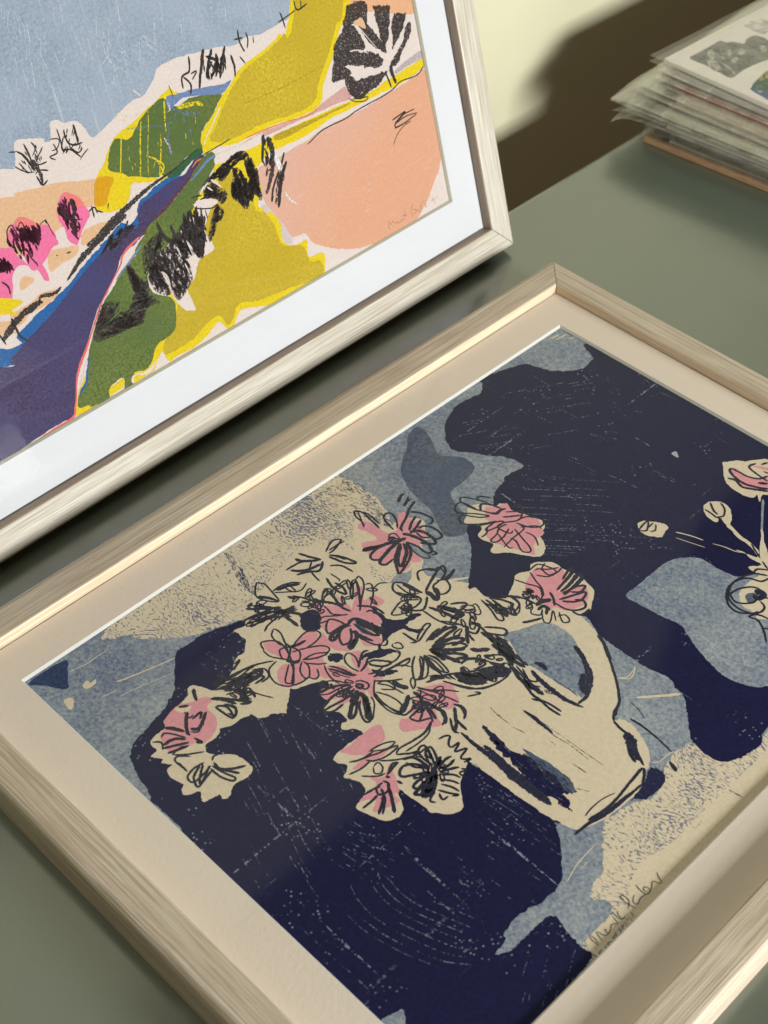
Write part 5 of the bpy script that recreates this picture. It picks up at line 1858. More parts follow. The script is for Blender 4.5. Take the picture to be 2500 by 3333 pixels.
S charr 153,95:-2731 1190 -11 -6 -9 -8
S charr 152,95:-2828 1133 -12 -10 -14 -7
S charr 153,96:-2747 1165 -11 -16 -15 -13
S charr 151,94:-2951 1104 -7 -19 -4 -21
S charr 152,95:-2908 1075 -7 -20 -12 -17
S charr 153,96:-2693 1211 -14 -18 -12 -19
S charr 153,95:-2898 1026 -13 -9 -10 -13
S charr 151,95:-2940 1101 -4 -11 -5 -12
S charr 151,95:-2932 1096 -5 -11 -4 -11
S charr 153,96:-2908 986 -1 -13 4 -13
S charr 152,95:-2781 1216 -4 -20 -8 -19
S charr 152,95:-2768 1232 -11 -8 -10 -8
S charr 153,95:-2890 1045 -11 -17 -9 -19
S charr 153,96:-2723 1180 -14 -12 -16 -9
F charl:-2961 1160 37 -28 37 -162 1 -63 -54 -17 -26 159
S charr 173,96:-2948 930 21 -16 17 -20
S charr 171,95:-2956 1044 15 -31 8 -31
S charr 173,96:-2919 959 12 -31 12 -32
S charr 173,96:-2937 976 9 -24 9 -23
S charr 169,94:-2957 1153 2 -28 6 -30
S charr 170,94:-2942 1144 9 -28 4 -28
S charr 171,95:-2960 1065 29 -33 27 -35
S charr 173,96:-2914 984 8 -42 13 -41
S charr 172,96:-2939 1012 7 -27 8 -27
S charr 171,95:-2945 1095 22 -34 11 -38
S charr 173,96:-2940 936 9 -21 15 -19
S charr 171,95:-2930 1068 9 -24 11 -25
S charr 173,96:-2906 1005 7 -31 1 -30
S charr 171,95:-2964 1032 13 -32 14 -32
S charr 172,95:-2947 1049 13 -34 22 -31
S charr 170,95:-2939 1103 1 -20 -4 -19
S charr 171,95:-2942 1074 18 -20 21 -19
S charr 173,96:-2940 984 21 -38 13 -40
S charr 171,95:-2919 1062 -2 -21 -13 -16
S charr 171,95:-2954 1052 16 -30 16 -29
S charr 171,95:-2941 1026 -8 -16 -4 -19
S charr 171,95:-2953 1081 10 -19 9 -20
S charr 170,95:-2953 1087 6 -20 0 -21
S charr 169,94:-2957 1162 8 -26 6 -26
S charr 171,95:-2962 1041 5 -29 8 -29
S charr 171,95:-2923 1097 6 -22 12 -21
S charr 173,96:-2899 978 1 -25 6 -27
S charr 172,96:-2932 1012 -7 -29 -8 -28
S charr 172,96:-2945 1004 5 -26 3 -25
S charr 171,95:-2947 1088 9 -20 12 -19
S charr 171,95:-2953 1110 27 -35 19 -38
S charr 173,96:-2904 1000 11 -23 3 -24
S charr 171,95:-2966 1069 23 -29 17 -31
S charr 172,96:-2914 1000 -7 -18 -3 -19
S charr 172,96:-2946 1020 13 -31 4 -32
S charr 173,96:-2906 995 0 -21 1 -21
S charr 171,95:-2939 1084 -7 -38 -14 -36
S charr 172,95:-2934 1028 -1 -29 5 -30
S charr 173,96:-2896 963 4 -24 7 -24
S charr 172,95:-2924 1041 -10 -29 4 -32
S charr 173,96:-2927 973 15 -29 17 -30
S charr 170,94:-2951 1159 7 -34 3 -34
S charr 171,95:-2927 1083 -8 -31 -11 -29
S charr 171,95:-2932 1096 8 -41 8 -42
S charr 171,95:-2937 1084 10 -24 10 -24
S charr 171,95:-2928 1052 3 -26 8 -26
S charr 172,96:-2922 997 13 -19 13 -18
S charr 170,94:-2923 1131 -19 -22 -12 -26
S charr 171,95:-2949 1054 10 -38 3 -38
S charr 170,95:-2953 1109 12 -30 11 -30
S charr 173,96:-2919 1000 15 -29 10 -31
S charr 172,95:-2914 1039 4 -20 5 -20
S charr 170,94:-2950 1146 -6 -31 -5 -32
S charr 173,96:-2890 964 -6 -30 -10 -28
S charr 173,96:-2910 957 18 -21 10 -23
S charr 171,95:-2953 1075 12 -24 16 -22
S charr 170,95:-2931 1135 -5 -36 -9 -35
S charr 173,96:-2914 1000 4 -24 -1 -22
S charr 170,95:-2928 1114 -1 -27 -2 -26
S charr 170,95:-2958 1126 17 -38 22 -38
F charl:-2897 975 74 -98 -96 4 -51 -72 -92 13 -94 4 -143 29 47 92 36 34 100 -48 94 -3 46 61
S charr 192,134:-3026 844 -19 1 -19 -1
S charr 188,132:-3197 868 -20 -6 -20 -6
S charr 190,133:-3133 838 -16 10 -15 12
S charr 191,133:-3028 888 -25 10 -25 9
S charr 188,132:-3156 918 -27 -6 -27 -7
S charr 187,131:-3204 938 -28 4 -27 1
S charr 190,133:-3078 872 -24 9 -24 10
S charr 193,135:-2948 837 -30 8 -29 9
S charr 189,132:-3177 847 -26 11 -26 10
S charr 193,135:-2883 895 -34 -2 -34 4
S charr 191,134:-3014 870 -33 15 -32 17
S charr 190,133:-3111 860 -21 9 -22 3
S charr 192,135:-2955 876 -18 1 -17 4
S charr 190,133:-3108 837 -23 -1 -23 0
S charr 191,134:-2926 954 -27 6 -27 13
S charr 192,134:-2902 973 -18 1 -18 0
S charr 192,134:-3033 849 -25 -7 -26 -8
S charr 191,134:-3049 823 -24 10 -24 10
S charr 189,133:-3111 887 -20 -1 -17 -8
S charr 189,133:-3114 865 -31 14 -32 3
S charr 191,134:-3056 861 -27 -3 -28 0
S charr 192,134:-3013 820 -27 8 -27 10
S charr 192,134:-3003 852 -27 10 -27 3
S charr 192,135:-2889 922 -34 8 -34 2
S charr 190,133:-3088 901 -17 6 -17 6
S charr 191,134:-3003 898 -20 1 -20 2
S charr 193,135:-2935 854 -22 4 -22 4
S charr 192,134:-2948 897 -24 4 -24 7
S charr 192,135:-2905 900 -22 20 -23 18
S charr 191,134:-3086 836 -19 0 -17 -4
S charr 188,131:-3155 919 -31 5 -31 0
S charr 190,133:-3030 918 -30 0 -31 -1
S charr 192,134:-2996 860 -35 8 -34 13
S charr 190,133:-3096 885 -21 -5 -21 -2
S charr 191,134:-3010 861 -29 2 -30 2
S charr 189,133:-3129 865 -21 6 -21 2
S charr 187,131:-3185 960 -28 6 -27 -1
S charr 190,133:-3052 907 -25 1 -25 1
S charr 191,134:-2981 922 -20 2 -20 5
S charr 190,133:-3073 866 -35 -3 -36 7
S charr 191,134:-2970 929 -24 6 -23 6
S charr 193,135:-2876 902 -36 2 -36 5
S charr 193,135:-2867 915 -26 8 -24 13
S charr 189,132:-3133 911 -33 -7 -27 -16
S charr 191,133:-3076 838 -26 10 -28 7
S charr 191,133:-3050 867 -27 8 -27 11
S charr 190,133:-3127 847 -22 -1 -22 -1
S charr 192,135:-2993 822 -32 9 -32 3
S charr 191,133:-3075 851 -26 0 -27 -1
S charr 191,134:-2999 884 -22 -2 -22 -3
S charr 191,134:-3031 843 -26 7 -26 12
S charr 189,133:-3097 896 -23 6 -23 9
S charr 192,135:-2937 866 -32 11 -32 10
S charr 187,131:-3210 912 -31 -3 -30 -8
S charr 192,134:-2904 964 -21 4 -22 6
S charr 188,132:-3197 850 -26 6 -25 11
S charr 189,133:-3098 886 -32 1 -32 2
S charr 191,134:-2948 931 -16 11 -16 11
S charr 193,135:-2923 869 -19 4 -19 7
S charr 188,132:-3154 913 -27 9 -27 3
S charr 191,133:-3061 856 -28 8 -28 6
S charr 187,131:-3226 882 -25 5 -25 8
S charr 189,133:-3135 831 -33 17 -33 18
S charr 192,134:-3008 857 -22 -2 -23 2
S charr 190,133:-3053 886 -25 7 -25 8
S charr 189,132:-3113 890 -33 11 -34 5
S charr 192,134:-2884 961 -23 3 -22 4
S charr 193,135:-2950 865 -22 -11 -23 -8
S charr 191,133:-3053 852 -33 9 -32 4
S charr 191,134:-2923 947 -21 10 -21 5
S charr 189,133:-3153 848 -28 -3 -29 1
S charr 188,131:-3224 885 -14 -8 -15 -8
S charr 190,133:-3143 837 -19 5 -18 7
S charr 192,134:-2926 934 -30 5 -30 5
S charr 188,132:-3157 915 -23 7 -23 9
S charr 193,135:-2890 884 -20 2 -19 0
S charr 188,131:-3181 904 -28 11 -30 5
S charr 193,135:-2905 901 -35 -3 -36 8
S charr 191,134:-2984 894 -25 3 -26 7
S charr 193,135:-2949 850 -21 5 -20 7
S charr 193,135:-2883 923 -25 2 -25 3
S charr 192,135:-2996 836 -31 -7 -33 8
S charr 191,134:-3062 827 -16 10 -18 7
S charr 188,132:-3229 857 -18 1 -18 -1
S charr 190,133:-3055 901 -31 4 -32 5
S charr 191,134:-2939 934 -30 2 -29 7
S charr 190,133:-3079 889 -30 -12 -27 -16
S charr 188,132:-3137 929 -21 -1 -22 0
S charr 187,131:-3223 901 -29 -1 -29 -3
S charr 192,134:-2928 900 -25 13 -23 16
S charr 189,132:-3120 910 -27 0 -25 -4
S charr 190,133:-3077 898 -20 -1 -21 4
S charr 192,134:-2917 944 -19 -4 -18 -4
S charr 193,135:-2863 928 -32 1 -29 -6
S charr 191,133:-3025 887 -27 6 -26 8
S charr 190,133:-3112 848 -33 14 -34 8
S charr 189,132:-3187 856 -16 10 -16 10
S charr 193,135:-2888 924 -30 -6 -31 -4
S charr 191,134:-3059 826 -18 10 -19 10
S charr 190,133:-3058 873 -27 5 -26 6
S charr 191,134:-3014 854 -26 15 -24 19
S charr 189,132:-3132 928 -24 -17 -31 -6
S charr 192,134:-2984 848 -31 8 -29 0
S charr 189,133:-3072 933 -23 -5 -24 -5
S charr 193,135:-2960 823 -21 0 -21 0
S charr 192,134:-3038 832 -24 5 -23 3
S charr 190,133:-3136 846 -20 7 -19 10
S charr 191,134:-2938 983 -22 -5 -23 0
S charr 187,131:-3187 961 -29 -4 -28 -6
S charr 192,135:-2956 866 -36 5 -36 3
S charr 189,132:-3158 864 -28 18 -27 17
S charr 187,131:-3201 941 -29 -2 -29 3
S charr 191,134:-2981 950 -21 -11 -23 -7
S charr 193,135:-2968 839 -27 -3 -27 -1
S charr 188,132:-3213 863 -21 6 -21 2
S charr 193,135:-2888 925 -16 -3 -15 -6
S charr 191,134:-3064 844 -27 -1 -27 9
S charr 187,131:-3197 949 -20 4 -20 1
S charr 194,136:-2844 894 -20 8 -22 4
S charr 189,132:-3109 879 -32 8 -32 9
F charl:-3203 1016 73 7 60 -29 -46 -61 -107 -32 -52 -16
S charr 131,75:-3199 959 -17 -9 -17 -8
S charr 131,75:-3177 954 -19 -12 -20 -12
S charr 131,75:-3180 986 -18 -4 -18 -6
S charr 132,75:-3128 961 -16 -6 -15 -7
S charr 131,75:-3185 976 -15 -3 -13 -5
S charr 131,75:-3127 975 -14 -5 -15 -4
S charr 131,75:-3130 983 -21 -8 -20 -9
S charr 131,75:-3195 913 -14 -7 -14 -4
S charr 132,75:-3094 978 -9 -7 -9 -7
S charr 132,75:-3112 960 -16 -11 -13 -13
S charr 131,75:-3181 959 -13 -19 -11 -21
S charr 131,75:-3128 962 -17 0 -17 0
S charr 131,75:-3216 918 -16 -5 -16 -5
S charr 131,75:-3164 1001 -11 -5 -10 -6
S charr 131,75:-3205 929 -22 -7 -24 -5
S charr 131,75:-3176 931 -16 0 -16 -1
S charr 131,75:-3173 947 -22 -4 -22 4
S charr 131,75:-3198 957 -24 -5 -21 -9
S charr 131,75:-3177 973 -13 -5 -12 -4
S charr 130,75:-3180 1012 -15 -16 -18 -15
S charr 131,75:-3130 983 -9 -11 -7 -14
S charr 131,75:-3146 1019 -16 -9 -14 -13
S charr 132,75:-3120 936 -13 -2 -13 1
S charr 131,75:-3206 940 -9 -10 -8 -10
S charr 131,75:-3169 944 -18 1 -18 0
S charr 131,75:-3150 978 -17 -14 -11 -18
S charr 132,75:-3113 935 -26 2 -25 2
S charr 131,75:-3231 923 -15 -11 -15 -10
S charr 132,75:-3110 973 -15 -12 -16 -12
S charr 131,75:-3183 999 -14 -14 -16 -12
S charr 131,75:-3134 995 -12 -4 -14 0
S charr 131,75:-3199 931 -14 -3 -13 -4
S charr 132,75:-3111 985 -14 -9 -15 -8
S charr 131,75:-3187 984 -23 -8 -22 -10
S charr 131,75:-3163 931 -19 -5 -19 -4
S charr 132,75:-3136 936 -23 -9 -22 -11
S charr 132,75:-3082 988 -13 -5 -9 -8
S charr 131,75:-3182 930 -17 -4 -17 -4
S charr 132,75:-3106 947 -15 -6 -16 -5
S charr 131,75:-3141 969 -15 -12 -18 -10
S charr 131,75:-3188 974 -13 1 -13 3
S charr 131,75:-3228 946 -16 -12 -14 -14
S charr 130,75:-3167 1005 -23 -5 -22 -4
S charr 132,75:-3080 990 -10 -9 -11 -8
S charr 131,75:-3151 982 -5 -10 -7 -9
S charr 131,75:-3204 957 -18 -11 -18 -11
S charr 131,75:-3168 983 -13 -1 -12 -5
S charr 131,75:-3188 923 -22 -6 -18 -11
S charr 131,75:-3159 942 -11 -6 -12 -6
S charr 132,75:-3085 978 -14 -15 -15 -13
S green 94:-3126 938 49 38 31 -45
S green 76:-3170 917 54 16 37 -28
S charr 174,271:-2610 1258 6 -75 -35 -39
S charr 172,268:-2689 1310 15 -78 40 -73
S char 156:-2498 1265 22 -65 0 -128
S char 138:-2414 1283 -4 -108 -16 -113
S charr 148,92:-2928 1352 -21 -16 -22 -16
S charr 148,92:-2931 1365 -9 -13 -12 -10
S charr 147,92:-2986 1318 -24 -19 -24 -17
S charr 147,92:-3002 1352 -18 -21 -20 -19
S charr 147,92:-2969 1333 -19 -23 -23 -21
S charr 147,92:-2989 1355 -17 -21 -12 -24
S charr 147,92:-2907 1369 -19 -1 -18 -2
S charr 149,93:-2875 1333 -20 -11 -21 -10
S charr 149,93:-2827 1351 -19 -4 -20 -3
S charr 148,93:-2919 1346 -5 -14 -4 -14
S charr 148,92:-2863 1396 -12 -12 -13 -10
S charr 147,92:-3032 1328 -18 -12 -21 -7
S charr 147,92:-2979 1367 -16 -24 -17 -24
S charr 149,93:-2836 1368 -12 -13 -11 -12
S charr 147,92:-2972 1339 -25 -9 -27 -7
S charr 148,93:-2868 1362 -26 -2 -23 -9
S charr 147,92:-2997 1353 -14 -8 -14 -9
S charr 148,93:-2858 1360 -28 -5 -24 -11
S charr 148,93:-2880 1376 -11 -10 -11 -9
S charr 148,92:-2963 1311 -30 -10 -28 -15
S charr 149,93:-2848 1365 -22 -15 -26 -10
S charr 146,92:-3044 1308 -26 -10 -27 -10
S charr 147,92:-2976 1363 -22 -13 -22 -14
S charr 147,92:-2998 1312 -18 -8 -16 -11
S charr 148,92:-2946 1315 -22 -8 -21 -8
S charr 149,93:-2843 1339 -31 0 -32 6
S charr 148,93:-2879 1347 -23 -14 -18 -19
S charr 149,93:-2840 1362 -17 -8 -16 -9
S charr 148,92:-2905 1362 -20 -8 -19 -9
S charr 147,92:-2909 1362 -33 -6 -32 -8
S charr 147,92:-2918 1366 -23 -6 -22 -8
S charr 147,92:-3012 1341 -19 -9 -19 -11
S charr 147,92:-2991 1323 -33 -6 -32 -9
S charr 148,93:-2933 1323 -15 -16 -13 -19
S charr 148,92:-2975 1317 -9 -14 -8 -15
S charr 148,92:-2958 1318 -17 -14 -16 -15
S charr 147,92:-2985 1362 -16 -1 -16 -2
S charr 146,92:-3055 1310 -13 -10 -14 -8
S charr 147,92:-3013 1318 -5 -15 -4 -16
S charr 148,92:-2931 1347 -14 -11 -8 -15
S char 84,67:-3277 1946 3 -20 7 -20
S char 84,67:-3268 1973 5 -19 0 -19
S char 84,67:-3302 1923 -1 -12 1 -11
S char 84,67:-3267 1935 2 -11 -1 -11
S char 84,67:-3315 1907 5 -12 4 -13
S char 84,67:-3272 1944 -4 -10 -4 -10
S char 85,68:-3257 1919 -2 -12 -3 -13
S char 84,67:-3374 1920 7 -11 7 -12
S char 84,67:-3365 1913 -3 -12 -6 -10
S char 85,68:-3280 1897 1 -18 1 -18
S char 84,67:-3363 1944 6 -12 6 -11
S char 84,68:-3296 1902 4 -14 1 -13
S char 84,67:-3255 1987 -1 -12 -1 -11
S char 84,67:-3333 1906 1 -10 -1 -11
S char 84,67:-3321 1890 5 -10 5 -9
S char 84,67:-3284 1931 5 -19 7 -19
S char 84,67:-3326 1889 -1 -14 1 -14
S char 84,67:-3328 1978 5 -14 4 -13
S char 84,67:-3312 1889 -3 -12 1 -12
S char 85,68:-3246 1922 -2 -10 -2 -10
S char 84,68:-3316 1888 7 -15 7 -15
S char 84,67:-3349 1936 2 -13 4 -13
S char 86,69:-3085 1912 -12 -12 -11 -13
S char 86,69:-3080 1895 -9 -9 -12 -8
S char 86,69:-3052 1943 -7 -11 -9 -9
S char 86,69:-3062 1969 -4 -8 -5 -9
S char 87,69:-3004 1939 0 -17 -2 -17
S char 87,70:-3002 1891 -9 -13 -13 -12
S char 86,69:-3079 1909 -11 -16 -13 -16
S char 86,69:-3021 1907 -22 -6 -19 -9
S char 86,69:-3014 1984 -11 -17 -10 -17
S char 87,70:-2999 1877 -6 -9 -5 -8
S char 86,69:-3066 1916 0 -13 2 -13
S char 86,68:-3070 1988 -6 -18 -8 -17
S char 86,69:-3047 1995 -8 -13 -6 -14
S char 86,69:-3002 1974 -14 -14 -11 -15
S char 85,68:-3067 1999 -5 -10 -2 -10
S char 86,69:-3100 1908 -10 -12 -7 -14
S charr 195,136:-2518 1216 -7 -34 -3 -36
S charr 196,137:-2436 1229 -4 -18 -4 -18
S charr 197,138:-2480 1146 8 -32 6 -32
S charr 198,139:-2425 1134 5 -27 1 -27
S charr 196,137:-2507 1155 8 -27 10 -27
S charr 197,138:-2478 1159 8 -35 -3 -33
S charr 197,138:-2427 1153 -5 -23 -6 -23
S charr 195,137:-2456 1257 19 -20 15 -23
S charr 194,136:-2505 1255 6 -27 6 -28
S charr 196,138:-2406 1218 -9 -24 -1 -25
S charr 194,136:-2462 1284 -9 -29 -15 -25
S charr 196,137:-2409 1256 -13 -30 -9 -31
S charr 197,138:-2369 1214 -8 -22 -4 -23
S charr 196,137:-2507 1153 -7 -32 5 -35
S charr 196,137:-2495 1183 -7 -29 -12 -27
S charr 196,137:-2475 1186 7 -25 3 -25
S charr 194,136:-2542 1216 7 -25 1 -25
S charr 198,138:-2426 1133 -18 -33 -15 -34
S charr 195,136:-2463 1258 3 -20 5 -19
S charr 197,138:-2463 1133 -11 -15 -5 -19
S charr 194,136:-2541 1209 3 -21 0 -20
S charr 198,139:-2408 1156 3 -31 8 -32
S charr 196,137:-2461 1190 0 -25 2 -25
S charr 196,137:-2502 1154 7 -24 6 -23
S charr 196,137:-2437 1226 10 -19 10 -19
S charr 198,138:-2401 1189 7 -31 12 -31
S charr 197,138:-2442 1141 -4 -22 -6 -20
S charr 196,137:-2460 1227 -4 -29 -3 -30
S charr 194,136:-2496 1267 -3 -34 -6 -33
S charr 198,139:-2441 1132 20 -35 23 -34
S charr 197,138:-2418 1193 -22 -27 -28 -22
S charr 195,137:-2538 1184 5 -34 12 -34
S charr 196,137:-2510 1168 -2 -36 -2 -35
S charr 194,136:-2477 1278 3 -23 -3 -21
S charr 194,136:-2506 1272 -3 -27 0 -27
S charr 194,136:-2510 1261 1 -32 -4 -32
S charr 196,137:-2492 1187 -9 -32 -9 -33
S charr 194,136:-2509 1249 2 -26 -2 -25
S charr 196,137:-2410 1261 -5 -21 -4 -22
S charr 196,137:-2399 1225 -9 -19 -8 -21
S charr 195,136:-2490 1245 3 -22 9 -22
S charr 194,136:-2503 1284 1 -20 -10 -17
S charr 195,137:-2403 1287 -13 -16 -9 -18
S charr 196,138:-2415 1211 -6 -23 -4 -25
S charr 195,137:-2461 1247 2 -30 -4 -29
S charr 197,138:-2413 1228 16 -34 16 -34
S charr 197,138:-2413 1198 0 -33 4 -35
S charr 197,138:-2392 1211 -11 -31 -24 -23
S charr 194,136:-2527 1235 -6 -34 -7 -34
S charr 196,137:-2446 1188 -11 -29 -17 -25
S charr 198,139:-2405 1120 -7 -20 -8 -19
S charr 197,138:-2445 1151 -6 -29 -4 -29
S charr 196,137:-2468 1197 9 -18 12 -18
S charr 195,137:-2433 1273 2 -34 3 -34
S charr 197,138:-2386 1230 -5 -23 0 -25
S charr 198,138:-2459 1135 13 -37 6 -37
S charr 196,137:-2495 1147 -13 -19 -11 -20
S charr 194,136:-2475 1280 1 -22 1 -22
S charr 195,136:-2452 1285 -2 -25 -1 -26
S charr 198,138:-2426 1139 -3 -19 -1 -19
S charr 122,81:-1790 1457 -20 -10 -15 -16
S charr 122,81:-1781 1448 -13 -13 -16 -10
S charr 123,82:-1812 1307 1 -16 -1 -16
S charr 121,81:-1830 1463 6 -20 5 -21
S charr 122,82:-1830 1362 -13 -19 -11 -20
S charr 123,82:-1813 1283 -22 -4 -23 -1
S charr 122,82:-1870 1359 5 -26 7 -27
S charr 121,81:-1815 1466 -21 -22 -11 -28
S charr 123,82:-1851 1275 -11 -13 -10 -14
S charr 123,82:-1845 1298 -17 -21 -14 -23
S charr 123,82:-1799 1354 -12 -29 -9 -30
S charr 121,81:-1812 1463 -16 -25 -13 -25
S charr 123,82:-1822 1365 -6 -26 -10 -24
S charr 123,82:-1811 1299 -1 -21 -8 -18
S charr 122,81:-1799 1462 -1 -30 -9 -28
S charr 123,82:-1804 1342 -9 -28 -6 -31
S charr 122,82:-1817 1379 -10 -19 -17 -13
S charr 123,82:-1813 1337 -9 -23 1 -26
S charr 123,82:-1807 1345 -15 -22 -9 -24
S charr 122,81:-1794 1429 -11 -13 -12 -13
S charr 123,82:-1834 1338 -11 -11 -9 -12
S charr 122,82:-1841 1368 -2 -31 -10 -30
S charr 122,81:-1836 1415 -8 -15 -10 -14
S charr 122,81:-1832 1410 4 -23 6 -23
S charr 122,81:-1829 1405 -2 -19 -1 -20
S charr 123,82:-1821 1359 -14 -28 -17 -26
S charr 126,84:-1804 1101 -7 -15 -9 -13
S charr 125,83:-1752 1205 -20 -24 -24 -22
S charr 125,83:-1754 1218 -9 -13 -12 -12
S charr 125,83:-1747 1233 -15 -13 -18 -8
S charr 125,83:-1733 1243 -9 -26 -4 -29
S charr 125,83:-1767 1221 -25 -19 -21 -22
S charr 125,83:-1766 1214 -8 -26 6 -29
S charr 124,83:-1744 1242 -29 -16 -20 -23
S charr 125,83:-1792 1126 -25 -8 -24 -7
S charr 125,83:-1781 1192 -8 -19 -5 -21
S charr 125,83:-1837 1104 -9 -14 -10 -12
S charr 125,83:-1756 1227 -7 -31 -7 -30
S charr 125,83:-1815 1159 -11 -17 -5 -20
S charr 125,83:-1792 1203 -10 -23 -11 -23
S charr 125,83:-1731 1268 0 -20 6 -21
S charr 125,83:-1766 1189 -7 -18 -3 -19
S charr 125,83:-1775 1152 -18 -9 -18 -10
S charr 125,83:-1765 1216 -11 -20 -9 -21
S charr 125,83:-1747 1187 -19 -12 -14 -16
S charr 125,84:-1829 1102 -13 -19 -14 -18
S pencil 37:-1013 536 -6 22 1 28 10 10 8 -26 5 -8
S pencil 38:-995 562 18 21 10 -19 15 -15 9 22 7 -17 18 -5 18 9 28 -9
S pencil 38:-901 581 18 -2 19 -2 16 -12
S pencil 38:-867 609 9 -23 -16 -31
S pencil 38:-802 534 -4 30 2 22 15 25 16 2
S pencil 38:-793 555 19 -2 12 15 -12 11 -20 0
S pencil 38:-760 576 14 -21 17 -10 9 17 14 25 22 8 16 0
S pencil 34:-717 560 19 -2
S pencil 38:-661 580 -18 -24 22 -7
S pencil 39:-614 577 5 -10 19 12 3 -36
S pencil 34:-565 566 12 15
S yeld 54,36:-2702 1922 0 -15 -3 -14
S yeld 57,38:-2247 1787 -6 -9 -4 -9
S yeld 56,38:-2288 1830 14 -17 14 -17
S yeld 55,37:-2487 1903 -6 -13 -6 -13
S yeld 56,37:-2578 1629 -17 -13 -11 -18
S yeld 57,38:-2218 1807 -4 -11 -7 -10
S yeld 55,37:-2680 1640 -10 -11 -8 -11
S yeld 55,37:-2735 1660 -2 -12 -3 -12
S yeld 54,36:-2673 1931 -6 -9 -9 -6
S yeld 54,36:-2605 1908 -13 -4 -11 -7
S yeld 53,35:-2723 1966 -12 -16 -10 -18
S yeld 55,37:-2715 1678 2 -13 2 -12
S yeld 56,37:-2533 1724 -1 -16 -1 -17
S yeld 57,38:-2341 1699 -2 -18 -5 -17
S yeld 57,38:-2246 1759 -5 -19 -9 -18
S yeld 54,36:-2736 1718 -4 -16 0 -17
S yeld 55,37:-2661 1725 -3 -19 -2 -19
S yeld 54,36:-2703 1851 -4 -13 -8 -11
S yeld 57,38:-2308 1642 -1 -13 -1 -14
S yeld 54,36:-2721 1768 -5 -10 -9 -8
S blued 113,75:-2350 1715 5 -11 5 -10
S blued 111,74:-2427 1821 -6 -20 -5 -20
S blued 113,75:-2262 1811 -1 -22 5 -22
S blued 112,75:-2318 1824 5 -19 6 -19
S blued 113,75:-2323 1781 -1 -13 -1 -13
S blued 113,76:-2273 1769 12 -14 13 -13
S blued 113,75:-2359 1720 16 -17 13 -19
S blued 113,76:-2267 1761 9 -11 8 -11
S blued 112,74:-2390 1816 8 -17 11 -17
S blued 112,74:-2383 1826 7 -14 5 -14
S blued 114,76:-2308 1712 5 -17 0 -17
S blued 112,75:-2343 1786 6 -17 8 -17
S streak 33,16:-3048 2490 12 -50 13 -50
S streak 34,17:-3016 2209 0 -38 -6 -37
S streak 33,16:-2890 2602 -30 -51 -6 -58
S streak 34,17:-2843 2476 9 -62 -13 -61
S streak 35,17:-2688 2316 0 -69 25 -70
S streak 33,16:-3114 2446 -12 -41 -6 -42
S streak 32,16:-3146 2653 -40 -54 -7 -65
S streak 35,17:-2669 2261 -67 -41 -55 -52
S streak 32,16:-3199 2520 -5 -45 -13 -43
S streak 34,17:-2862 2184 -6 -38 2 -40
S streak 33,17:-3063 2398 9 -72 13 -71
S streak 34,17:-2769 2379 -5 -69 3 -70
S streak 33,17:-2897 2388 -40 -60 -49 -55
S streak 33,17:-2981 2386 1 -48 7 -48
S streak 32,16:-3292 2288 -7 -34 -10 -35
S streak 34,17:-2835 2419 13 -70 11 -71
S streak 34,17:-2650 2322 -24 -39 -16 -43
S streak 34,17:-2629 2386 -17 -54 -4 -57
S streak 32,16:-3209 2437 -7 -64 -29 -58
S streak 32,16:-3129 2646 2 -68 -13 -68
S streak 32,16:-3103 2574 -6 -46 -11 -45
S streak 34,17:-2616 2436 18 -72 5 -73
S streak 35,17:-2669 2290 -8 -43 5 -44
S streak 35,18:-2528 2262 43 -20 40 -24
S streak 35,18:-2599 2221 11 -31 7 -30
S streak 35,18:-2527 2246 25 -43 31 -40
S streak 36,18:-2425 2270 10 -43 11 -43
S streak 36,18:-2438 2285 33 -36 32 -36
S streak 35,17:-2697 2279 26 -53 13 -55
S streak 35,18:-2588 2270 17 -34 9 -36
S streak 35,17:-2679 2232 24 -42 19 -42
S streak 35,17:-2614 2260 33 -28 24 -34
S streak 35,18:-2682 2151 -6 -35 14 -36
S streak 35,18:-2621 2174 16 -31 24 -27
S streak 35,17:-2651 2248 27 -28 25 -30
S streak 36,18:-2448 2258 40 -47 40 -47
S streak 36,18:-2471 2246 56 -27 55 -29
S streak 36,18:-2503 2177 16 -28 19 -27
S streak 36,18:-2440 2192 21 -29 25 -27
S streak 35,18:-2706 2133 10 -29 6 -29"""
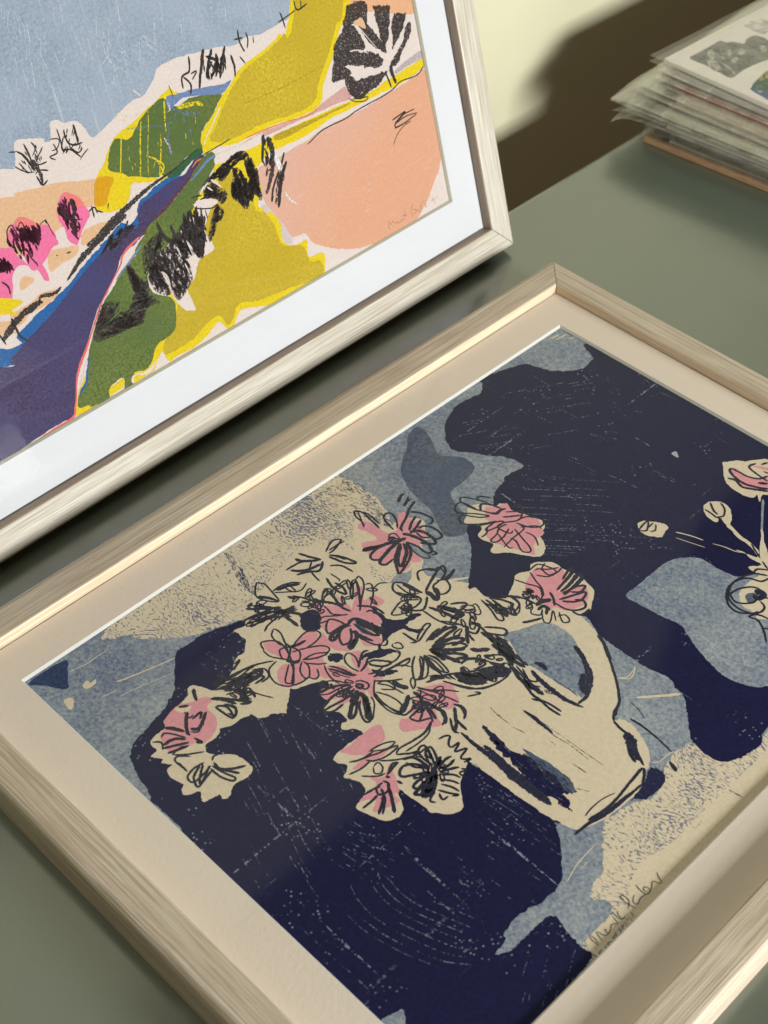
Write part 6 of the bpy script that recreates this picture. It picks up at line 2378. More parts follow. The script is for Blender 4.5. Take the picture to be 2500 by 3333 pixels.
ART2 = """F mid:280 -1650 -5 45 36 16 68 -19 76 -40 75 -39 58 31 72 54 79 -6 38 -35 22 -108 3 -107 46 -43 38 -15 93 -30 65 -38 46 -75 -47 -81 -63 5 -76 43 -99 40 -95 11 -114 29 -94 52 -73 75 -63 108 -73 81
F spek:248 -3845 124 14 24 1 60 43 111 113 53 101 55 161 35 66 30 200 -33 29 304 388 45 141 -73 121 -135 113 -182 110 -189 40 -143 -7 -81 -20 -105 62
S spk 58,39:445 -3145 20 -9 19 -11
S spk 58,39:462 -3159 16 -10 17 -7
S spk 58,39:445 -3125 18 -13 19 -11
S spk 57,38:558 -3182 15 -7 13 -11
S spk 58,38:481 -3161 18 -10 17 -11
S spk 57,38:557 -3176 12 -3 12 -5
S spk 58,39:466 -3155 18 -6 19 -7
S spk 59,39:351 -3128 18 5 18 3
S spk 58,39:401 -3120 21 -4 21 -4
S spk 58,39:442 -3131 18 -7 17 -8
S spk 58,39:457 -3130 16 -6 17 -6
S spk 59,39:353 -3113 14 -11 13 -12
S spk 58,38:505 -3145 17 -11 17 -10
S spk 58,39:436 -3142 22 -5 20 -1
S spk 57,38:524 -3175 14 -7 14 -5
S spk 59,40:262 -3104 13 -3 13 -1
S spk 58,39:419 -3144 18 -7 17 -6
S spk 58,38:481 -3174 22 -10 22 -3
S spk 57,38:580 -3184 14 -8 15 -7
S spk 58,39:426 -3140 21 -9 22 -10
S spk 58,39:481 -3146 16 -7 16 -8
S spk 58,39:431 -3159 16 -2 17 -5
S spk 57,38:532 -3170 23 -7 22 -5
S spk 58,38:498 -3170 19 -9 16 -16
S spk 58,39:474 -3152 17 0 17 2
S spk 58,39:395 -3116 15 -3 14 0
S spk 59,39:301 -3093 14 0 13 0
S spk 57,38:572 -3192 17 -2 17 -2
S spk 58,39:455 -3132 15 -11 17 -9
S spk 59,39:386 -3117 14 -4 13 -5
S spk 58,39:417 -3120 11 -3 12 -2
S spk 58,39:383 -3136 15 -2 16 -3
S spk 59,39:349 -3121 16 -8 14 -9
S spk 57,38:525 -3176 21 -6 21 -8
S spk 59,39:320 -3120 15 -6 14 -7
S spk 57,38:556 -3165 16 -5 16 -7
S spk 58,38:499 -3158 22 -5 22 0
S spk 57,38:560 -3197 13 -1 13 -1
S spk 58,38:495 -3167 14 -3 14 -4
S spk 57,38:588 -3177 11 -6 12 -5
S spk 59,39:277 -3092 17 -6 17 -3
S spk 58,39:422 -3156 11 -4 11 -4
S spk 57,38:522 -3173 18 -7 17 -7
S spk 59,39:299 -3101 18 4 18 5
S spk 58,39:444 -3136 22 -8 23 -2
S spk 58,38:524 -3160 13 -8 13 -5
S spk 59,39:290 -3107 20 -6 19 -3
S spk 57,38:542 -3192 16 1 15 -3
S spk 59,39:284 -3101 14 -3 15 -3
S spk 58,39:471 -3155 20 2 20 -1
S spk 58,39:424 -3118 20 -10 20 -9
S spk 58,38:505 -3168 21 -12 20 -14
S spk 57,38:540 -3183 11 -5 12 -5
S spk 58,39:380 -3149 12 -2 11 0
S spk 58,39:430 -3160 14 -1 14 -4
S spk 58,39:424 -3160 14 4 15 2
S spk 59,39:374 -3120 16 -10 14 -12
S spk 58,38:473 -3177 22 -7 21 -6
S spk 58,39:412 -3122 21 -8 21 -3
S spk 58,39:430 -3141 17 -9 17 -7
S spk 59,39:307 -3104 11 -3 12 -1
S spk 57,38:539 -3179 21 -8 21 -4
S spk 58,39:406 -3114 24 -4 22 -12
S spk 58,39:424 -3136 14 -7 12 -9
S spk 58,39:469 -3165 18 1 18 -2
S spk 58,38:517 -3166 12 -7 14 -5
S spk 57,38:522 -3187 11 -6 10 -6
S spk 58,39:463 -3152 22 -4 22 -9
S spk 58,38:473 -3178 17 -5 16 -3
S spk 57,38:522 -3184 20 1 20 -3
S spk 59,39:369 -3133 14 -10 14 -8
S spk 58,38:503 -3150 13 -3 12 -7
S spk 58,39:467 -3132 10 -6 10 -7
S spk 58,38:528 -3161 13 -5 13 -3
S spk 59,39:335 -3095 20 -15 21 -14
S spk 58,39:460 -3133 14 -4 14 -4
S spk 58,39:467 -3151 17 -7 17 -9
S spk 59,39:352 -3107 11 1 12 -1
S spk 59,40:262 -3106 11 2 11 3
S spk 57,38:578 -3182 13 -3 14 -6
S spk 59,40:275 -3093 9 -10 10 -10
S spk 57,38:520 -3176 14 -9 14 -7
S spk 57,38:529 -3181 18 -8 18 -3
S spk 59,39:345 -3107 16 2 16 1
S spk 58,39:431 -3165 18 1 17 0
S spk 58,39:443 -3166 13 -5 14 -6
S spk 59,39:329 -3116 21 -2 20 -2
S spk 59,39:361 -3136 11 -5 11 -4
S spk 59,40:264 -3107 19 0 21 -4
S spk 59,39:290 -3115 18 -2 18 -2
S spk 62,41:607 -2279 11 2 11 1
S spk 64,42:381 -2214 16 -1 17 -6
S spk 63,42:383 -2264 16 5 18 2
S spk 61,41:700 -2353 12 -2 13 -3
S spk 61,41:720 -2298 20 -2 20 0
S spk 61,41:712 -2282 21 -4 20 -3
S spk 62,41:570 -2286 19 1 19 -1
S spk 64,43:328 -2235 12 1 11 2
S spk 61,41:700 -2289 16 5 17 4
S spk 62,41:640 -2309 15 4 17 1
S spk 63,42:508 -2280 11 2 13 -2
S spk 63,42:493 -2242 21 2 22 -3
S spk 61,41:740 -2300 11 -1 12 -1
S spk 62,41:673 -2316 6 9 9 8
S spk 61,41:717 -2284 18 0 18 0
S spk 61,41:719 -2371 14 6 13 8
S spk 63,42:446 -2209 13 -6 14 -5
S spk 63,42:385 -2233 20 0 19 3
S spk 63,42:532 -2230 12 2 10 5
S spk 61,41:742 -2345 13 3 14 -1
S spk 63,42:484 -2233 16 -2 16 -1
S spk 63,42:357 -2269 15 1 16 0
S spk 63,42:488 -2220 20 -6 20 -4
S spk 64,43:358 -2207 12 -4 11 -6
S spk 63,42:474 -2265 18 3 19 0
S spk 62,41:572 -2307 10 3 10 2
S spk 63,42:414 -2197 20 -11 20 -9
S spk 63,42:409 -2244 22 -1 23 -8
S spk 62,41:600 -2252 11 3 10 4
S spk 63,42:550 -2237 21 -2 18 5
S spk 63,42:429 -2246 18 2 21 -5
S spk 62,41:594 -2302 20 -8 19 -6
S spk 62,41:647 -2291 16 8 18 3
S spk 62,42:550 -2270 14 5 12 7
S spk 64,43:361 -2218 17 5 20 1
S spk 62,42:547 -2293 12 0 12 1
S spk 63,42:370 -2272 22 1 21 0
S spk 62,41:649 -2319 15 2 15 2
S spk 62,41:604 -2310 16 4 16 4
S spk 63,42:375 -2246 19 -9 18 -7
S spk 64,42:378 -2232 21 3 24 -3
S spk 61,41:720 -2370 19 6 19 4
S spk 62,41:641 -2325 13 1 13 0
S spk 62,41:649 -2301 11 7 13 4
S spk 64,42:408 -2192 20 -6 21 -6
S spk 64,43:321 -2240 10 1 11 0
S spk 63,42:392 -2248 19 6 22 0
S spk 62,41:616 -2254 16 -2 16 -1
S spk 61,41:714 -2366 16 0 17 -1
S spk 62,41:641 -2267 23 -9 22 -12
S spk 63,42:377 -2252 21 -6 19 -1
S spk 63,42:369 -2280 15 6 18 0
S spk 61,41:671 -2331 7 11 10 9
S spk 61,41:711 -2312 8 5 8 4
S spk 63,42:475 -2261 8 8 9 8
S spk 62,41:604 -2314 9 5 11 3
S spk 62,41:626 -2291 18 -3 18 0
S spk 61,41:732 -2349 13 2 13 3
S spk 61,41:652 -2341 20 -5 20 -6
S spk 63,42:559 -2238 12 3 13 2
S spk 63,42:499 -2263 12 5 13 3
S spk 62,41:577 -2290 14 4 14 6
S spk 62,41:655 -2278 15 3 13 6
S spk 61,41:713 -2318 19 -3 18 2
S spk 61,41:687 -2345 10 2 9 5
S spk 61,41:664 -2338 12 4 13 4
S spk 61,41:682 -2329 12 4 12 3
S spk 62,42:557 -2264 18 0 18 0
S spk 62,41:612 -2272 11 2 11 0
S spk 62,41:564 -2305 15 -3 14 -3
S spk 63,42:397 -2271 17 5 15 6
S spk 64,43:322 -2233 16 5 17 4
S spk 62,41:677 -2266 12 2 13 -2
S spk 63,42:521 -2242 15 6 9 12
S spk 61,40:759 -2384 13 2 14 1
S spk 61,41:717 -2320 12 -6 12 -5
S spk 62,41:633 -2286 14 3 14 0
S spk 61,41:748 -2363 12 -3 11 -6
S spk 61,41:743 -2371 13 3 9 7
S spk 61,41:743 -2364 11 5 12 3
S spk 61,41:696 -2297 14 9 16 8
S spk 62,42:545 -2260 12 -1 12 -3
S spk 63,42:509 -2251 23 -3 23 0
S spk 63,42:485 -2219 13 0 12 2
S spk 61,41:720 -2325 11 6 13 4
S spk 63,42:446 -2230 16 4 14 7
S spk 63,42:485 -2270 13 -6 13 -8
S spk 62,41:610 -2291 15 7 13 10
S spk 63,42:474 -2242 12 12 13 11
S spk 61,41:703 -2302 23 -10 22 -9
S spk 62,41:589 -2282 15 5 16 4
S spk 63,42:394 -2235 16 3 16 2
S spk 63,42:410 -2277 6 7 9 5
S spk 63,42:545 -2240 11 5 12 5
S spk 62,41:614 -2280 10 5 11 5
S spk 63,42:535 -2268 16 5 19 -1
S spk 64,43:371 -2197 23 -1 25 -8
S spk 63,42:388 -2273 7 14 6 15
S spk 61,41:692 -2292 18 -1 18 0
S spk 64,42:350 -2244 12 7 9 10
S spk 62,42:525 -2275 21 -1 22 -2
S spk 62,41:633 -2291 11 4 11 5
S spk 62,41:658 -2273 20 -4 20 -2
S spk 62,41:636 -2279 21 1 21 -1
S spk 64,42:352 -2252 10 5 11 3
S spk 63,42:443 -2224 19 1 19 1
S spk 63,42:443 -2216 16 2 13 7
S spk 63,42:422 -2224 22 -3 20 3
S spk 62,41:587 -2266 21 2 22 -1
S spk 63,42:554 -2254 7 8 9 6
S spk 61,41:728 -2330 15 4 12 7
S spk 63,42:512 -2234 13 -5 13 -4
S spk 62,41:635 -2327 24 -4 21 3
S spk 61,41:721 -2287 9 3 7 7
S spk 64,43:329 -2239 19 -3 18 -11
S spk 62,41:635 -2294 20 -5 21 -4
S spk 61,41:657 -2336 10 8 13 5
S spk 62,42:531 -2291 17 -1 17 0
S spk 61,41:727 -2305 16 2 16 3
S spk 63,42:365 -2268 18 5 20 2
S spk 63,42:486 -2223 15 -4 14 -6
S spk 62,42:540 -2291 20 -1 20 -1
S spk 64,42:348 -2255 15 0 15 0
S spk 63,42:489 -2226 14 2 14 1
S spk 62,41:641 -2339 11 13 15 11
S spk 64,43:303 -2248 19 -5 20 -4
S spk 62,41:613 -2321 22 -5 21 -9
S spk 62,42:556 -2241 16 -6 15 -10
S spk 62,41:688 -2295 16 9 15 9
S spk 62,42:591 -2247 13 -1 12 -5
S spk 62,42:266 -2568 7 7 9 7
S spk 62,41:359 -2601 9 -3 9 -4
S spk 63,42:338 -2448 7 6 6 6
S spk 61,41:513 -2538 10 3 6 7
S spk 61,41:451 -2664 10 5 8 7
S spk 64,42:348 -2280 7 3 5 5
S spk 64,43:301 -2229 6 6 9 3
S spk 61,41:333 -2667 16 1 15 3
S spk 62,41:376 -2581 13 5 11 9
S spk 62,41:434 -2529 10 7 8 8
S spk 63,42:249 -2522 5 9 7 7
S spk 61,41:499 -2502 12 2 11 3
S spk 63,42:329 -2370 5 14 8 12
S spk 63,42:356 -2407 11 0 12 -1
S spk 63,42:279 -2423 12 5 12 6
S spk 62,42:374 -2487 2 14 4 13
S spk 63,42:314 -2310 15 2 12 7
S spk 62,41:469 -2423 12 3 13 2
S spk 62,42:389 -2441 5 13 7 12
S spk 63,42:396 -2323 11 4 11 3
S spk 64,43:300 -2246 3 9 4 8
S spk 63,42:290 -2410 6 11 7 10
S spk 61,41:463 -2543 10 4 11 3
S spk 61,41:428 -2589 9 3 9 3
S spk 61,41:573 -2538 5 6 6 7
S spk 62,41:393 -2553 7 9 8 9
S spk 62,41:352 -2533 6 13 4 13
S spk 61,41:482 -2625 6 5 6 5
S spk 61,41:536 -2522 12 4 12 5
S spk 62,41:337 -2537 9 4 8 5
S spk 63,42:355 -2366 7 12 2 13
S spk 62,41:396 -2548 4 7 4 7
S spk 62,41:351 -2522 9 10 9 10
S spk 61,41:562 -2495 6 5 5 5
S spk 62,42:395 -2425 6 3 6 4
S spk 63,42:377 -2326 13 0 13 3
S spk 62,41:357 -2528 14 0 13 2
S spk 62,41:395 -2544 10 10 10 10
S spk 63,42:339 -2413 7 7 10 4
S spk 61,41:493 -2584 12 5 9 9
S spk 64,43:312 -2256 5 8 6 7
S spk 63,42:330 -2455 5 9 4 10
S spk 61,41:442 -2580 11 4 12 3
S spk 61,40:471 -2666 6 4 7 2
S spk 61,41:507 -2501 12 8 11 9
S spk 62,42:456 -2379 8 5 10 1
S spk 62,41:290 -2598 9 4 8 5
S spk 64,42:289 -2323 7 7 7 8
S spk 61,41:492 -2560 4 6 3 6
S spk 62,41:465 -2493 9 8 8 9
S spk 62,42:318 -2534 2 16 4 14
S spk 63,42:371 -2344 15 1 15 0
S spk 62,41:325 -2538 8 2 5 6
S spk 61,41:439 -2603 14 2 13 6
S spk 62,41:470 -2443 11 6 9 7
S spk 63,42:350 -2345 10 3 9 2
S spk 61,41:419 -2676 7 4 7 4
S spk 62,42:292 -2526 11 0 10 3
S spk 61,41:458 -2597 7 11 11 8
S spk 62,42:253 -2580 9 0 7 1
S spk 60,40:549 -2631 10 4 9 5
S spk 61,41:500 -2606 14 1 13 2
S spk 63,42:286 -2524 5 6 6 5
S spk 63,42:300 -2508 6 10 7 9
S spk 64,42:275 -2355 5 5 5 6
S spk 64,42:318 -2285 10 1 9 4
S spk 62,41:317 -2658 7 11 7 11
S spk 64,42:309 -2297 17 -2 18 -2
S spk 62,41:450 -2497 12 0 13 -1
S spk 63,42:278 -2497 7 3 7 3
S spk 62,42:367 -2454 10 2 8 5
S spk 62,41:369 -2508 12 4 11 7
S spk 62,41:387 -2503 1 15 4 13
S spk 64,42:293 -2329 6 13 9 11
S spk 62,41:327 -2538 8 9 11 5
S spk 62,41:454 -2479 14 6 11 8
S spk 63,42:353 -2285 10 0 10 -1
S spk 62,42:308 -2525 12 4 14 1
S spk 61,41:501 -2560 8 6 7 7
S spk 64,43:327 -2249 4 5 6 4
S spk 63,42:340 -2367 10 7 11 5
S spk 63,42:263 -2475 7 4 6 6
S spk 62,42:381 -2471 8 12 9 10
S spk 61,40:494 -2643 10 10 7 12
S spk 62,41:323 -2620 5 12 4 12
S spk 61,41:534 -2561 9 7 7 8
S spk 62,41:408 -2540 10 6 11 5
S spk 61,41:411 -2621 5 11 6 10
S spk 61,41:424 -2665 8 4 8 5
S spk 62,42:242 -2588 8 6 9 6
S spk 62,41:432 -2507 0 9 2 7
S spk 62,41:420 -2475 4 6 5 6
S spk 62,42:271 -2539 7 4 5 5
S spk 61,41:449 -2637 12 8 11 9
S spk 61,41:527 -2499 13 -2 14 0
S spk 62,42:265 -2571 7 13 7 12
S spk 61,41:391 -2634 5 5 6 4
S spk 62,42:286 -2552 7 11 7 10
S spk 61,41:541 -2555 4 9 3 10
S spk 63,42:396 -2416 7 6 9 3
S spk 64,43:315 -2264 2 14 4 13
S spk 62,41:333 -2536 12 0 12 3
S spk 62,41:455 -2455 7 5 5 7
S spk 61,41:341 -2670 6 9 7 9
S spk 63,42:409 -2377 9 8 7 8
S spk 62,42:309 -2504 6 4 5 6
S spk 61,40:506 -2651 4 13 10 9
S spk 63,42:287 -2341 14 4 15 3
S spk 62,41:486 -2491 11 9 14 4
S spk 62,41:439 -2479 13 1 13 0
S spk 61,41:508 -2544 11 4 9 7
S spk 63,42:248 -2547 14 -2 12 2
S spk 61,41:354 -2661 1 7 3 8
S spk 61,41:423 -2602 2 10 2 10
S spk 61,41:568 -2538 4 10 1 11
S spk 62,42:411 -2413 15 3 16 1
S spk 62,41:305 -2559 8 7 6 8
S spk 61,41:532 -2520 5 5 5 5
S spk 61,41:374 -2704 14 -1 14 -2
S spk 63,42:380 -2333 13 4 10 6
S spk 61,41:517 -2552 13 3 13 5
S spk 63,42:349 -2377 4 7 3 7
S spk 62,42:336 -2490 7 8 7 9
S spk 61,41:435 -2671 6 3 7 3
S spk 63,42:372 -2357 7 7 10 2
S spk 61,41:460 -2665 3 6 4 7
S spk 61,41:457 -2647 6 4 8 3
S spk 61,41:475 -2601 8 7 9 5
S spk 62,41:406 -2529 8 11 12 5
S spk 61,41:583 -2523 9 9 12 6
S spk 63,42:291 -2364 5 14 3 15
S spk 63,42:282 -2354 9 5 7 6
S spk 61,41:432 -2557 12 -2 12 1
S spk 61,41:535 -2493 11 7 11 7
S spk 61,41:538 -2530 6 8 3 9
S spk 62,41:329 -2573 8 4 10 3
S spk 62,41:364 -2509 10 6 8 7
S spk 63,42:293 -2414 9 5 10 5
S spk 63,42:302 -2467 7 6 7 5
S spk 62,42:310 -2529 8 5 8 3
S spk 61,41:458 -2656 2 8 4 8
S spk 64,43:307 -2253 11 7 10 6
S spk 62,41:305 -2668 7 2 7 3
S spk 61,41:343 -2682 9 6 8 6
S spk 63,42:397 -2328 12 6 13 5
S spk 64,42:315 -2272 10 3 10 4
S spk 61,41:472 -2637 11 8 11 8
S spk 61,41:561 -2533 8 7 9 6
S spk 62,41:380 -2585 5 12 4 12
S spk 62,41:303 -2581 8 4 7 7
S spk 52,41:510 -2393 10 0 10 0
S spk 52,42:265 -2559 12 0 11 1
S spk 51,41:388 -2700 12 2 10 5
S spk 51,41:469 -2483 8 6 7 7
S spk 51,41:571 -2490 11 4 12 2
S spk 51,41:633 -2394 7 4 8 2
S spk 50,40:562 -2616 12 8 9 12
S spk 52,42:384 -2454 8 4 9 2
S spk 52,42:355 -2371 11 -1 11 -3
S spk 50,40:569 -2589 9 0 8 -1
S spk 51,41:520 -2502 18 -4 17 0
S spk 51,41:608 -2509 8 4 8 4
S spk 51,41:417 -2620 17 -2 18 -3
S spk 51,41:472 -2593 14 5 14 5
S spk 51,41:651 -2450 10 2 10 -1
S spk 52,42:378 -2373 11 1 12 0
S spk 51,41:454 -2511 17 -4 17 -1
S spk 51,41:376 -2670 9 4 10 5
S spk 52,41:569 -2334 13 3 16 0
S spk 53,42:337 -2370 9 -1 10 -1
S spk 52,41:564 -2304 13 -1 12 0
S spk 51,41:471 -2479 8 12 9 10
S spk 52,41:528 -2342 12 8 12 8
S spk 52,42:272 -2489 14 5 14 5
S spk 50,40:587 -2616 10 4 9 5
S spk 51,41:605 -2346 10 2 10 2
S spk 51,40:560 -2573 8 5 8 5
S spk 50,40:538 -2634 10 4 9 7
S spk 52,41:398 -2507 9 2 9 2
S spk 51,41:368 -2602 9 5 10 3
S spk 52,42:318 -2501 12 6 12 7
S spk 52,42:388 -2345 8 3 9 2
S spk 51,41:440 -2600 5 5 5 5
S spk 52,42:429 -2323 9 -1 10 0
S spk 52,42:349 -2497 10 2 11 2
S spk 50,40:498 -2674 9 4 9 2
S spk 52,42:337 -2447 14 5 10 9
S spk 51,40:596 -2519 15 1 16 -2
S spk 51,40:547 -2581 6 8 3 10
S spk 51,41:493 -2513 4 8 5 7
S spk 52,41:574 -2322 5 7 2 8
S spk 51,41:540 -2403 13 3 12 6
S spk 51,40:635 -2517 6 9 7 6
S spk 51,41:530 -2434 11 2 10 2
S spk 52,42:376 -2343 11 0 11 1
S spk 51,41:647 -2437 10 3 11 4
S spk 51,41:351 -2583 12 7 10 9
S spk 52,42:517 -2300 8 3 7 3
S spk 51,41:391 -2673 5 5 7 5
S spk 50,40:505 -2649 4 6 4 5
S spk 51,41:603 -2457 12 0 8 5
S spk 52,42:272 -2539 9 6 9 6
S spk 50,40:495 -2657 17 -4 17 -5
S spk 53,42:380 -2299 8 3 7 3
S spk 51,41:439 -2515 14 -1 13 -4
S spk 53,42:300 -2372 6 3 6 5
S spk 52,41:258 -2593 15 6 14 4
S spk 51,41:639 -2440 8 6 8 8
S spk 51,40:527 -2623 8 6 7 6
S spk 52,42:431 -2312 10 6 14 0
S spk 51,40:628 -2504 12 0 12 1
S spk 52,42:275 -2472 11 -2 12 -2
S spk 51,41:620 -2487 8 9 10 8
S spk 51,41:573 -2416 8 2 8 1
S spk 51,41:565 -2525 8 11 9 9
S spk 52,41:462 -2458 12 -1 10 2
S spk 51,40:656 -2492 6 4 7 4
S spk 51,41:596 -2359 13 3 14 0
S spk 52,42:257 -2538 12 5 13 4
S spk 52,41:354 -2505 11 3 10 5
S spk 51,41:501 -2570 11 5 8 6
S spk 51,41:385 -2546 10 3 11 -1
S spk 52,42:242 -2539 13 -1 13 -1
S spk 52,42:457 -2297 10 3 10 1
S spk 51,41:523 -2426 12 4 14 0
S spk 52,42:486 -2347 13 4 11 6
S spk 52,42:245 -2509 15 1 14 2
S spk 51,41:599 -2359 11 8 11 8
S spk 52,41:318 -2553 13 7 11 9
S spk 51,41:615 -2409 14 1 15 -1
S spk 52,41:395 -2523 13 4 10 6
S spk 52,42:358 -2469 15 3 16 2
S spk 51,41:362 -2684 15 4 16 2
S spk 53,42:276 -2408 18 -2 18 -3
S spk 52,42:418 -2404 9 1 10 1
S spk 52,42:409 -2438 12 6 12 5
S spk 51,41:595 -2382 16 -1 14 4
S spk 52,41:545 -2319 7 1 8 0
S spk 51,41:609 -2455 10 -1 9 2
S spk 51,41:372 -2586 11 7 9 8
S spk 51,41:533 -2576 5 5 5 5
S spk 53,42:289 -2340 18 -5 16 2
S spk 52,41:296 -2573 7 4 5 4
S spk 52,42:267 -2497 10 1 10 1
S spk 52,42:483 -2310 13 -3 13 -2
S spk 51,41:639 -2448 8 11 10 7
S spk 51,41:427 -2625 6 4 7 4
S spk 51,41:436 -2508 10 -2 9 -3
S spk 51,41:461 -2599 9 1 8 3
S spk 51,41:640 -2466 7 11 9 9
S spk 51,41:435 -2548 11 4 11 5
S spk 51,41:602 -2430 7 4 8 3
S spk 52,42:471 -2361 11 4 12 2
S spk 52,41:510 -2395 13 2 13 2
S spk 51,41:478 -2440 16 -4 15 -4
S spk 52,41:366 -2530 9 7 5 10
S spk 51,41:398 -2614 12 3 9 8
S spk 52,42:261 -2511 10 9 10 9
S spk 53,42:374 -2337 6 6 7 5
S spk 53,42:381 -2338 7 5 7 4
S spk 51,41:595 -2371 6 9 8 8
S spk 51,41:330 -2626 6 9 9 7
S spk 51,41:306 -2660 15 3 12 7
S spk 53,42:394 -2331 9 11 9 11
S spk 51,41:582 -2459 15 -1 16 -4
S spk 50,40:624 -2532 14 0 14 0
S spk 52,42:300 -2423 12 6 10 9
S spk 51,41:469 -2614 9 6 9 5
S spk 51,41:456 -2535 6 5 8 4
S spk 52,42:391 -2390 9 3 8 4
S spk 52,42:242 -2520 7 2 7 3
S spk 53,42:284 -2407 6 9 6 10
S spk 52,42:316 -2444 9 4 10 2
S spk 51,41:323 -2607 14 6 14 4
S spk 52,41:275 -2600 13 8 9 11
S spk 53,42:291 -2361 9 5 10 3
S spk 52,42:384 -2426 9 0 8 4
S spk 52,42:293 -2501 15 2 15 2
S spk 52,41:592 -2327 13 0 13 2
S spk 51,41:508 -2503 10 3 9 3
S spk 52,42:245 -2504 10 -2 11 -2
S spk 52,41:361 -2542 13 -1 13 2
S spk 53,42:286 -2383 12 4 12 3
S spk 52,41:290 -2590 7 1 9 -1
S spk 52,42:289 -2532 11 4 12 1
S spk 51,41:495 -2463 10 2 9 1
S spk 50,40:501 -2666 7 8 9 5
S spk 52,42:482 -2343 15 -1 14 3
S spk 52,41:419 -2486 8 1 8 0
S spk 51,41:488 -2509 8 6 12 3
S spk 53,42:359 -2296 12 9 11 10
S spk 51,41:591 -2398 8 6 10 5
S spk 51,41:407 -2640 9 6 11 5
S spk 53,42:324 -2383 13 4 14 3
S spk 51,41:513 -2539 12 7 12 7
S spk 51,41:446 -2539 9 -4 9 -3
S spk 53,42:388 -2325 8 -2 9 0
S spk 51,41:431 -2622 13 0 12 2
S spk 52,42:291 -2522 16 2 15 4
S spk 53,42:405 -2303 12 5 8 8
S spk 51,41:539 -2430 14 -4 13 -2
S spk 50,40:560 -2597 10 6 9 6
S spk 52,42:354 -2456 11 5 11 4
S spk 52,41:339 -2521 8 3 9 2
S spk 53,42:368 -2333 14 -1 13 2
S spk 50,40:509 -2663 6 11 4 12
S spk 52,41:540 -2356 7 3 7 2
S spk 52,42:265 -2495 13 3 11 5
S spk 51,41:499 -2452 8 5 9 5
S spk 51,41:572 -2406 10 6 9 7
F spek:3072 -1857 -4 -178 11 -68 -21 -99 -41 -93 -74 -23 -74 2 -27 -1 -26 -65 -3 -81 29 -74 49 -100 2 -73 -20 -45 -30 -79 -8 -81 -9 -57 79 -109 82 -89 6 -73 25 -64 30 -36 -8 -19 37 59 48 5 24 -73 14 -81 -9 -83 36 -23 43 -11 49 311 -10 1106
F cream:3117 -2508 30 540 165 -244 22 -664 -4 -334 -124 -38 -86 88 -31 150 29 192
F cream:3155 -3503 -4 61 4 54 0 58 5 64 38 15 14 -41 8 -88 8 -95 -7 -60 -36 6
S spk 29:3129 -3321 -1 7
S spk 35:3148 -3445 0 11
S spk 28:3201 -3372 2 9
S spk 28:3209 -3513 0 12
S paleink 46,62:3046 -2745 35 48 61 -11 0 60
F navy:270 -1023 48 -36 13 -50 -10 -73 -13 -95 23 -79 35 -86 52 -66 72 -64 68 -27 57 19 69 58 81 45 88 63 91 5 0 -81 -5 -61 25 -68 20 -70 59 -83 11 -25 18 -123 -16 -84 72 -65 92 -75 84 -79 32 -64 37 -59 59 44 85 -56 137 139 273 154 100 -21 56 -18 144 -2 130 0 86 15 91 8 47 -24 45 -4 64 -52 60 -74 70 -63 49 -16 64 -13 87 30 38 97 21 99 -22 57 -11 68 -30 312 -834 1566 -1611 -137 35 -98 -1 -45 8 -79 -43 -88 -68 -68 -93 -39 -74 -32 -41 -98 -33 -107 -40 -98
F tone:2006 -1783 0 126 2 132 15 130 37 62 62 55 82 1 93 12 63 24 119 145 280 -127 235 -353 -95 -188 -95 -76 -95 -25 -109 18 -100 31 -102 45 -67 23 -108 -18 -126 -20
F navy:715 -3350 -28 -71 -45 -130 -10 -84 4 -55 -6 -35 31 -42 108 -92 65 -73 43 -93 27 -108 22 -84 37 -67 45 -44 53 -23 81 -18 81 -18 49 -12 133 2 73 -4 51 -24 271 -46 1029 -46 496 206 -58 349 -40 390 -65 17 -71 12 -87 30 -29 -18 -13 -88 -3 -88 1 -62 -7 -22 -35 -51 -11 83 -24 17 -11 63 3 68 10 60 14 57 -3 119 -72 97 -89 83 -85 57 -95 1 -188 -6 -235 -35 -208 -29 -360 42 -416 -138 -185 -129 -86 119
F tone:2792 -4409 8 47 17 56 25 -14 29 -28 78 -56 -116 -116
F corner:270 -4393 6 213 64 -28 66 -46 30 -33 -91 -57
S dash 43:1086 -1402 49 46 52 44
S dash 24:1140 -1377 144 132 147 127
S dash 32:1203 -1373 38 34 39 31
S dash 25:1171 -1447 120 112 125 107
S dash 44:1073 -1563 94 87 96 85
S dash 40:1309 -1391 79 73 82 67
S dash 40:1165 -1549 114 106 118 101
S dash 27:1123 -1636 65 60 66 58
S dash 44:1369 -1440 57 51 59 48
S dash 33:1155 -1693 77 72 80 70
S dash 23:1279 -1592 142 130 144 126
S dash 43:1209 -1711 101 94 103 91
S dash 33:1186 -1758 41 38 42 38
S dash 43:1225 -1753 91 83 94 83
S dash 22:1347 -1688 107 100 111 95
S dash 43:1295 -1776 104 95 106 94
S dash 24:1426 -1678 104 95 106 92
S dash 22:1583 -1573 125 115 132 110
S dash 34:1591 -1613 60 54 62 50
S dash 34:1418 -1793 112 103 113 98
S dash 40:1358 -1903 72 66 74 65
S dash 44:1486 -1816 78 73 81 69
S dash 28:1369 -1959 124 116 127 112
S dash 28:1444 -1921 83 77 85 74
S dash 50:1732 -1566 48 49 55 51
S dash 44:1892 -1415 32 53 46 30
S dash 50:1459 -1817 79 76 89 77
S dash 43:472 -1380 19 31 19 33
S dash 36:503 -1484 46 76 45 80
S dash 35:649 -851 45 75 44 78
S dash 31:689 -1454 30 50 30 51
S dash 28:784 -827 41 71 41 73
S dash 51:728 -781 17 29 16 30
S dash 38:650 -1478 54 88 51 90
S dash 36:179 -1154 23 41 23 40
S dash 27:892 -1249 30 47 28 48
S dash 40:519 -878 18 31 19 31
S dash 43:563 -767 33 57 33 58
S dash 28:736 -888 51 85 50 88
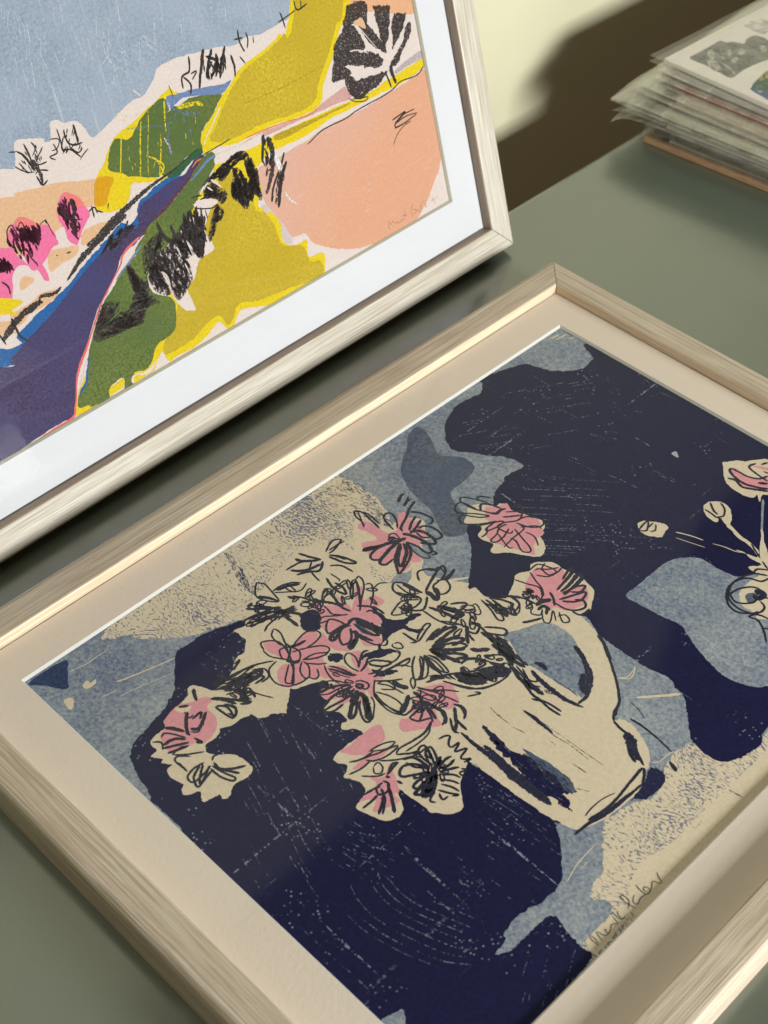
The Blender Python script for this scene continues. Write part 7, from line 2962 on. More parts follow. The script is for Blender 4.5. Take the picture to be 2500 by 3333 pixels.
S dash 36:870 -1102 51 82 48 85
S dash 29:222 -1097 37 61 35 63
S dash 31:533 -814 49 79 44 82
S dash 40:232 -1209 33 57 32 58
S dash 49:438 -994 35 58 34 59
S dash 49:842 -1279 16 26 15 27
S dash 37:871 -896 37 59 35 62
S dash 40:682 -645 42 70 40 72
S dash 25:627 -1308 43 71 42 75
S dash 41:731 -958 35 57 33 61
S dash 48:442 -1388 29 50 28 51
S dash 38:631 -1391 43 72 42 74
S dash 40:651 -650 39 68 39 70
S dash 28:699 -947 18 30 17 31
S dash 30:938 -592 36 8 37 3
S dash 36:1045 -912 32 6 33 5
S dash 39:1092 -1151 30 7 33 3
S dash 36:1341 -1116 95 22 100 12
S dash 37:722 -1018 48 12 50 6
S dash 25:703 -880 39 9 43 4
S dash 34:1545 -909 54 12 57 6
S dash 34:1036 -906 56 13 60 7
S dash 28:750 -876 69 15 73 8
S dash 24:1237 -1187 30 8 33 4
S dash 40:989 -385 49 10 54 4
S dash 28:958 -621 35 8 38 3
S dash 35:1082 -1183 95 23 103 13
S dash 37:1502 -902 87 21 93 9
S dash 28:1114 -304 53 10 57 5
S dash 38:1103 -802 54 13 58 6
F dashp:1492 -708 7 35 42 -33
S dash 67:1247 -745 68 1 46 -1
S dash 32:1367 -3693 46 -14 43 -18
S dash 24:1582 -3747 57 -18 53 -21
S dash 22:1491 -3944 72 -23 69 -25
S dash 36:1497 -3659 59 -19 55 -22
S dash 35:1467 -3688 28 -7 24 -11
S dash 40:1647 -3899 48 -15 44 -17
S dash 46:1358 -3594 28 -8 24 -11
S dash 35:1502 -4015 96 -29 91 -32
S dash 28:1529 -3644 45 -14 42 -17
S dash 43:1350 -3688 73 -24 67 -26
S dash 43:1650 -3897 71 -22 68 -25
S dash 32:1518 -3589 36 -11 33 -15
S dash 43:1503 -3851 65 -20 60 -22
S dash 25:1417 -3555 36 -10 33 -15
S dash 46:1552 -3669 86 -28 82 -32
S dash 21:1751 -3685 59 -20 56 -23
S dash 43:1700 -3618 90 -32 85 -33
S dash 39:1314 -3857 92 -29 87 -32
S dash 35:1224 -3718 91 -30 87 -32
S dash 22:1541 -3981 45 -13 43 -16
S dash 24:1678 -3938 28 -8 24 -10
S dash 37:1423 -3913 39 -12 37 -14
S dash 37:1384 -3653 89 -30 85 -32
S dash 25:1556 -4062 60 -18 58 -20
S dash 29:1234 -3711 66 -20 63 -24
S dash 32:1525 -3530 28 -8 23 -11
S dash 35:1730 -3866 49 -15 47 -19
S dash 19:1615 -3967 63 -19 60 -22
S dash 27:1973 -4128 52 -19 52 -11
S dash 31:1716 -3976 89 -33 88 -19
S dash 35:1860 -4021 83 -30 81 -17
S dash 15:1753 -4226 105 -36 102 -21
S dash 16:1901 -4087 90 -33 87 -19
S dash 19:2022 -4148 80 -30 80 -16
S dash 28:1918 -4335 35 -12 35 -7
S dash 15:1939 -4121 58 -21 58 -12
S dash 15:2097 -4171 33 -12 33 -7
S dash 28:1558 -4090 33 -11 31 -7
S dash 26:1840 -3925 104 -40 102 -22
S dash 34:1727 -4011 92 -34 91 -20
S dash 30:1924 -4136 48 -18 48 -9
S dash 29:1870 -4074 75 -28 74 -16
S dash 28:1722 -3969 67 -25 65 -14
S dash 31:1687 -4055 82 -30 82 -18
S dash 36:1796 -4302 27 -9 26 -5
S dash 20:2291 -4156 107 -10 119 15 140 38 138 56
S dash 35:2403 -4130 117 14 136 39 133 54 90 70
S dash 25:2231 -4046 77 -30 101 -11 113 15 134 39 127 50 80 61
S dash 38:2525 -4027 130 40 121 46 71 51
S dash 21:2266 -3955 61 -30 95 -11 107 15 125 41 115 42 61 41
S dash 37:2280 -3917 55 -29 92 -11 104 14 122 42 110 39
S dash 35:2345 -3906 88 -11 101 15 119 42 104 37
S dash 30:2537 -3852 115 43 97 33 33 11
S dash 23:2218 -3642 20 1 20 3
S dash 28:2644 -3645 33 2 30 4
S dash 35:2262 -3620 15 1 12 2
S dash 23:2472 -3915 23 2 20 3
S dash 35:2527 -3428 32 1 29 3
S dash 45:1996 -3807 33 2 31 5
S dash 35:2561 -3682 31 1 28 5
S dash 27:2083 -4020 39 3 35 6
S dash 35:2262 -3734 18 1 17 2
S dash 32:2460 -3888 10 0 9 2
S dash 35:2456 -3353 38 1 35 5
S dash 38:2463 -3603 27 1 24 4
S dash 22:2323 -3907 12 0 11 2
S dash 33:2165 -3972 15 2 14 1
S dash 32:2240 -4168 14 1 11 2
S dash 32:2149 -3732 19 2 18 2
S dash 27:2344 -3566 37 2 34 5
S dash 37:2533 -3398 37 2 34 4
S dash 38:2674 -3677 17 1 14 3
S dash 40:2615 -3658 10 1 9 1
S dash 25:2604 -3680 43 3 39 5
S dash 33:2581 -3420 12 1 11 2
S dash 21:2658 -3581 30 2 27 4
S dash 36:2086 -3929 29 2 27 5
S dash 21:2602 -3631 32 1 31 5
S dash 25:2787 -3587 39 2 36 5
S dash 23:2087 -3958 13 0 11 2
S dash 40:2145 -3667 21 1 19 3
S dash 19:2088 -3730 13 1 11 1
S dash 44:2568 -3690 14 1 13 2
S dash 30:2532 -3638 28 1 25 4
S dash 24:2758 -3433 33 2 29 4
S dash 33:2321 -3660 12 0 10 2
S dash 29:2072 -3837 14 0 13 3
S dash 19:2202 -3907 13 1 12 2
S dash 31:2093 -3955 50 4 46 7
S dash 24:2259 -3873 28 2 25 4
S dash 29:2563 -3499 22 2 19 3
S dash 23:2847 -3533 23 1 20 3
S dash 41:2761 -3594 22 2 20 2
S dash 14:2504 -4651 43 -10 39 -16
S dash 19:2519 -4558 43 -10 39 -16
S dash 20:2432 -4583 45 -11 39 -16
S dash 20:2519 -4459 34 -9 31 -13
S dash 28:2322 -4420 26 -7 23 -9
S dash 26:2487 -4493 17 -5 16 -6
S dash 17:2486 -4642 16 -3 14 -6
S dash 20:2528 -4423 42 -11 36 -16
S dash 23:2671 -4430 41 -11 35 -15
S dash 23:2645 -4413 11 -3 9 -4
S dash 15:2553 -3267 17 2 18 2
S dash 17:2572 -3214 35 3 34 4
S dash 23:2687 -3241 64 7 64 7
S dash 20:2430 -3265 49 5 48 4
S dash 26:2737 -3268 66 7 66 7
S dash 18:2300 -3211 29 3 28 3
S dash 23:2524 -3278 64 6 63 7
S dash 30:2386 -3190 22 1 23 3
S dash 22:2232 -3224 48 5 48 5
S dash 25:2364 -3196 70 7 70 7
S dash 18:2258 -3235 26 2 27 3
S dash 18:2676 -3235 20 2 21 2
S dash 20:2653 -3278 20 2 19 3
S dash 19:2351 -3293 66 6 65 8
S dash 22:2368 -3222 56 6 55 6
S dash 20:2565 -3217 53 6 53 4
S dash 21:2281 -3268 64 7 63 6
S dash 23:2518 -3195 25 3 26 3
S dash 17:2358 -3212 66 6 67 6
S dash 28:2425 -3203 46 5 46 4
S dash 29:2355 -3193 23 3 22 1
S dash 17:2619 -3230 22 2 23 2
S dash 25:2310 -3237 19 2 19 2
S dash 17:2367 -3253 54 6 55 6
S dash 25:2651 -3178 43 4 42 4
S dash 30:2462 -3242 37 4 37 4
S dash 19:3233 -3785 -8 15 -8 18
S dash 21:3267 -3818 -6 10 -4 10
S dash 21:3301 -3850 -6 9 -4 12
S dash 29:3183 -3642 -18 31 -13 35
S dash 28:3187 -3923 -4 6 -3 8
S dash 30:3138 -3761 -6 10 -4 11
S dash 26:3201 -3810 -10 17 -8 19
S dash 27:3236 -3742 -10 17 -7 19
S dash 22:3212 -3809 -4 6 -3 8
S dash 23:3289 -3800 -6 11 -5 13
S dash 17:3154 -3927 -14 22 -10 27
S dash 15:3160 -3894 -5 9 -4 10
S dash 19:3144 -3789 -14 24 -11 27
S dash 16:3274 -3810 -14 27 -12 29
S dash 27:3203 -3681 -8 14 -6 17
S dash 19:3183 -3804 -10 18 -8 19
S dash 26:3253 -3844 -17 31 -14 35
S dash 17:3227 -3884 -14 23 -10 27
S dash 29:3239 -3701 -6 10 -5 12
S dash 16:3302 -3813 -14 25 -11 29
S dash 17:3113 -3734 -10 16 -7 19
S dash 23:3272 -3878 -4 6 -2 8
S dash 17:3165 -3901 -3 6 -4 8
S dash 26:3074 -3834 -18 32 -15 35
S dash 28:916 -3783 26 -2
S dash 29:693 -3696 27 -2
S dash 28:864 -3678 27 -2
S dash 28:883 -3656 26 -2
S dash 28:809 -3627 26 -2
S dash 29:743 -3637 27 -2
S dash 28:823 -3792 26 -1
S dash 28:769 -3697 27 -2
S dash 28:876 -3620 26 -3
S dash 28:799 -3702 26 -2
S dash 28:786 -3690 26 -2
S dash 28:860 -3681 27 -2
S dash 29:774 -3633 26 -2
S dash 29:742 -3620 26 -2
S dash 28:778 -3787 27 -2
S dash 28:862 -3609 26 -2
S dasht 45:2005 -3826 29 8
S dasht 30:2170 -3832 30 8
S dasht 27:2117 -3918 26 6
S dasht 27:2209 -3811 27 7
S dasht 38:2227 -3807 28 7
S dasht 30:2069 -3937 29 8
S dasht 40:2158 -3802 22 7
S dasht 31:2314 -3908 12 3
S dasht 42:2174 -3903 31 8
S dasht 39:2082 -3894 15 4
S dasht 40:2227 -3873 9 2
S dasht 58:2069 -3847 9 2
S dasht 57:2136 -3773 9 2
S dasht 51:1973 -3856 11 3
S dasht 48:2110 -3911 18 4
S dasht 37:2242 -3880 27 7
S dasht 32:2107 -3886 23 6
S dasht 32:2008 -3827 24 7
S dasht 40:2079 -3821 25 7
S dasht 58:2120 -3798 23 6
S dasht 46:2159 -3817 17 5
S dasht 37:2286 -3930 10 3
S dasht 58:2062 -3831 22 6
S dasht 44:2043 -3870 12 4
S dasht 58:2103 -3890 19 5
S dasht 24:2035 -3927 11 3
S dasht 24:2093 -3843 15 4
S dasht 23:1964 -3876 28 8
S dasht 32:2148 -3898 30 8
S dasht 61:1819 -3826 25 7
S dasht 24:2179 -3925 27 8
S dasht 52:2180 -3748 21 5
S dasht 33:2183 -3989 21 6
S dasht 60:2275 -3772 25 6
S dasht 43:2028 -3857 26 8
S dasht 36:2192 -3877 27 7
S dasht 49:2084 -3840 12 3
S dasht 32:2027 -3868 19 5
S dasht 50:2333 -3888 19 6
S dasht 27:2095 -3855 30 7
S dasht 46:2101 -3819 22 5
S dasht 51:2147 -3990 25 7
S dasht 42:2273 -3825 20 5
S dasht 44:2311 -3959 14 4
S dasht 56:2144 -3847 30 8
S dasht 22:2231 -3964 15 4
S cream 88,53:572 -4079 21 56 26 97 41 157
S cream 36,54,18:354 -4208 19 91 -1 78 7 73
S cream 26,35:598 -4200 20 90
S cream 35,26:660 -4123 15 85 26 96 26 98
F cream:495 -4345 -8 34 21 13 37 -23 7 -28
F cream:467 -4207 -3 32 22 2 -3 31 25 -23 -6 -48
S cream 139,156:2477 -2292 73 86 69 92
S cream 49:2773 -2555 24 30 6 77 15 28
S cream 45,61,30:2911 -3349 -27 108 -7 96 -1 57
S cream 30:2912 -3247 -4 53
S cream 71,35:2337 -2255 26 41 -16 83
S cream 53:2330 -2263 50 50 -33 79
S cream 174,135:1270 -2380 60 93
S cream 126:284 -373 9 66
S cream 101:315 -364 7 98
S cream 75:360 -296 26 61
F cream:1567 -2244 50 67 115 116 183 -2 0 0 144 -36 130 -61 112 -89 91 -77 37 -46 60 -116 17 31 39 12 95 -24 84 -59 58 -56 1 -37 38 -50 14 -105 -5 -132 -9 -57 -24 -72 -31 -62 -44 -26 -69 -17 -177 -14 -190 -6 -145 -15 -160 -24 -143 40 -202 210 21 251 138 200
F tone:1719 -2414 29 76 69 91 50 29 85 11 81 -23 69 -47 76 -54 78 -63 31 -52 -1 -29 -3 -44 -92 3 -177 5 -102 -2 -119 40
F navyd:2788 -2591 1 14 64 14 27 -48 17 -58 -9 -58 -36 -48 -10 -11 -18 105
F cream:1965 -2525 37 16 156 9 124 13 17 -38 -57 -16 -136 -5 -113 0
F cream:2490 -2490 54 47 91 -18 83 -47 38 -39 11 -53 -114 79 -88 16
F cream:891 -3874 -33 22 3 37 29 16 68 34 -5 64 -18 67 -45 69 -11 41 40 69 229 153 218 -202 -150 -213 -14 -28 -18 -44 -3 -57 -35 -49 27 -13 19 -46 -1 -48 32 -26 39 14 49 56 57 19 77 1 21 -23 7 -50 -10 -59 30 -45 -9 -40 -30 7 -4 -35 -14 -44 -26 3 -35 20 -29 -60 -36 1 -22 28 -63 -14 -53 10 -6 38 -43 -31 -13 19 -52 -33 -11 46 -50 2 -20 45 -12 67 -39 41 -17 92
F cream:727 -3434 21 66 9 55 144 130 192 -175 -171 -101 -49 24 -53 5 -46 -2
F cream:740 -3361 -68 69 -55 147 -75 313 19 119 35 37 92 76 61 11 125 -5 105 -56 136 73 -3 62 -44 69 13 46 73 -40 68 37 74 42 115 70 57 -38 61 30 57 58 24 72 110 -76 30 -107 -31 -62 51 -82 105 -70 132 -9 57 -111 -35 -414 112 -77 34 -47 38 -74 53 -46 47 -51 -10 -53 -59 -52 -26 -14 -65 -5 -65 -5 -50 -1 2 -23 64 -34 28 -32 -2 -45 -29 -42 -46 -15 -58 -23 -45 4 -19 79 -39 22 -36 1 -40 -23 -26 -6 -34 54 -49 -24 -32 19 -9 82 11 103 -38 6 -57 -50 -27 26 -47 34 -78 -51 -14 13 -31 50 -63 81 -52 -99 -32 -75 20 -49 -36 -50 27 -14 18 -77 -20 -34 -69 -29 7 -87 -26 -66 20 -47 -42 -3 -147 204 -75 208
S navy 296,371:910 -3099 49 -6 29 -7
F navy:906 -3122 -10 55 24 24 41 -5 29 -7 8 -47 12 -24 -12 -22 -42 -14
F navy:1193 -3200 4 22 23 24 30 4 19 -25 -11 -28 -17 -10 -20 -7
F navy:1113 -2829 24 25 50 5 60 -5 41 42 13 41 -8 29 45 45 -5 -78 1 -36 45 9 38 30 6 -40 -36 -18 -50 -33 -16 -52 10 -44 4 -31 17 -37 44 36 30 4 -8 -26 -20 -46 -38 -56 -17 -9 -7 -34 -23 30 9 44 20 47 -21 14 2 38 -42 29 -36 -18 -12 24 21 21 -47 26
F navy:1415 -3106 30 23 67 59 14 -20 -28 -46 -23 -23 -41 1
F navy:1230 -3497 22 30 19 71 30 55 40 7 11 -73 54 38 27 -96 74 50 54 -26 -179 -182
F navy:898 -3126 -3 59 51 29 72 -12 16 -59 -18 -49 -44 -14
F navyd:1756 -2830 30 59 31 60 41 70 63 35 5 -52 -30 -72 -18 -60 -55 -43
F navy:1071 -2007 81 13 110 -7 77 -23 76 78 66 1 45 -53 -18 -116 93 -81 -73 -90 -59 -44 -61 18 -29 -30 -119 155
F cream:1757 -562 9 36 38 46 30 24 30 47 62 67 114 14 139 -205 -79 -61 -30 -23 23 -55 -45 32 -5 -37 -67 -23 -63 1 -56 24 -53 52
F pink:1859 -513 34 62 75 49 76 23 85 -126 -56 -50 -47 -42 -51 -38 -68 10 -56 24 -38 42
F cream:1808 -551 38 12 69 -11 57 31 34 61 -29 31 -79 -32 -32 -20
F cream:1905 -953 -15 62 21 34 37 24 57 -6 49 -52 25 -50 34 -16 75 -22 60 -1 61 -24 38 -33 68 -26 52 -65 -83 -26 -36 11 37 61 -58 0 -73 10 -31 -19 71 24 44 21 -84 36 -78 6 -62 24 -37 -1 -73 39 17 -45 -52 -2
F navy:1995 -951 27 15 54 -33 38 -11 72 -38 70 -15 -12 -25 -94 28 -72 38
F cream:2219 -837 72 -88 61 -46 77 -102 -49 9 -55 53
F cream:2430 -1351 -18 97 9 79 45 69 125 -36 90 -134 -71 -139 -52 14 -69 -3
F mid:2455 -1325 19 42 45 -23 -6 -51 -26 -4
S cream 81,61:1905 -1212 68 32 79 26
S cream 40,40:1931 -1247 80 26 81 28
S cream 40,60,40:2102 -1140 63 27 63 15 39 28
S tone 144,124:2094 -646 86 -130 54 -83
F cream:1718 -1316 7 46 40 32 39 27 49 -2 12 -57 8 -25 -22 -26 -45 -25 -43 -1
F cream:966 -1900 2 41 24 36 35 24 31 27 8 29 31 28 69 -15 151 65 56 -53 6 -45 89 -50 36 -73 -38 -42 -75 -43 -41 -35 -47 -50 -31 11 -16 41 -66 -18 -38 11 -23 50 -43 -2 -45 -37 -26 16 -16 42
F cream:1582 -2261 -52 121 -32 49 10 39 22 38 -26 42 30 55 60 45 55 -1 82 18 72 -8 62 -16 50 -76 22 -58 -21 -64 -38 -55 -59 -105 -44 -120 -60 -77
F cream:758 -2255 42 76 62 31 71 -62 51 -5 -7 -64 118 -122 -27 -42 3 -60 -67 -68 -65 -27 -184 12 -104 89 -73 93 69 37 112 30
F pink:722 -2198 23 27 43 -20 34 1 25 34 25 -32 39 -11 61 -4 -25 -74 70 -43 53 -66 -34 -35 -50 22 63 -48 0 -79 -39 0 -48 30 -18 -50 -52 -5 -97 5 -52 28 37 79 -66 7 -68 -20 -28 56 61 27 104 7 16 66 -55 61
F pink:1032 -1824 28 37 16 33 17 43 73 -19 123 49 71 -45 32 -18 18 -96 56 -64 -70 -31 -58 -26 -55 -24 -60 -12 -49 23 -48 77 -34 7
F pink:1578 -2107 -40 121 28 44 53 54 51 3 51 -61 21 -75 29 93 47 33 47 -32 25 -68 -34 -98 -60 -29 0 -38 -54 14 -64 -2 -43 -12
F pink:918 -2885 48 1 61 -4 25 -11 -52 78 -54 59 20 2 16 26 71 -70 11 58 65 18 14 -41 -20 -49 101 -18 9 -64 23 -49 43 25 24 -11 2 -42 -47 -48 -76 21 52 -90 -45 -36 -38 -3 -45 16 -41 13 -78 20 -26 38 -67 16 -31 15 36 27 60 51 7 27
F pink:1004 -3187 31 50 47 -24 -14 39 -1 8 52 -10 25 43 96 -27 -40 -40 -33 -8 6 -64 59 -36 68 -52 -46 -21 19 -24 -42 -25 -1 -68 -30 -48 -65 2 -57 71 21 56 -133 -38 -63 24 41 59 99 -6 -19 43
F pink:1273 -3119 5 41 34 7 48 -73 -21 66 49 -28 35 -8 35 -8 42 17 -8 -51 65 -77 -68 15 56 -68 -25 -1 -41 33 8 -91 -41 -50 -6 69 -26 -77 -71 4 5 72 24 67 -72 -48 -53 50 49 58 79 28
F pink:1675 -3024 39 81 39 61 54 -23 62 -34 2 -80 -69 -15 65 -57 48 -19 -45 -72 -66 -94 -58 48 36 50 -44 24 -34 89
F pink:1682 -3346 30 24 61 -51 0 -105 55 82 8 -82 -38 -128 -19 70 7 46 -63 -64 -49 -24 10 62 -8 71
F pink:1892 -3460 71 -30 41 -21 36 -26 -3 -27 39 -10 -11 -60 -32 -69 -44 53 -45 -57 -1 72 -11 52 -45 4 40 53
F pink:909 -3953 28 56 24 79 44 3 13 -41 71 -10 55 -38 29 -63 0 -40 -34 -48 -12 -77 -31 -31 -50 2 -53 24 -21 45 -44 36
F cream:907 -3962 45 52 19 -35 -38 -38
F mid:1129 -2960 36 19 77 5 36 19 -4 -23 -54 -28 -54 0
F tone:929 -2329 57 18 73 -6 8 -32 -68 -5
S ink 72:799 -2296 -44 38 -52 23 -29 -12 2 -32 35 -23 82 -17
S ink 126,84:653 -2145 -23 50 0 27
S ink 84,125:663 -2069 24 -37 12 -39
S ink 63:686 -2068 3 -40
S ink 103:715 -2068 23 -72 34 -58 33 -75 31 -19
S ink 102:803 -2150 17 -50 37 -62
S ink 102:843 -2152 23 -59 11 -64
S ink 103,82:758 -2154 29 30 49 16 53 4 12 -30 -10 -14
S ink 91:880 -2214 9 38 45 25 57 0 25 -15 -5 -30 -27 -19
S ink 140,100:866 -2265 29 41 58 18 50 -6 26 -15 -19 -27 -45 -13 -66 -2
S ink 81:892 -2244 54 -2 37 38
S ink 139,99,79:846 -2303 61 26 74 18 58 -14 21 -28 -24 -16 -63 1 -67 -19
S ink 99,80:962 -2287 46 23 39 -17 42 2 -17 -29
S ink 59:934 -2340 53 -19 65 2 32 25 -25 15
S ink 159,139,100:886 -2315 -18 -51 -22 -47 -16 -48 -34 -52 -7 -39 35 68 25 91
S ink 157,137,78:874 -2343 6 -76 15 -73 20 -59 35 11 -1 63
S ink 155,97,97,136:891 -2367 37 -60 27 -44 63 -47 32 -15 -15 56 -27 67 -46 50 -56 25
S ink 137,137:906 -2376 41 -64 47 -47 22 6 -42 77 -43 37 -28 12
S ink 98:874 -2360 -30 -63 -12 -69 9 -54 30 -18 30 38 -19 77 -9 72
S ink 81:840 -2402 3 44 -24 -17 11 -22 11 12
S ink 60:860 -2341 -41 7 -16 -24 17 -24 22 14 21 30
S ink 83,62:730 -2367 -71 12 -91 8 -34 -25 36 -23 46 -4 39 -10
S ink 62:534 -2372 53 36 58 0 60 -6
S ink 61:553 -2362 54 -29 58 -33
S ink 69:1106 -1825 -60 -27 -60 -27 -77 -9 -30 20 16 26 57 31 60 27
S ink 68:1005 -1869 -80 -12 -26 -27 13 -38 40 -19 62 55 77 52 -27 -44 -52 -36 -36 -28 22 -36 40 -1 61 62 48 82
S ink 69:958 -1805 -16 11 23 31 40 19
S ink 104,73:1030 -1859 -32 35 22 31 42 17 45 12
S ink 124,124,83:1078 -1837 30 22 -4 30 14 40
S ink 82:1149 -1811 27 32 36 53
S ink 67:1094 -1972 34 60 43 77 12 -38 -19 -78 -18 7 2 60
S ink 67:1173 -2016 1 42 -26 41
S ink 66:1204 -1835 -10 -51 24 -51 8 -58 28 5 6 55 -24 83
S ink 67:1139 -1711 2 38 43 -10 45 -77 -44 -80 0 -52 80 13 -4 30
S ink 66:1259 -1833 78 -24 77 -24 23 -26 -34 -26 -74 34 -40 -7
S ink 61:1313 -1983 -12 89 -6 97 -42 9
S ink 60:1217 -1927 113 -38 18 18
S ink 67:1223 -1766 26 61 71 37 31 -37 -40 -58 -78 -28
S ink 61:1275 -1800 52 70 40 6
S ink 62:1134 -1769 66 67 75 6
S ink 61:1317 -1809 60 9 61 -39
S ink 63:1515 -2123 74 28 56 24 48 -31 23 -39
S ink 63:1536 -2021 68 -28 60 -19 42 -36
S ink 64:1528 -2012 -1 64 62 30 46 -2 -14 -47 -59 5 -16 -33
S ink 64:1574 -2015 54 39 13 62 -5 44
S ink 59:1549 -1909 18 -47 36 35 21 39
S ink 78,136,78:1726 -2021 -11 70 -16 96 -26 6 22 -91
S ink 97,174,77:1747 -2015 -1 78 -15 82 32 0 10 -102 -13 -60
S ink 115,77:1773 -2020 5 84 33 50 11 -53 -40 -41
S ink 95:1777 -2063 37 84 26 58 22 -40 -17 -56 -49 -43
S ink 75,94:1775 -2097 68 7 47 32 20 52 -34 28 -41 -27
S ink 95:1707 -2056 50 -27 32 -31
S ink 170,189:1720 -2183 2 48 27 43
S ink 113,151:1747 -2202 2 47 44 -1
S ink 134,96:1603 -2161 41 41 -38 -7 46 -16
S ink 76:1602 -2209 55 24 56 10
S ink 62:1717 -2217 22 -25 41 26 -23 39
S ink 61:1849 -2160 22 37 45 -16 -16 -31 -32 13 -34 27
S ink 56:1771 -2193 48 -44 30 15 -45 77 61 -46
S ink 111,93:1747 -2325 27 42 26 57
S ink 56:1591 -2221 52 -10 43 -49 -8 -39 -48 29
S ink 93,75:1934 -1997 -6 -69 -55 -9
S ink 65:1020 -3043 -10 -37 -17 9 -6 32 33 42 48 63
S ink 65:931 -2985 28 0 48 -6 37 32
S ink 66:890 -3008 31 -15 36 -1
S ink 132,94:880 -2999 45 46 56 28 39 3 42 14
S ink 113,113:874 -2892 55 -11 42 -13 35 7
S ink 95:795 -2837 74 -22 60 4 25 16 -47 19 -56 -9
S ink 67:914 -2765 45 -50 45 -30 -21 26 -57 56 -12 -2
S ink 67:917 -2733 -9 29 41 -6 47 -39 42 -61 56 -65
S ink 95:917 -2733 58 -37 58 -46 33 -32
S ink 67:976 -2721 16 25 44 -22 44 -50 26 -40
S ink 58:1032 -2722 -9 58 30 40
S ink 94:1054 -2860 56 48 42 14 47 1
S ink 75:1119 -2855 13 28 33 -5
S ink 130,130,167:1117 -2982 -9 42 41 28 62 8 46 1
S ink 184,184,129:1125 -2936 54 9 57 12 26 8
S ink 91:1140 -2957 55 0 56 12 35 27 -30 -4
S ink 164,91:1201 -2996 37 11 52 16
S ink 72:1199 -3007 64 11 51 16 16 25
S ink 146,127,91:1115 -2974 -6 -61 2 -61 19 -25 13 21 -29 61
S ink 74:1114 -2993 -53 -9 -39 -30 32 -50 38 -16 6 61 5 42
S ink 91:1131 -2976 -16 -44 23 -49 43 -28 22 5 1 46 -62 54
S ink 163,127:1167 -3003 18 9 26 -19 33 -65 -15 -5 -16 55
S ink 73:1097 -3083 42 -20 -4 -23
S ink 72:1319 -2930 17 17 18 -26 -12 -21
S ink 64:1031 -3302 -21 58 -9 73 33 42 37 -8 13 -58 -4 -49
S ink 63:1049 -3319 38 82 41 59 38 13 10 -26 -38 -55 -11 -73
S ink 72:1125 -3312 36 45 22 57 -5 30
S ink 62:1131 -3324 38 -48 52 -16 8 25 -52 42 -43 1
S ink 62:1153 -3318 48 39 29 38
S ink 61:1220 -3303 37 -22 5 -30 -32 -15
S ink 70:1098 -3357 48 -38 60 -67 24 41 -1 58
S ink 127,109:1015 -3301 18 36 7 52
S ink 107,143:1081 -3374 31 23 4 29
S ink 64:941 -3412 -50 24 48 63 72 -1 83 -33
S ink 64:866 -3280 38 8 63 -25 78 -39
S ink 64:866 -3280 33 -41 80 -8
S ink 63:936 -3417 58 1 70 42 52 38 -40 47 -56 -13 -24 -53 57 -30
S ink 107:1072 -3381 51 38
S ink 72:975 -3304 53 -5 49 -67
S ink 61:1039 -3415 17 -68 82 -31 73 48 -67 72 -48 23
S ink 61:1098 -3384 48 -65 30 -27 21 22 -53 60
S ink 53:1017 -3437 -33 -76 -1 -102 -3 -59 -14 -28
S ink 63:1363 -3141 -57 30 -46 -3 2 -34 37 -23 50 -2 36 11
S ink 90:1364 -3148 -37 49 -21 40 11 29
S ink 89:1388 -3159 -11 50 -28 41
S ink 71,106:1249 -3247 53 28 73 21
S ink 88,106:1259 -3263 39 22 57 23 37 29
S ink 44:1272 -3268 50 17 63 30
S ink 61:1229 -3260 45 -23 58 -10 40 7
S ink 61:1398 -3259 -52 -28 -34 -51 27 -57 13 -12 28 37 13 64 22 56
S ink 104:1420 -3254 -40 -40 -26 -52 -10 -61
S ink 103:1430 -3252 -20 -71 -2 -61 16 -66
S ink 85:1445 -3254 17 -67 -10 -67 -11 -78 35 36 2 68
S ink 171,171,120:1460 -3255 38 -37 23 -60 41 -40
S ink 102:1519 -3338 24 -49 27 -13 -8 40 -52 63
S ink 154,239,205:1479 -3254 49 -8 59 -40 56 -41
S ink 84:1520 -3287 30 -36 73 -40 23 23 -61 53
S ink 59:1539 -3235 42 -15 58 -64 7 -26
S ink 70:1416 -3225 18 28 44 10 11 -31 -42 -17 -24 10
S ink 104:1431 -3226 31 15 3 -23 -32 -7
S ink 60:1534 -3197 66 32 64 8 37 -12
S ink 60:1531 -3201 75 -16 75 3 53 12
S ink 60:1532 -3208 68 -22 83 1 54 30
S ink 61:1503 -3153 47 31 65 15 28 3
S ink 70:1477 -3154 59 60 37 55
S ink 61:1503 -3153 13 39 39 14 35 -16 -49 -49
S ink 89:1460 -3137 11 54 11 63 20 107
S ink 89:1374 -3086 15 32 65 49 -6 -41 -47 -39 -27 -1
S ink 71:1427 -3144 18 35 4 55
S ink 140,209:1538 -3083 48 -2 49 23
S ink 63:1426 -2937 22 5 13 -40 -8 -52
S ink 62:1548 -2953 -38 -21 -25 -43 -14 -66
S ink 62:1502 -2913 15 -28 -5 -49
S ink 70:1510 -2887 37 -58 62 -50 20 12 -27 49 -67 55
S ink 88:1527 -2870 39 -13 69 -85 -16 -24
S ink 62:1540 -2856 64 -32 42 -52 -6 -40
S ink 62:1539 -2849 78 9 78 -16
S ink 71:1552 -2862 66 -21 69 10
S ink 63:1549 -2839 46 21 65 -13
S ink 73:1354 -2823 41 6 57 4 -19 -28
S ink 74:1357 -2819 65 2 32 15 -20 70 -15 57 -20 -21 19 -62 25 -46
S ink 63:1377 -2907 15 25 36 -9 -13 -21 -28 -12 -14 13
S ink 63:1413 -2924 34 0
S ink 165,128:1487 -2760 5 50 1 55
S ink 73:1486 -2779 -16 65 1 55
S ink 145,181:1535 -2809 18 36 16 51
S ink 144:1538 -2806 51 8 52 0
S ink 73:1539 -2787 1 54 7 34
S ink 176,106:1669 -2943 21 39 22 31
S ink 88:1672 -2973 20 54 28 37
S ink 88:1653 -2933 35 44
S ink 164,127:1531 -2784 21 81 27 87
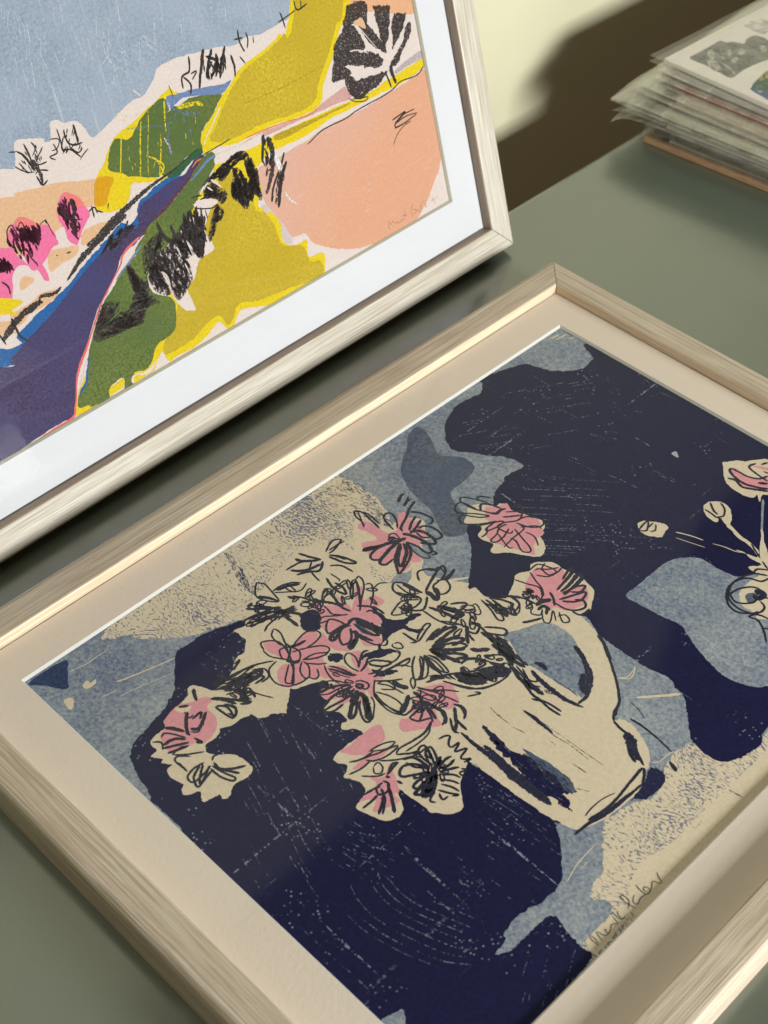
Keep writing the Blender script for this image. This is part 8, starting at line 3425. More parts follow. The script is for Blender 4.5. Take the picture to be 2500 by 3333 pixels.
S ink 162,162:1539 -2805 56 56 65 81
S ink 161,161:1552 -2807 71 29 83 26
S ink 129:1527 -2758 0 104 0 60 -27 -42 -14 -90
S ink 128:1531 -2739 35 79 46 32 -16 -75
S ink 91:1547 -2767 46 90 59 30 -24 -68
S ink 126:1592 -2780 56 56 53 24 -31 -60
S ink 71:1555 -2833 67 10 82 -18 -40 -26 -100 14
S ink 71:1539 -2850 89 -25 68 -3
S ink 147,128:1482 -2745 4 65 -1 59
S ink 76:1237 -2548 -104 -11 -55 -39 34 -46 71 10 71 56
S ink 153,115:1107 -2569 66 4 60 21
S ink 67:1092 -2600 93 -1 40 41
S ink 76:1126 -2646 61 31 48 33 35 -12 3 -74 -59 -44
S ink 65:1256 -2592 -55 -72 10 -67 19 -43 38 54 9 72
S ink 75,94:1228 -2714 53 38 38 54 -49 75
S ink 78:1163 -2496 -53 43 31 64 39 7 32 -81 21 -58
S ink 88:1241 -2529 -49 111 -20 93 43 -21 29 -67
S ink 76:1227 -2431 27 43 56 -23 13 -50 -34 -35 -50 29 0 48
S ink 189,170,114:1241 -2529 38 8 40 -7 -32 46 -41 7
S ink 175,97:1254 -2388 -6 43 -13 51
S ink 68:1118 -2413 43 28 7 40 55 -10
S ink 74:1321 -2635 96 5 67 22 45 46
S ink 112,149:1328 -2596 74 28 75 15 24 9
S ink 149,187:1355 -2554 68 23 60 30 5 -41
S ink 94:1393 -2500 33 49 30 15 1 -61 -37 -7
S ink 56:1481 -2426 9 25 54 -23 4 -27 -32 -2
S ink 74:1485 -2359 79 -14 79 -27 23 23 -66 25 -88 -12
S ink 93:1503 -2342 76 0 84 -8 -48 29 -89 3
S ink 94:1507 -2322 53 38 68 22 -1 -47 -75 -14
S ink 112,93:1557 -2317 84 -9 49 19 -74 34
S ink 95,133:1539 -2273 46 47 48 32
S ink 75:1580 -2232 71 -7 20 -72
S ink 146,110:1559 -2547 43 -46 48 -41
S ink 92:1557 -2533 40 40 31 -58 -40 -27 70 -18
S ink 92:1548 -2512 69 9 56 -3 69 55 -34 26 -80 -67
S ink 128,182,146:1638 -2527 86 13 52 37
S ink 145,181,145:1662 -2517 107 -11 59 16
S ink 162,162:1677 -2651 40 26 32 47
S ink 74:1430 -2632 63 49 73 29
S ink 71:1692 -2737 49 63 75 33 58 30 -24 -67 -72 -59
S ink 88:1666 -2937 40 70 69 98 62 106 35 78
S ink 123,159,141:1727 -2832 89 76 52 82
S ink 158,175:1771 -2844 61 48 30 59
S ink 89:1713 -2760 1 45 45 45 42 0 -12 -56
S ink 70:1752 -2892 103 48 62 92 15 100 -29 56
S ink 70:1723 -2907 86 45 89 62 32 103
S ink 69:1877 -2891 35 64 -28 -15
S ink 143,161,143:1791 -2565 84 12 83 12
S ink 126,162:1734 -2549 86 -1 87 -28
S ink 107:1828 -2512 74 -13 60 3
S ink 72:1777 -2608 38 39 46 32
S ink 70:1872 -2585 55 -15 62 -23 51 24
S ink 89:1852 -2633 64 22 5 -53
S ink 70:1902 -2583 85 -14 84 -27
S ink 61:1658 -3028 62 35 54 55 56 42
S ink 60:1670 -3030 68 41 80 26 58 17
S ink 60:1682 -3031 100 18 71 3
S ink 154,154:1665 -3091 36 -59 23 -45
S ink 138,121:1667 -3060 54 -1 46 -36
S ink 102:1728 -3068 79 -16 61 -20
S ink 136:1746 -3064 64 10 58 5 51 -43
S ink 77:1735 -3075 7 -62 0 -54 -23 -10 -28 40 -2 67
S ink 76:1760 -3090 7 -62 4 -37 40 14 20 34 14 28
S ink 77:1760 -3090 34 -35 22 -45
S ink 76:1766 -3085 61 -20 43 -23
S ink 60:1671 -3042 23 9 15 -27 -11 -10
S ink 100,66:1859 -3127 24 -69 -4 -82 -15 -81 16 -36
S ink 58:1866 -3146 34 -46 7 -72 -9 -87
S ink 60:1476 -3142 77 -76 96 1 75 22
S ink 66,50:1773 -3478 14 80 33 53 3 -56 -45 -71
S ink 65:1751 -3590 28 54 10 74
S ink 66:1766 -3574 26 77 19 45 35 101 8 -71 -22 -73 -34 -28
S ink 65:1802 -3640 16 67 -1 63
S ink 64:1850 -3604 56 57 13 38
S ink 56:1853 -3525 -4 34 35 -3 20 -30 -21 -21 -30 20
S ink 98,65:1931 -3510 -11 53 -3 35 -15 -28 21 -42
S ink 145,80:1932 -3521 22 9
S ink 66:1848 -3479 61 75 38 77 5 70
S ink 82:1880 -3395 45 59 14 39
S ink 79:1947 -3556 4 -46 35 -14 13 38 -26 36 -33 -8
S ink 95:1966 -3586 41 -21 2 -22
S ink 79:1981 -3621 5 -56 -1 -50
S ink 94:2013 -3613 27 -46 22 -38
S ink 78:2012 -3601 38 -48 25 -35
S ink 95,126:1968 -3547 71 -40 70 -51
S ink 64:1934 -3656 12 49 14 27
S ink 64:1931 -3684 16 66
S ink 112:1989 -3501 30 6
S ink 143,159,143:2065 -3310 22 -66 28 -72 25 -36
S ink 146,146:2037 -3249 29 -73 41 -85
S ink 144,160:2066 -3322 61 -64 39 -72
S ink 83:2048 -3314 -67 -5 -47 17 1 41 53 -12 66 -36
S ink 83:2038 -3325 -66 36 -9 43 58 -19 43 -34
S ink 97:2050 -3338 -70 -33 -29 -55 32 -43 40 53 40 65
S ink 114:2039 -3337 -84 -8 -35 -49
S ink 81:1943 -3396 49 12 58 46
S ink 98:2075 -3300 -10 54 8 34
S ink 97:2076 -3312 24 50 -4 47
S ink 97:2094 -3319 29 54 20 33
S ink 81:2111 -3327 41 42 38 13
S ink 80:2124 -3352 47 36 38 13
S ink 80:2148 -3366 47 24 44 7
S ink 79:2161 -3401 53 28 37 25 -20 -32
S ink 96:2065 -3374 -7 -57 9 -40 27 14 1 51
S ink 111:2084 -3405 12 -75 7 -17 31 30
S ink 79:2165 -3447 13 -24 26 14
S ink 79:2179 -3409 34 -15 8 34
S ink 81,65:2154 -3233 27 14 -14 -39 44 7
S ink 74:1959 -3184 6 32 21 21 27 -39 23 -3 7 47 22 -56 15 28 14 28 16 -62 22 10 18 24 -11 -43
S ink 86:1861 -2975 40 13 55 -25
S ink 118,118:1879 -2984 71 -64 39 -53
S ink 84:1909 -3049 62 -44 34 8
S ink 85:1877 -2959 53 -1 33 -47
S ink 101:1937 -3034 82 -11
S ink 85:1851 -3053 48 -19 16 -38
S ink 138,104:880 -3830 33 -23 38 -16
S ink 103:917 -3959 30 44
S ink 117,117:971 -3945 46 -48 56 -36 18 4
S ink 68:960 -3956 46 -8 1 28
S ink 117,134:1035 -3880 33 -48 20 -46 -26 -27
S ink 85:1023 -3959 -4 63 31 -36
S ink 83:1115 -4026 53 14 -21 -21 -3 22
S ink 67:1076 -4013 27 27 -33 47
S ink 134:968 -4089 36 29 51 26
S ink 67:1005 -4137 -11 28 44 31 51 26
S ink 116,100:1046 -4161 8 60 42 43
S ink 99:1061 -4173 27 54 33 59
S ink 99:1098 -4174 17 43 20 60
S ink 66:1068 -4179 -41 24 -32 -32
S ink 66:1120 -4164 -4 60 21 22
S ink 65:1120 -4164 42 42 54 80
S ink 65:1225 -4174 -66 -3 -11 28 42 42
S ink 65:1249 -4175 -73 3
S ink 72:1264 -4083 -8 -59 20 -55 41 3 -5 71 -13 50
S ink 80:1263 -4110 34 -67 56 -18 -29 71 -30 45
S ink 80:1266 -4094 78 -84 -20 92
S ink 80:1304 -4068 75 13 56 19 3 -22 -61 -25 -65 -2
S ink 97:1316 -4069 55 30 60 36
S ink 97:1295 -4051 48 -3 47 47 28 54
S ink 65:1283 -4051 -15 23 8 22
S ink 78:952 -3771 36 50 62 49 45 31 -20 8
S ink 138,120:988 -3811 47 40 70 30
S ink 85:1045 -3829 74 7 41 14 -72 22 -45 -32
S ink 85:1062 -3784 52 25 37 -31 -34 -21
S ink 103,137:1065 -3685 65 -17 14 28
S ink 88:957 -3724 -7 77 13 70 23 53
S ink 87:967 -3743 37 80 15 100
S ink 70:960 -3707 45 73 31 75
S ink 71:927 -3627 -21 79 -6 -35
S ink 69:1023 -3741 34 62 62 7
S ink 104:1083 -3681 17 46 40 -15
S ink 71:934 -3705 26 69 6 77 21 64 40 70
S ink 124,159:983 -3656 21 64 24 82 21 -50 -19 -76
S ink 88:950 -3689 45 74 74 89 5 -66
S ink 70:995 -3544 37 51 53 -16 3 -54
S ink 69:1052 -3655 28 27 29 -26 -25 -39 52 25
S ink 120:1000 -3792 61 48 77 65
S ink 86:973 -3708 73 18 94 -1 -25 -39
S ink 68:1044 -3829 36 49 54 14 25 -42 -54 -14
S ink 89:930 -3610 -32 69 10 -19
S ink 52:1100 -3635 47 19 57 31
S ink 105,140:1309 -3325 -7 -36 54 13
S ink 62:558 -3126 45 -50 45 -18 56 26 37 38 -75 18 -70 8 -43 -28
S ink 151,95:639 -3187 49 34 50 20
S ink 77:666 -3112 2 65 23 56 35 35
S ink 115:675 -3087 21 69 33 49
S ink 57:676 -3110 53 62 38 54 -21 59
S ink 114:748 -3076 31 16 15 30
S ink 76:824 -3046 34 35 -39 -9 -58 -35
S ink 112:659 -3291 57 58 66 82
S ink 94:666 -3253 71 56 73 43
S ink 112:716 -3341 36 98 58 89 15 62
S ink 74:746 -3356 30 91 30 92
S ink 93:773 -3359 20 112 49 64
S ink 131:770 -3194 65 50 67 37
S ink 129:847 -3177 60 0 37 -1
S ink 74:848 -3328 -23 52 0 76 45 46
S ink 74:716 -3372 10 87 36 98
S ink 99:554 -2820 59 26 64 32
S ink 137,98:572 -2860 48 24 57 74
S ink 78:601 -2954 10 92 39 56
S ink 117:619 -2936 52 53 31 97
S ink 97:667 -2935 24 56 38 56 -38 59
S ink 68:650 -2806 44 -53 93 -19
S ink 98:681 -2709 55 40 92 28 -47 -48 -92 -28
S ink 69:692 -2697 79 30
S ink 78:742 -2761 44 44 80 16
S ink 70:652 -2705 -36 81 27 45 27 -73 2 -49
S ink 70:655 -2685 2 69 6 40
S ink 58:787 -2798 67 4 3 -13
S ink 76:856 -2998 48 33 50 20
S inkr 99,165,149,83:2059 -2977 86 -6 52 -13 -56 -5
F navydb:2059 -2977 51 11 69 -9 56 4 76 25 66 15 109 8 49 -1 53 4 34 -40 -36 -36 86 -35 -20 -21 -74 -2 -69 -8 -70 -8 -99 25 -113 27 -74 4
F mid:2283 -2936 77 14 65 14 87 0 76 -12 39 -35 -42 -17 -76 22 -92 -4
S inkr 81,145,226,194,145,81:2007 -3076 106 -5 118 3 112 -15 120 -4 75 2 58 10
S inkr 129,162,162,97:2139 -3054 102 -2 116 -9 120 -4 97 -1
S inkr 79,111,142,95:2280 -3067 127 -11 135 0 48 0
S inkr 51,152,135,51:2131 -2756 71 4 63 -3 62 -4
S inkd 50,50:2225 -2755 108 -11 89 11 127 -2
S inkd 42:2162 -2752 114 7 134 4 94 3 120 6
S inkd 42,85,34:2003 -2859 70 -10 69 2
S inkd 50:2165 -2870 67 15
S inkd 49,65:2506 -2832 43 5 46 2
S inkd 48:2616 -2929 57 33
S inkd 41:2324 -2802 62 -3
S ink 31,47:2762 -2816 -21 -73 -3 -76 7 -53
S ink 96,96,80,96,80:2769 -3025 20 111 -3 95 -13 111 -6 95 36 -39 17 -34
S ink 79,110,142,94,63:2775 -3132 7 103 23 95 8 82 4 76 3 90
S ink 79,95:2775 -3054 26 80 7 140 13 88
S ink 83,100,100,83:2489 -2488 54 -13 72 -7 78 -51 66 -37
S inkr 263,362,197,115:2576 -2507 50 -15 56 -48 49 -15
S ink 82,115:2599 -2524 68 -62 54 -22
S ink 88:2489 -2488 -33 47 -14 54 -37 46 -73 67 -80 62 -87 58 -18 10
S ink 71,54,71,89:2436 -2380 -46 51 -73 67 -64 49 -82 63 -93 40
S ink 127,109,73:2084 -2105 69 -34 80 -50
S ink 86,69:2476 -2461 -46 89
S inkr 121,173,155,155,69:1992 -2533 79 -20 82 -1 73 -3 82 21 23 7
S inkr 157,175,245,175,70:2041 -2251 74 -28 80 -48 70 -72 33 -78 -2 -57
S inkr 175,245:2192 -2360 39 -59 49 -35
S inkd 70:2108 -2501 93 9 64 -4
S inkr 160,178:1970 -2484 41 13 36 -7
S ink 86:2113 -2672 69 36 89 8
S ink 86:2119 -2644 99 -10 66 5
S inkr 174,209,122:1993 -2617 89 4 58 4
S ink 87:1920 -2592 86 -27 108 -31 68 14
S ink 70:1953 -2559 98 -42 46 18
S ink 70:1917 -2566 104 -24 39 26 -56 29
S inkd 208,156:2121 -2587 62 21
S inkr 84,50:2538 -2420 70 6 76 -3 56 -7 65 -12
S inkd 86,51:2476 -2335 55 -10 58 -23
S inkd 67,50:2636 -2450 41 34
S ink 65,130,146:2831 -2488 34 -12 26 -12
S inkd 63:3126 -2420 79 12
S ink 93,77:2658 -3142 31 13
S ink 86:1813 -559 44 4 73 7 53 34 18 52
S ink 107:1813 -559 12 -28 56 -24 64 -2 61 22 64 39
S ink 106:1848 -645 44 18 60 -18 56 30 73 48
S ink 86:1893 -423 -13 -54 75 -19 73 -6
S ink 128:1996 -554 43 37
S ink 87:1919 -411 16 44
S ink 86:1961 -449 34 7
S ink 83:1899 -882 51 -39 39 -11
S ink 72:1939 -842 50 -26 27 -49 -21 -34
S ink 72:1909 -949 48 -2 43 -7
S ink 70:2253 -987 52 -32 47 -25
S ink 68:2375 -1057 55 -27
S ink 76:2458 -1125 -64 -42 -28 -64 -9 -79 13 -68 56 -68 61 -16 50 29 45 57 -6 49 -39 17
S ink 77:2472 -1135 -15 -50 -69 -35 -32 -79 17 -63 38 -53 70 -19 73 18 16 38
S ink 77:2392 -1389 10 67 41 65 42 20
S ink 76:2378 -1369 54 -36 47 14 37 49 -2 43
S ink 172,172:2479 -1278 16 28 35 -10 -11 -46 -35 10
S ink 76:2531 -1282 25 25
S ink 78:2389 -1160 3 37 47 37
S ink 74:2642 -1382 -59 -16 -24 -46 47 14 60 -37 61 -58
S ink 74:2654 -1459 28 19
S ink 72:1751 -1351 -11 75 8 18 36 -60 -30 -30
S ink 61:1776 -1308 -3 66
S ink 61:1790 -1242 27 -42 -17 -26
S ink 88,53:1741 -2831 20 3 21 2
S ink 88,53:1844 -2688 17 1 18 0
S ink 88,53:1761 -2792 31 2 31 5
S ink 88,53:1772 -2850 28 13 26 15
S ink 88,53:1867 -2697 26 -6 25 -8
S ink 88,53:1840 -2699 20 7 19 8
S ink 88,53:1858 -2729 20 7 20 7
S ink 88,53:1859 -2722 17 23 21 19
S ink 88,53:1793 -2792 32 -8 30 -12
S ink 88,53:1738 -2821 23 -8 23 -11
S ink 88,53:1888 -2676 11 10 11 10
S ink 88,53:1841 -2713 30 6 31 0
S ink 88,53:1798 -2751 21 9 21 10
S ink 88,53:1710 -2858 23 2 24 3
S ink 88,53:1822 -2736 17 5 14 8
S ink 88,53:1823 -2726 33 6 33 5
S ink 88,53:1806 -2803 22 11 23 9
S ink 88,53:1775 -2775 27 7 29 0
S ink 88,53:1819 -2733 21 14 23 13
S ink 88,53:1866 -2773 15 8 11 12
S ink 89,53:1848 -2643 18 4 19 2
S ink 88,53:1814 -2767 14 8 14 7
S ink 88,53:1830 -2716 20 16 18 17
S ink 88,53:1787 -2806 18 12 18 10
S ink 88,53:1793 -2751 31 -7 30 0
S ink 88,53:1846 -2711 24 3 22 5
S ink 88,53:1810 -2741 33 2 31 7
S ink 88,53:1826 -2740 18 16 19 15
S ink 88,53:1772 -2824 25 2 25 3
S ink 89,53:1849 -2646 16 6 18 1
S ink 88,53:1850 -2747 22 20 24 18
S ink 88,53:1731 -2834 22 -2 22 -5
S ink 88,53:1805 -2775 19 2 20 3
S ink 88,53:1850 -2767 20 7 22 4
S ink 88,53:1821 -2710 22 10 22 6
S ink 88,53:1811 -2747 23 4 25 -1
S ink 88,53:1725 -2861 20 6 21 3
S ink 88,53:1806 -2741 27 0 26 2
S ink 88,53:1767 -2800 27 9 25 12
S ink 88,53:1784 -2798 21 4 17 13
S ink 88,53:1755 -2833 23 0 24 1
S ink 89,53:1855 -2645 17 1 18 -6
S ink 88,53:1783 -2788 29 1 28 0
S ink 88,53:1729 -2831 26 8 25 12
S ink 88,53:1770 -2793 22 3 23 -1
S ink 88,53:1855 -2750 21 23 20 22
S ink 88,53:1708 -2872 21 -1 19 7
S ink 88,53:1880 -2733 18 5 17 6
S ink 88,53:1857 -2677 30 11 34 0
S ink 88,53:1760 -2799 17 8 18 2
S ink 88,53:1848 -2711 28 8 30 3
S ink 88,53:1783 -2781 29 10 25 17
S ink 88,53:1827 -2688 27 -5 26 0
S ink 88,53:1805 -2795 18 5 17 6
S ink 88,53:1858 -2740 30 7 26 12
S ink 88,53:1820 -2735 13 13 15 11
S ink 88,53:1769 -2802 27 2 27 4
S ink 88,53:1847 -2787 23 16 20 19
S ink 88,53:1832 -2745 27 7 24 12
S ink 88,53:1770 -2813 24 2 21 8
S ink 108,72:1786 -2533 21 0 21 1
S ink 108,72:1820 -2522 18 -1 18 3
S ink 109,72:1767 -2498 28 -8 28 -3
S ink 108,72:1819 -2543 29 -7 28 -11
S ink 110,73:1654 -2522 17 -2 18 -3
S ink 109,73:1725 -2512 20 0 19 1
S ink 109,72:1768 -2501 32 -1 32 -4
S ink 109,73:1696 -2530 22 -2 23 -6
S ink 109,72:1777 -2496 30 -5 29 0
S ink 109,73:1762 -2525 19 9 19 10
S ink 109,73:1722 -2521 28 -3 27 2
S ink 108,72:1800 -2503 27 -5 26 2
S ink 109,73:1745 -2518 26 -7 27 -3
S ink 109,73:1755 -2511 18 10 19 8
S ink 110,73:1708 -2494 23 6 24 4
S ink 108,72:1767 -2546 23 3 22 5
S ink 108,72:1823 -2524 36 -5 35 -11
S ink 108,72:1820 -2512 35 -4 36 -13
S ink 109,73:1680 -2507 31 -10 31 -8
S ink 108,72:1751 -2529 34 -13 34 -5
S ink 109,73:1720 -2501 21 1 23 -4
S ink 109,73:1722 -2520 29 -1 29 -2
S ink 109,72:1778 -2517 26 6 25 5
S ink 108,72:1865 -2512 30 -5 30 -4
S ink 109,72:1746 -2538 21 1 22 -2
S ink 109,73:1776 -2489 27 -5 26 -2
S ink 109,73:1726 -2524 34 -2 31 6
S ink 109,72:1793 -2496 21 -1 20 0
S ink 108,72:1837 -2530 24 -8 24 -8
S ink 109,72:1751 -2541 21 6 22 5
S ink 109,72:1765 -2537 21 20 24 17
S ink 108,72:1817 -2559 22 4 24 0
S ink 109,73:1770 -2503 18 -4 18 -3
S ink 107,71:1873 -2553 27 1 29 0
S ink 109,72:1749 -2535 30 -3 28 4
S ink 108,72:1791 -2560 17 1 18 -5
S ink 109,73:1730 -2529 21 -11 20 -14
S ink 108,72:1790 -2548 35 -3 35 -7
S ink 108,72:1820 -2549 28 6 30 3
S ink 108,72:1841 -2546 24 1 25 -1
S ink 107,72:1836 -2549 29 -6 28 -3
S ink 110,73:1658 -2514 24 5 23 7
S ink 107,72:1853 -2539 34 -10 34 -8
S ink 109,73:1688 -2512 36 0 34 5
S ink 109,72:1782 -2499 20 -5 20 -5
S ink 109,72:1801 -2509 15 7 16 6
S ink 108,72:1811 -2517 32 -7 31 -12
S ink 109,73:1735 -2490 26 4 27 -5
S ink 107,72:1843 -2558 23 4 23 4
S ink 109,73:1767 -2505 18 -6 18 -6
S ink 107,71:1847 -2566 25 -5 24 2
S ink 109,72:1742 -2526 34 -3 33 -5
S ink 109,73:1737 -2506 18 3 18 3
S ink 108,72:1840 -2552 20 16 25 8
S ink 108,72:1782 -2555 31 5 32 -1
S ink 107,71:1894 -2546 18 -2 16 4
S ink 108,72:1833 -2534 30 -13 28 -21
S ink 108,72:1780 -2544 23 7 22 6
S ink 109,73:1703 -2511 30 -2 26 10
S ink 108,72:1781 -2526 35 -6 34 -12
S inkr 112,64:2086 -3359 13 -20 10 -21
S inkr 111,63:2124 -3433 7 -27 12 -26
S inkr 111,64:2140 -3405 10 -23 11 -23
S inkr 111,63:2124 -3431 14 -25 16 -24
S inkr 111,64:2136 -3403 6 -16 6 -16
S inkr 112,64:2112 -3375 14 -19 15 -19
S inkr 112,64:2118 -3357 -7 -17 -7 -16
S inkr 111,63:2152 -3426 2 -24 -1 -23
S inkr 111,64:2133 -3419 3 -19 6 -18
S inkr 113,64:2099 -3345 -7 -13 -4 -14
S inkr 112,64:2121 -3383 8 -17 12 -16
S inkr 112,64:2116 -3371 7 -12 7 -12
S inkr 111,63:2131 -3447 5 -18 8 -17
S inkr 112,64:2095 -3363 3 -21 -2 -20
S inkr 112,64:2103 -3398 4 -20 1 -19
S inkr 111,64:2099 -3414 16 -19 17 -18
S inkr 113,64:2099 -3335 -3 -14 1 -16
S inkr 112,64:2101 -3352 13 -22 14 -21
S inkr 112,64:2092 -3368 16 -14 14 -16
S inkr 111,64:2132 -3421 8 -14 5 -15
S inkr 112,64:2104 -3399 8 -13 6 -13
S inkr 111,63:2141 -3434 4 -14 2 -15
S inkr 111,64:2140 -3410 -4 -23 -1 -23
S inkr 112,64:2090 -3370 10 -25 12 -25
S inkr 111,64:2119 -3414 8 -14 10 -13
S inkr 111,63:2146 -3421 7 -13 8 -12
S inkr 112,64:2097 -3396 8 -16 9 -15
S inkr 111,64:2112 -3430 10 -16 11 -15
S inkr 112,64:2090 -3362 4 -14 2 -13
S inkr 113,64:2090 -3343 14 -14 15 -12
S inkr 112,64:2117 -3375 4 -13 2 -13
S inkr 112,64:2103 -3336 4 -22 8 -22
S inkr 112,64:2107 -3394 8 -16 10 -15
S inkr 111,63:2136 -3430 3 -28 1 -26
S inkr 111,64:2115 -3422 14 -14 11 -16
S inkr 112,64:2108 -3392 17 -19 15 -20
S inkr 111,64:2118 -3414 5 -21 11 -20
S inkr 112,64:2109 -3392 8 -11 5 -13
S inkr 111,64:2114 -3411 5 -22 4 -22
S inkr 112,64:2100 -3341 15 -23 10 -26
S ink 86,52:1484 -3293 8 -8 8 -8
S ink 87,52:1452 -3283 8 -11 8 -10
S ink 85,51:1516 -3334 8 -12 8 -14
S ink 85,51:1525 -3357 11 -5 10 -7
S ink 86,52:1464 -3280 2 -13 4 -13
S ink 86,52:1491 -3304 5 -12 5 -11
S ink 86,52:1493 -3292 7 -6 7 -7
S ink 86,52:1473 -3271 9 -12 7 -12
S ink 86,52:1489 -3317 2 -9 3 -10
S ink 86,52:1490 -3291 5 -14 11 -12
S ink 86,52:1492 -3309 8 -10 6 -12
S ink 86,52:1486 -3294 1 -11 4 -11
S ink 86,52:1491 -3281 2 -12 -2 -12
S ink 86,52:1470 -3290 11 -9 9 -11
S ink 86,51:1504 -3327 6 -15 4 -15
S ink 86,52:1461 -3281 9 -6 9 -6
S ink 86,52:1488 -3310 13 -10 13 -9
S ink 86,52:1484 -3292 1 -12 2 -12
S ink 86,52:1490 -3290 7 -7 7 -7
S ink 86,52:1481 -3314 6 -9 8 -8
S ink 85,51:1511 -3349 10 -7 11 -6
S ink 86,51:1499 -3323 7 -7 8 -7
S ink 86,52:1467 -3271 15 -13 14 -13
S ink 86,52:1468 -3296 7 -7 6 -8
S ink 85,51:1513 -3339 11 -8 9 -9
S ink 86,51:1511 -3333 9 -16 8 -16
S ink 86,52:1470 -3294 10 -13 8 -15
S ink 86,52:1492 -3318 6 -9 5 -10
S ink 86,52:1500 -3313 9 -6 8 -6
S ink 86,52:1496 -3301 8 -16 7 -16
S ink 86,51:1508 -3320 7 -14 2 -14
S ink 86,52:1489 -3314 7 -11 5 -11
S ink 86,52:1480 -3309 7 -9 6 -9
S ink 86,52:1479 -3271 10 -15 7 -16
S ink 86,51:1505 -3319 6 -17 10 -15
S ink 85,51:1515 -3345 12 -9 12 -8
S ink 86,52:1492 -3309 9 -15 10 -14
S ink 86,51:1497 -3326 11 -12 8 -14
S ink 86,52:1488 -3288 8 -16 6 -16
S ink 86,52:1495 -3316 8 -7 6 -8
S ink 86,69:1515 -3261 18 -3 18 -5
S ink 85,68:1581 -3311 12 -7 11 -9
S ink 85,68:1596 -3301 19 -16 18 -17
S ink 85,68:1611 -3311 10 -9 9 -10
S ink 86,68:1566 -3281 9 -8 9 -9
S ink 86,68:1561 -3279 18 -9 17 -10
S ink 86,69:1542 -3267 17 -11 14 -14
S ink 85,68:1595 -3325 14 -13 15 -11
S ink 86,69:1543 -3267 8 -12 9 -11
S ink 85,68:1602 -3312 13 -6 13 -4
S ink 85,68:1577 -3296 12 -15 14 -15
S ink 86,69:1519 -3260 10 -8 11 -9
S ink 86,69:1547 -3273 16 -10 16 -8
S ink 85,68:1562 -3302 20 -5 20 -5
S ink 85,68:1593 -3311 18 -13 17 -15
S ink 85,68:1568 -3289 14 -9 14 -7
S ink 86,69:1550 -3282 11 -4 10 -8
S ink 85,68:1582 -3290 10 -11 11 -11
S ink 86,69:1523 -3259 22 -10 23 -11
S ink 85,68:1587 -3292 16 -19 18 -15
S ink 86,69:1513 -3259 18 -17 21 -15
S ink 85,68:1561 -3294 16 -15 19 -13
S ink 85,68:1593 -3305 11 -13 14 -10
S ink 86,69:1527 -3272 21 -9 22 -7
S ink 86,69:1540 -3280 20 -14 18 -16
S ink 85,68:1563 -3285 17 -13 12 -17
S ink 85,68:1566 -3275 17 -18 18 -18
S ink 86,69:1524 -3271 12 -6 11 -5
S ink 86,69:1547 -3271 16 -17 19 -13
S ink 86,69:1558 -3275 11 -8 10 -9
S ink 85,68:1589 -3303 17 -11 18 -8
S ink 85,68:1587 -3312 10 -8 11 -6
S ink 85,68:1576 -3301 16 -12 14 -15
S ink 86,69:1552 -3274 12 -5 12 -3
S ink 85,68:1581 -3299 20 -15 19 -16
S ink 85,68:1571 -3288 18 -11 17 -11
S ink 86,69:1535 -3276 12 -11 12 -12
S ink 85,68:1570 -3283 20 -14 18 -15
S ink 86,68:1555 -3293 11 -9 10 -9
S ink 86,69:1524 -3268 16 -7 15 -8
S ink 73,55:1261 -2889 12 -2 11 -1
S ink 73,55:1262 -2911 10 4 10 3
S ink 74,55:1229 -2901 10 -1 10 -5
S ink 73,55:1248 -2912 10 -1 10 0
S ink 74,55:1227 -2885 16 -2 13 3
S ink 73,55:1262 -2910 11 4 12 5
S ink 73,55:1249 -2918 11 -1 10 -1
S ink 74,55:1220 -2895 18 1 16 3
S ink 74,55:1223 -2881 15 -7 15 -10
S ink 73,55:1253 -2898 16 -3 16 -5
S ink 73,55:1245 -2918 13 -3 12 1
S ink 74,55:1234 -2901 13 2 11 5
S ink 74,55:1227 -2881 11 -2 11 -1
S ink 74,55:1241 -2886 13 -11 12 -11
S ink 73,55:1231 -2913 16 4 16 3
S ink 73,55:1239 -2913 13 0 13 2
S ink 74,55:1191 -2889 12 -3 12 -2
S ink 74,55:1222 -2907 6 14 11 10
S ink 73,55:1261 -2906 15 2 15 -2
S ink 74,55:1213 -2887 11 1 10 -1
S ink 74,55:1227 -2904 7 13 10 11
S ink 74,55:1226 -2899 14 6 15 3
S ink 73,55:1263 -2909 10 1 9 0
S ink 74,55:1250 -2883 9 4 11 2
S ink 73,55:1257 -2924 14 7 12 10
S ink 74,55:1253 -2869 14 -3 13 -2
S ink 73,55:1259 -2892 13 -3 13 -2
S ink 74,55:1224 -2910 14 0 15 -1
S ink 74,55:1238 -2880 12 4 10 7
S ink 73,55:1263 -2901 10 1 9 3
S ink 74,55:1220 -2909 7 4 8 3
S ink 74,55:1227 -2882 16 0 16 -2
S ink 73,55:1256 -2892 12 2 13 -1
S ink 74,55:1228 -2904 16 3 18 1
S ink 74,55:1193 -2884 17 -7 17 -7
S ink 74,55:1219 -2886 12 2 12 1
S ink 74,55:1206 -2896 18 -2 17 2
S ink 74,55:1237 -2912 8 8 9 8
S ink 74,55:1236 -2897 12 -2 12 -3
S ink 74,55:1234 -2906 13 9 16 4
S ink 74,56:778 -3270 -16 -18 -13 -21
S ink 75,56:774 -3244 -25 -13 -23 -14
S ink 75,56:773 -3204 -7 -20 -6 -21
S ink 74,56:757 -3270 -1 -22 -5 -22
S ink 74,56:776 -3299 -17 -18 -15 -20
S ink 75,56:805 -3160 -10 -17 -6 -21
S ink 75,56:819 -3125 3 -25 5 -25
S ink 74,56:864 -3160 -10 -17 -8 -18
S ink 74,56:785 -3286 -9 -10 -13 -6
S ink 74,56:806 -3204 -13 -16 -12 -16
S ink 74,56:854 -3157 -9 -13 -11 -10
S ink 74,56:835 -3184 -11 -18 -15 -14
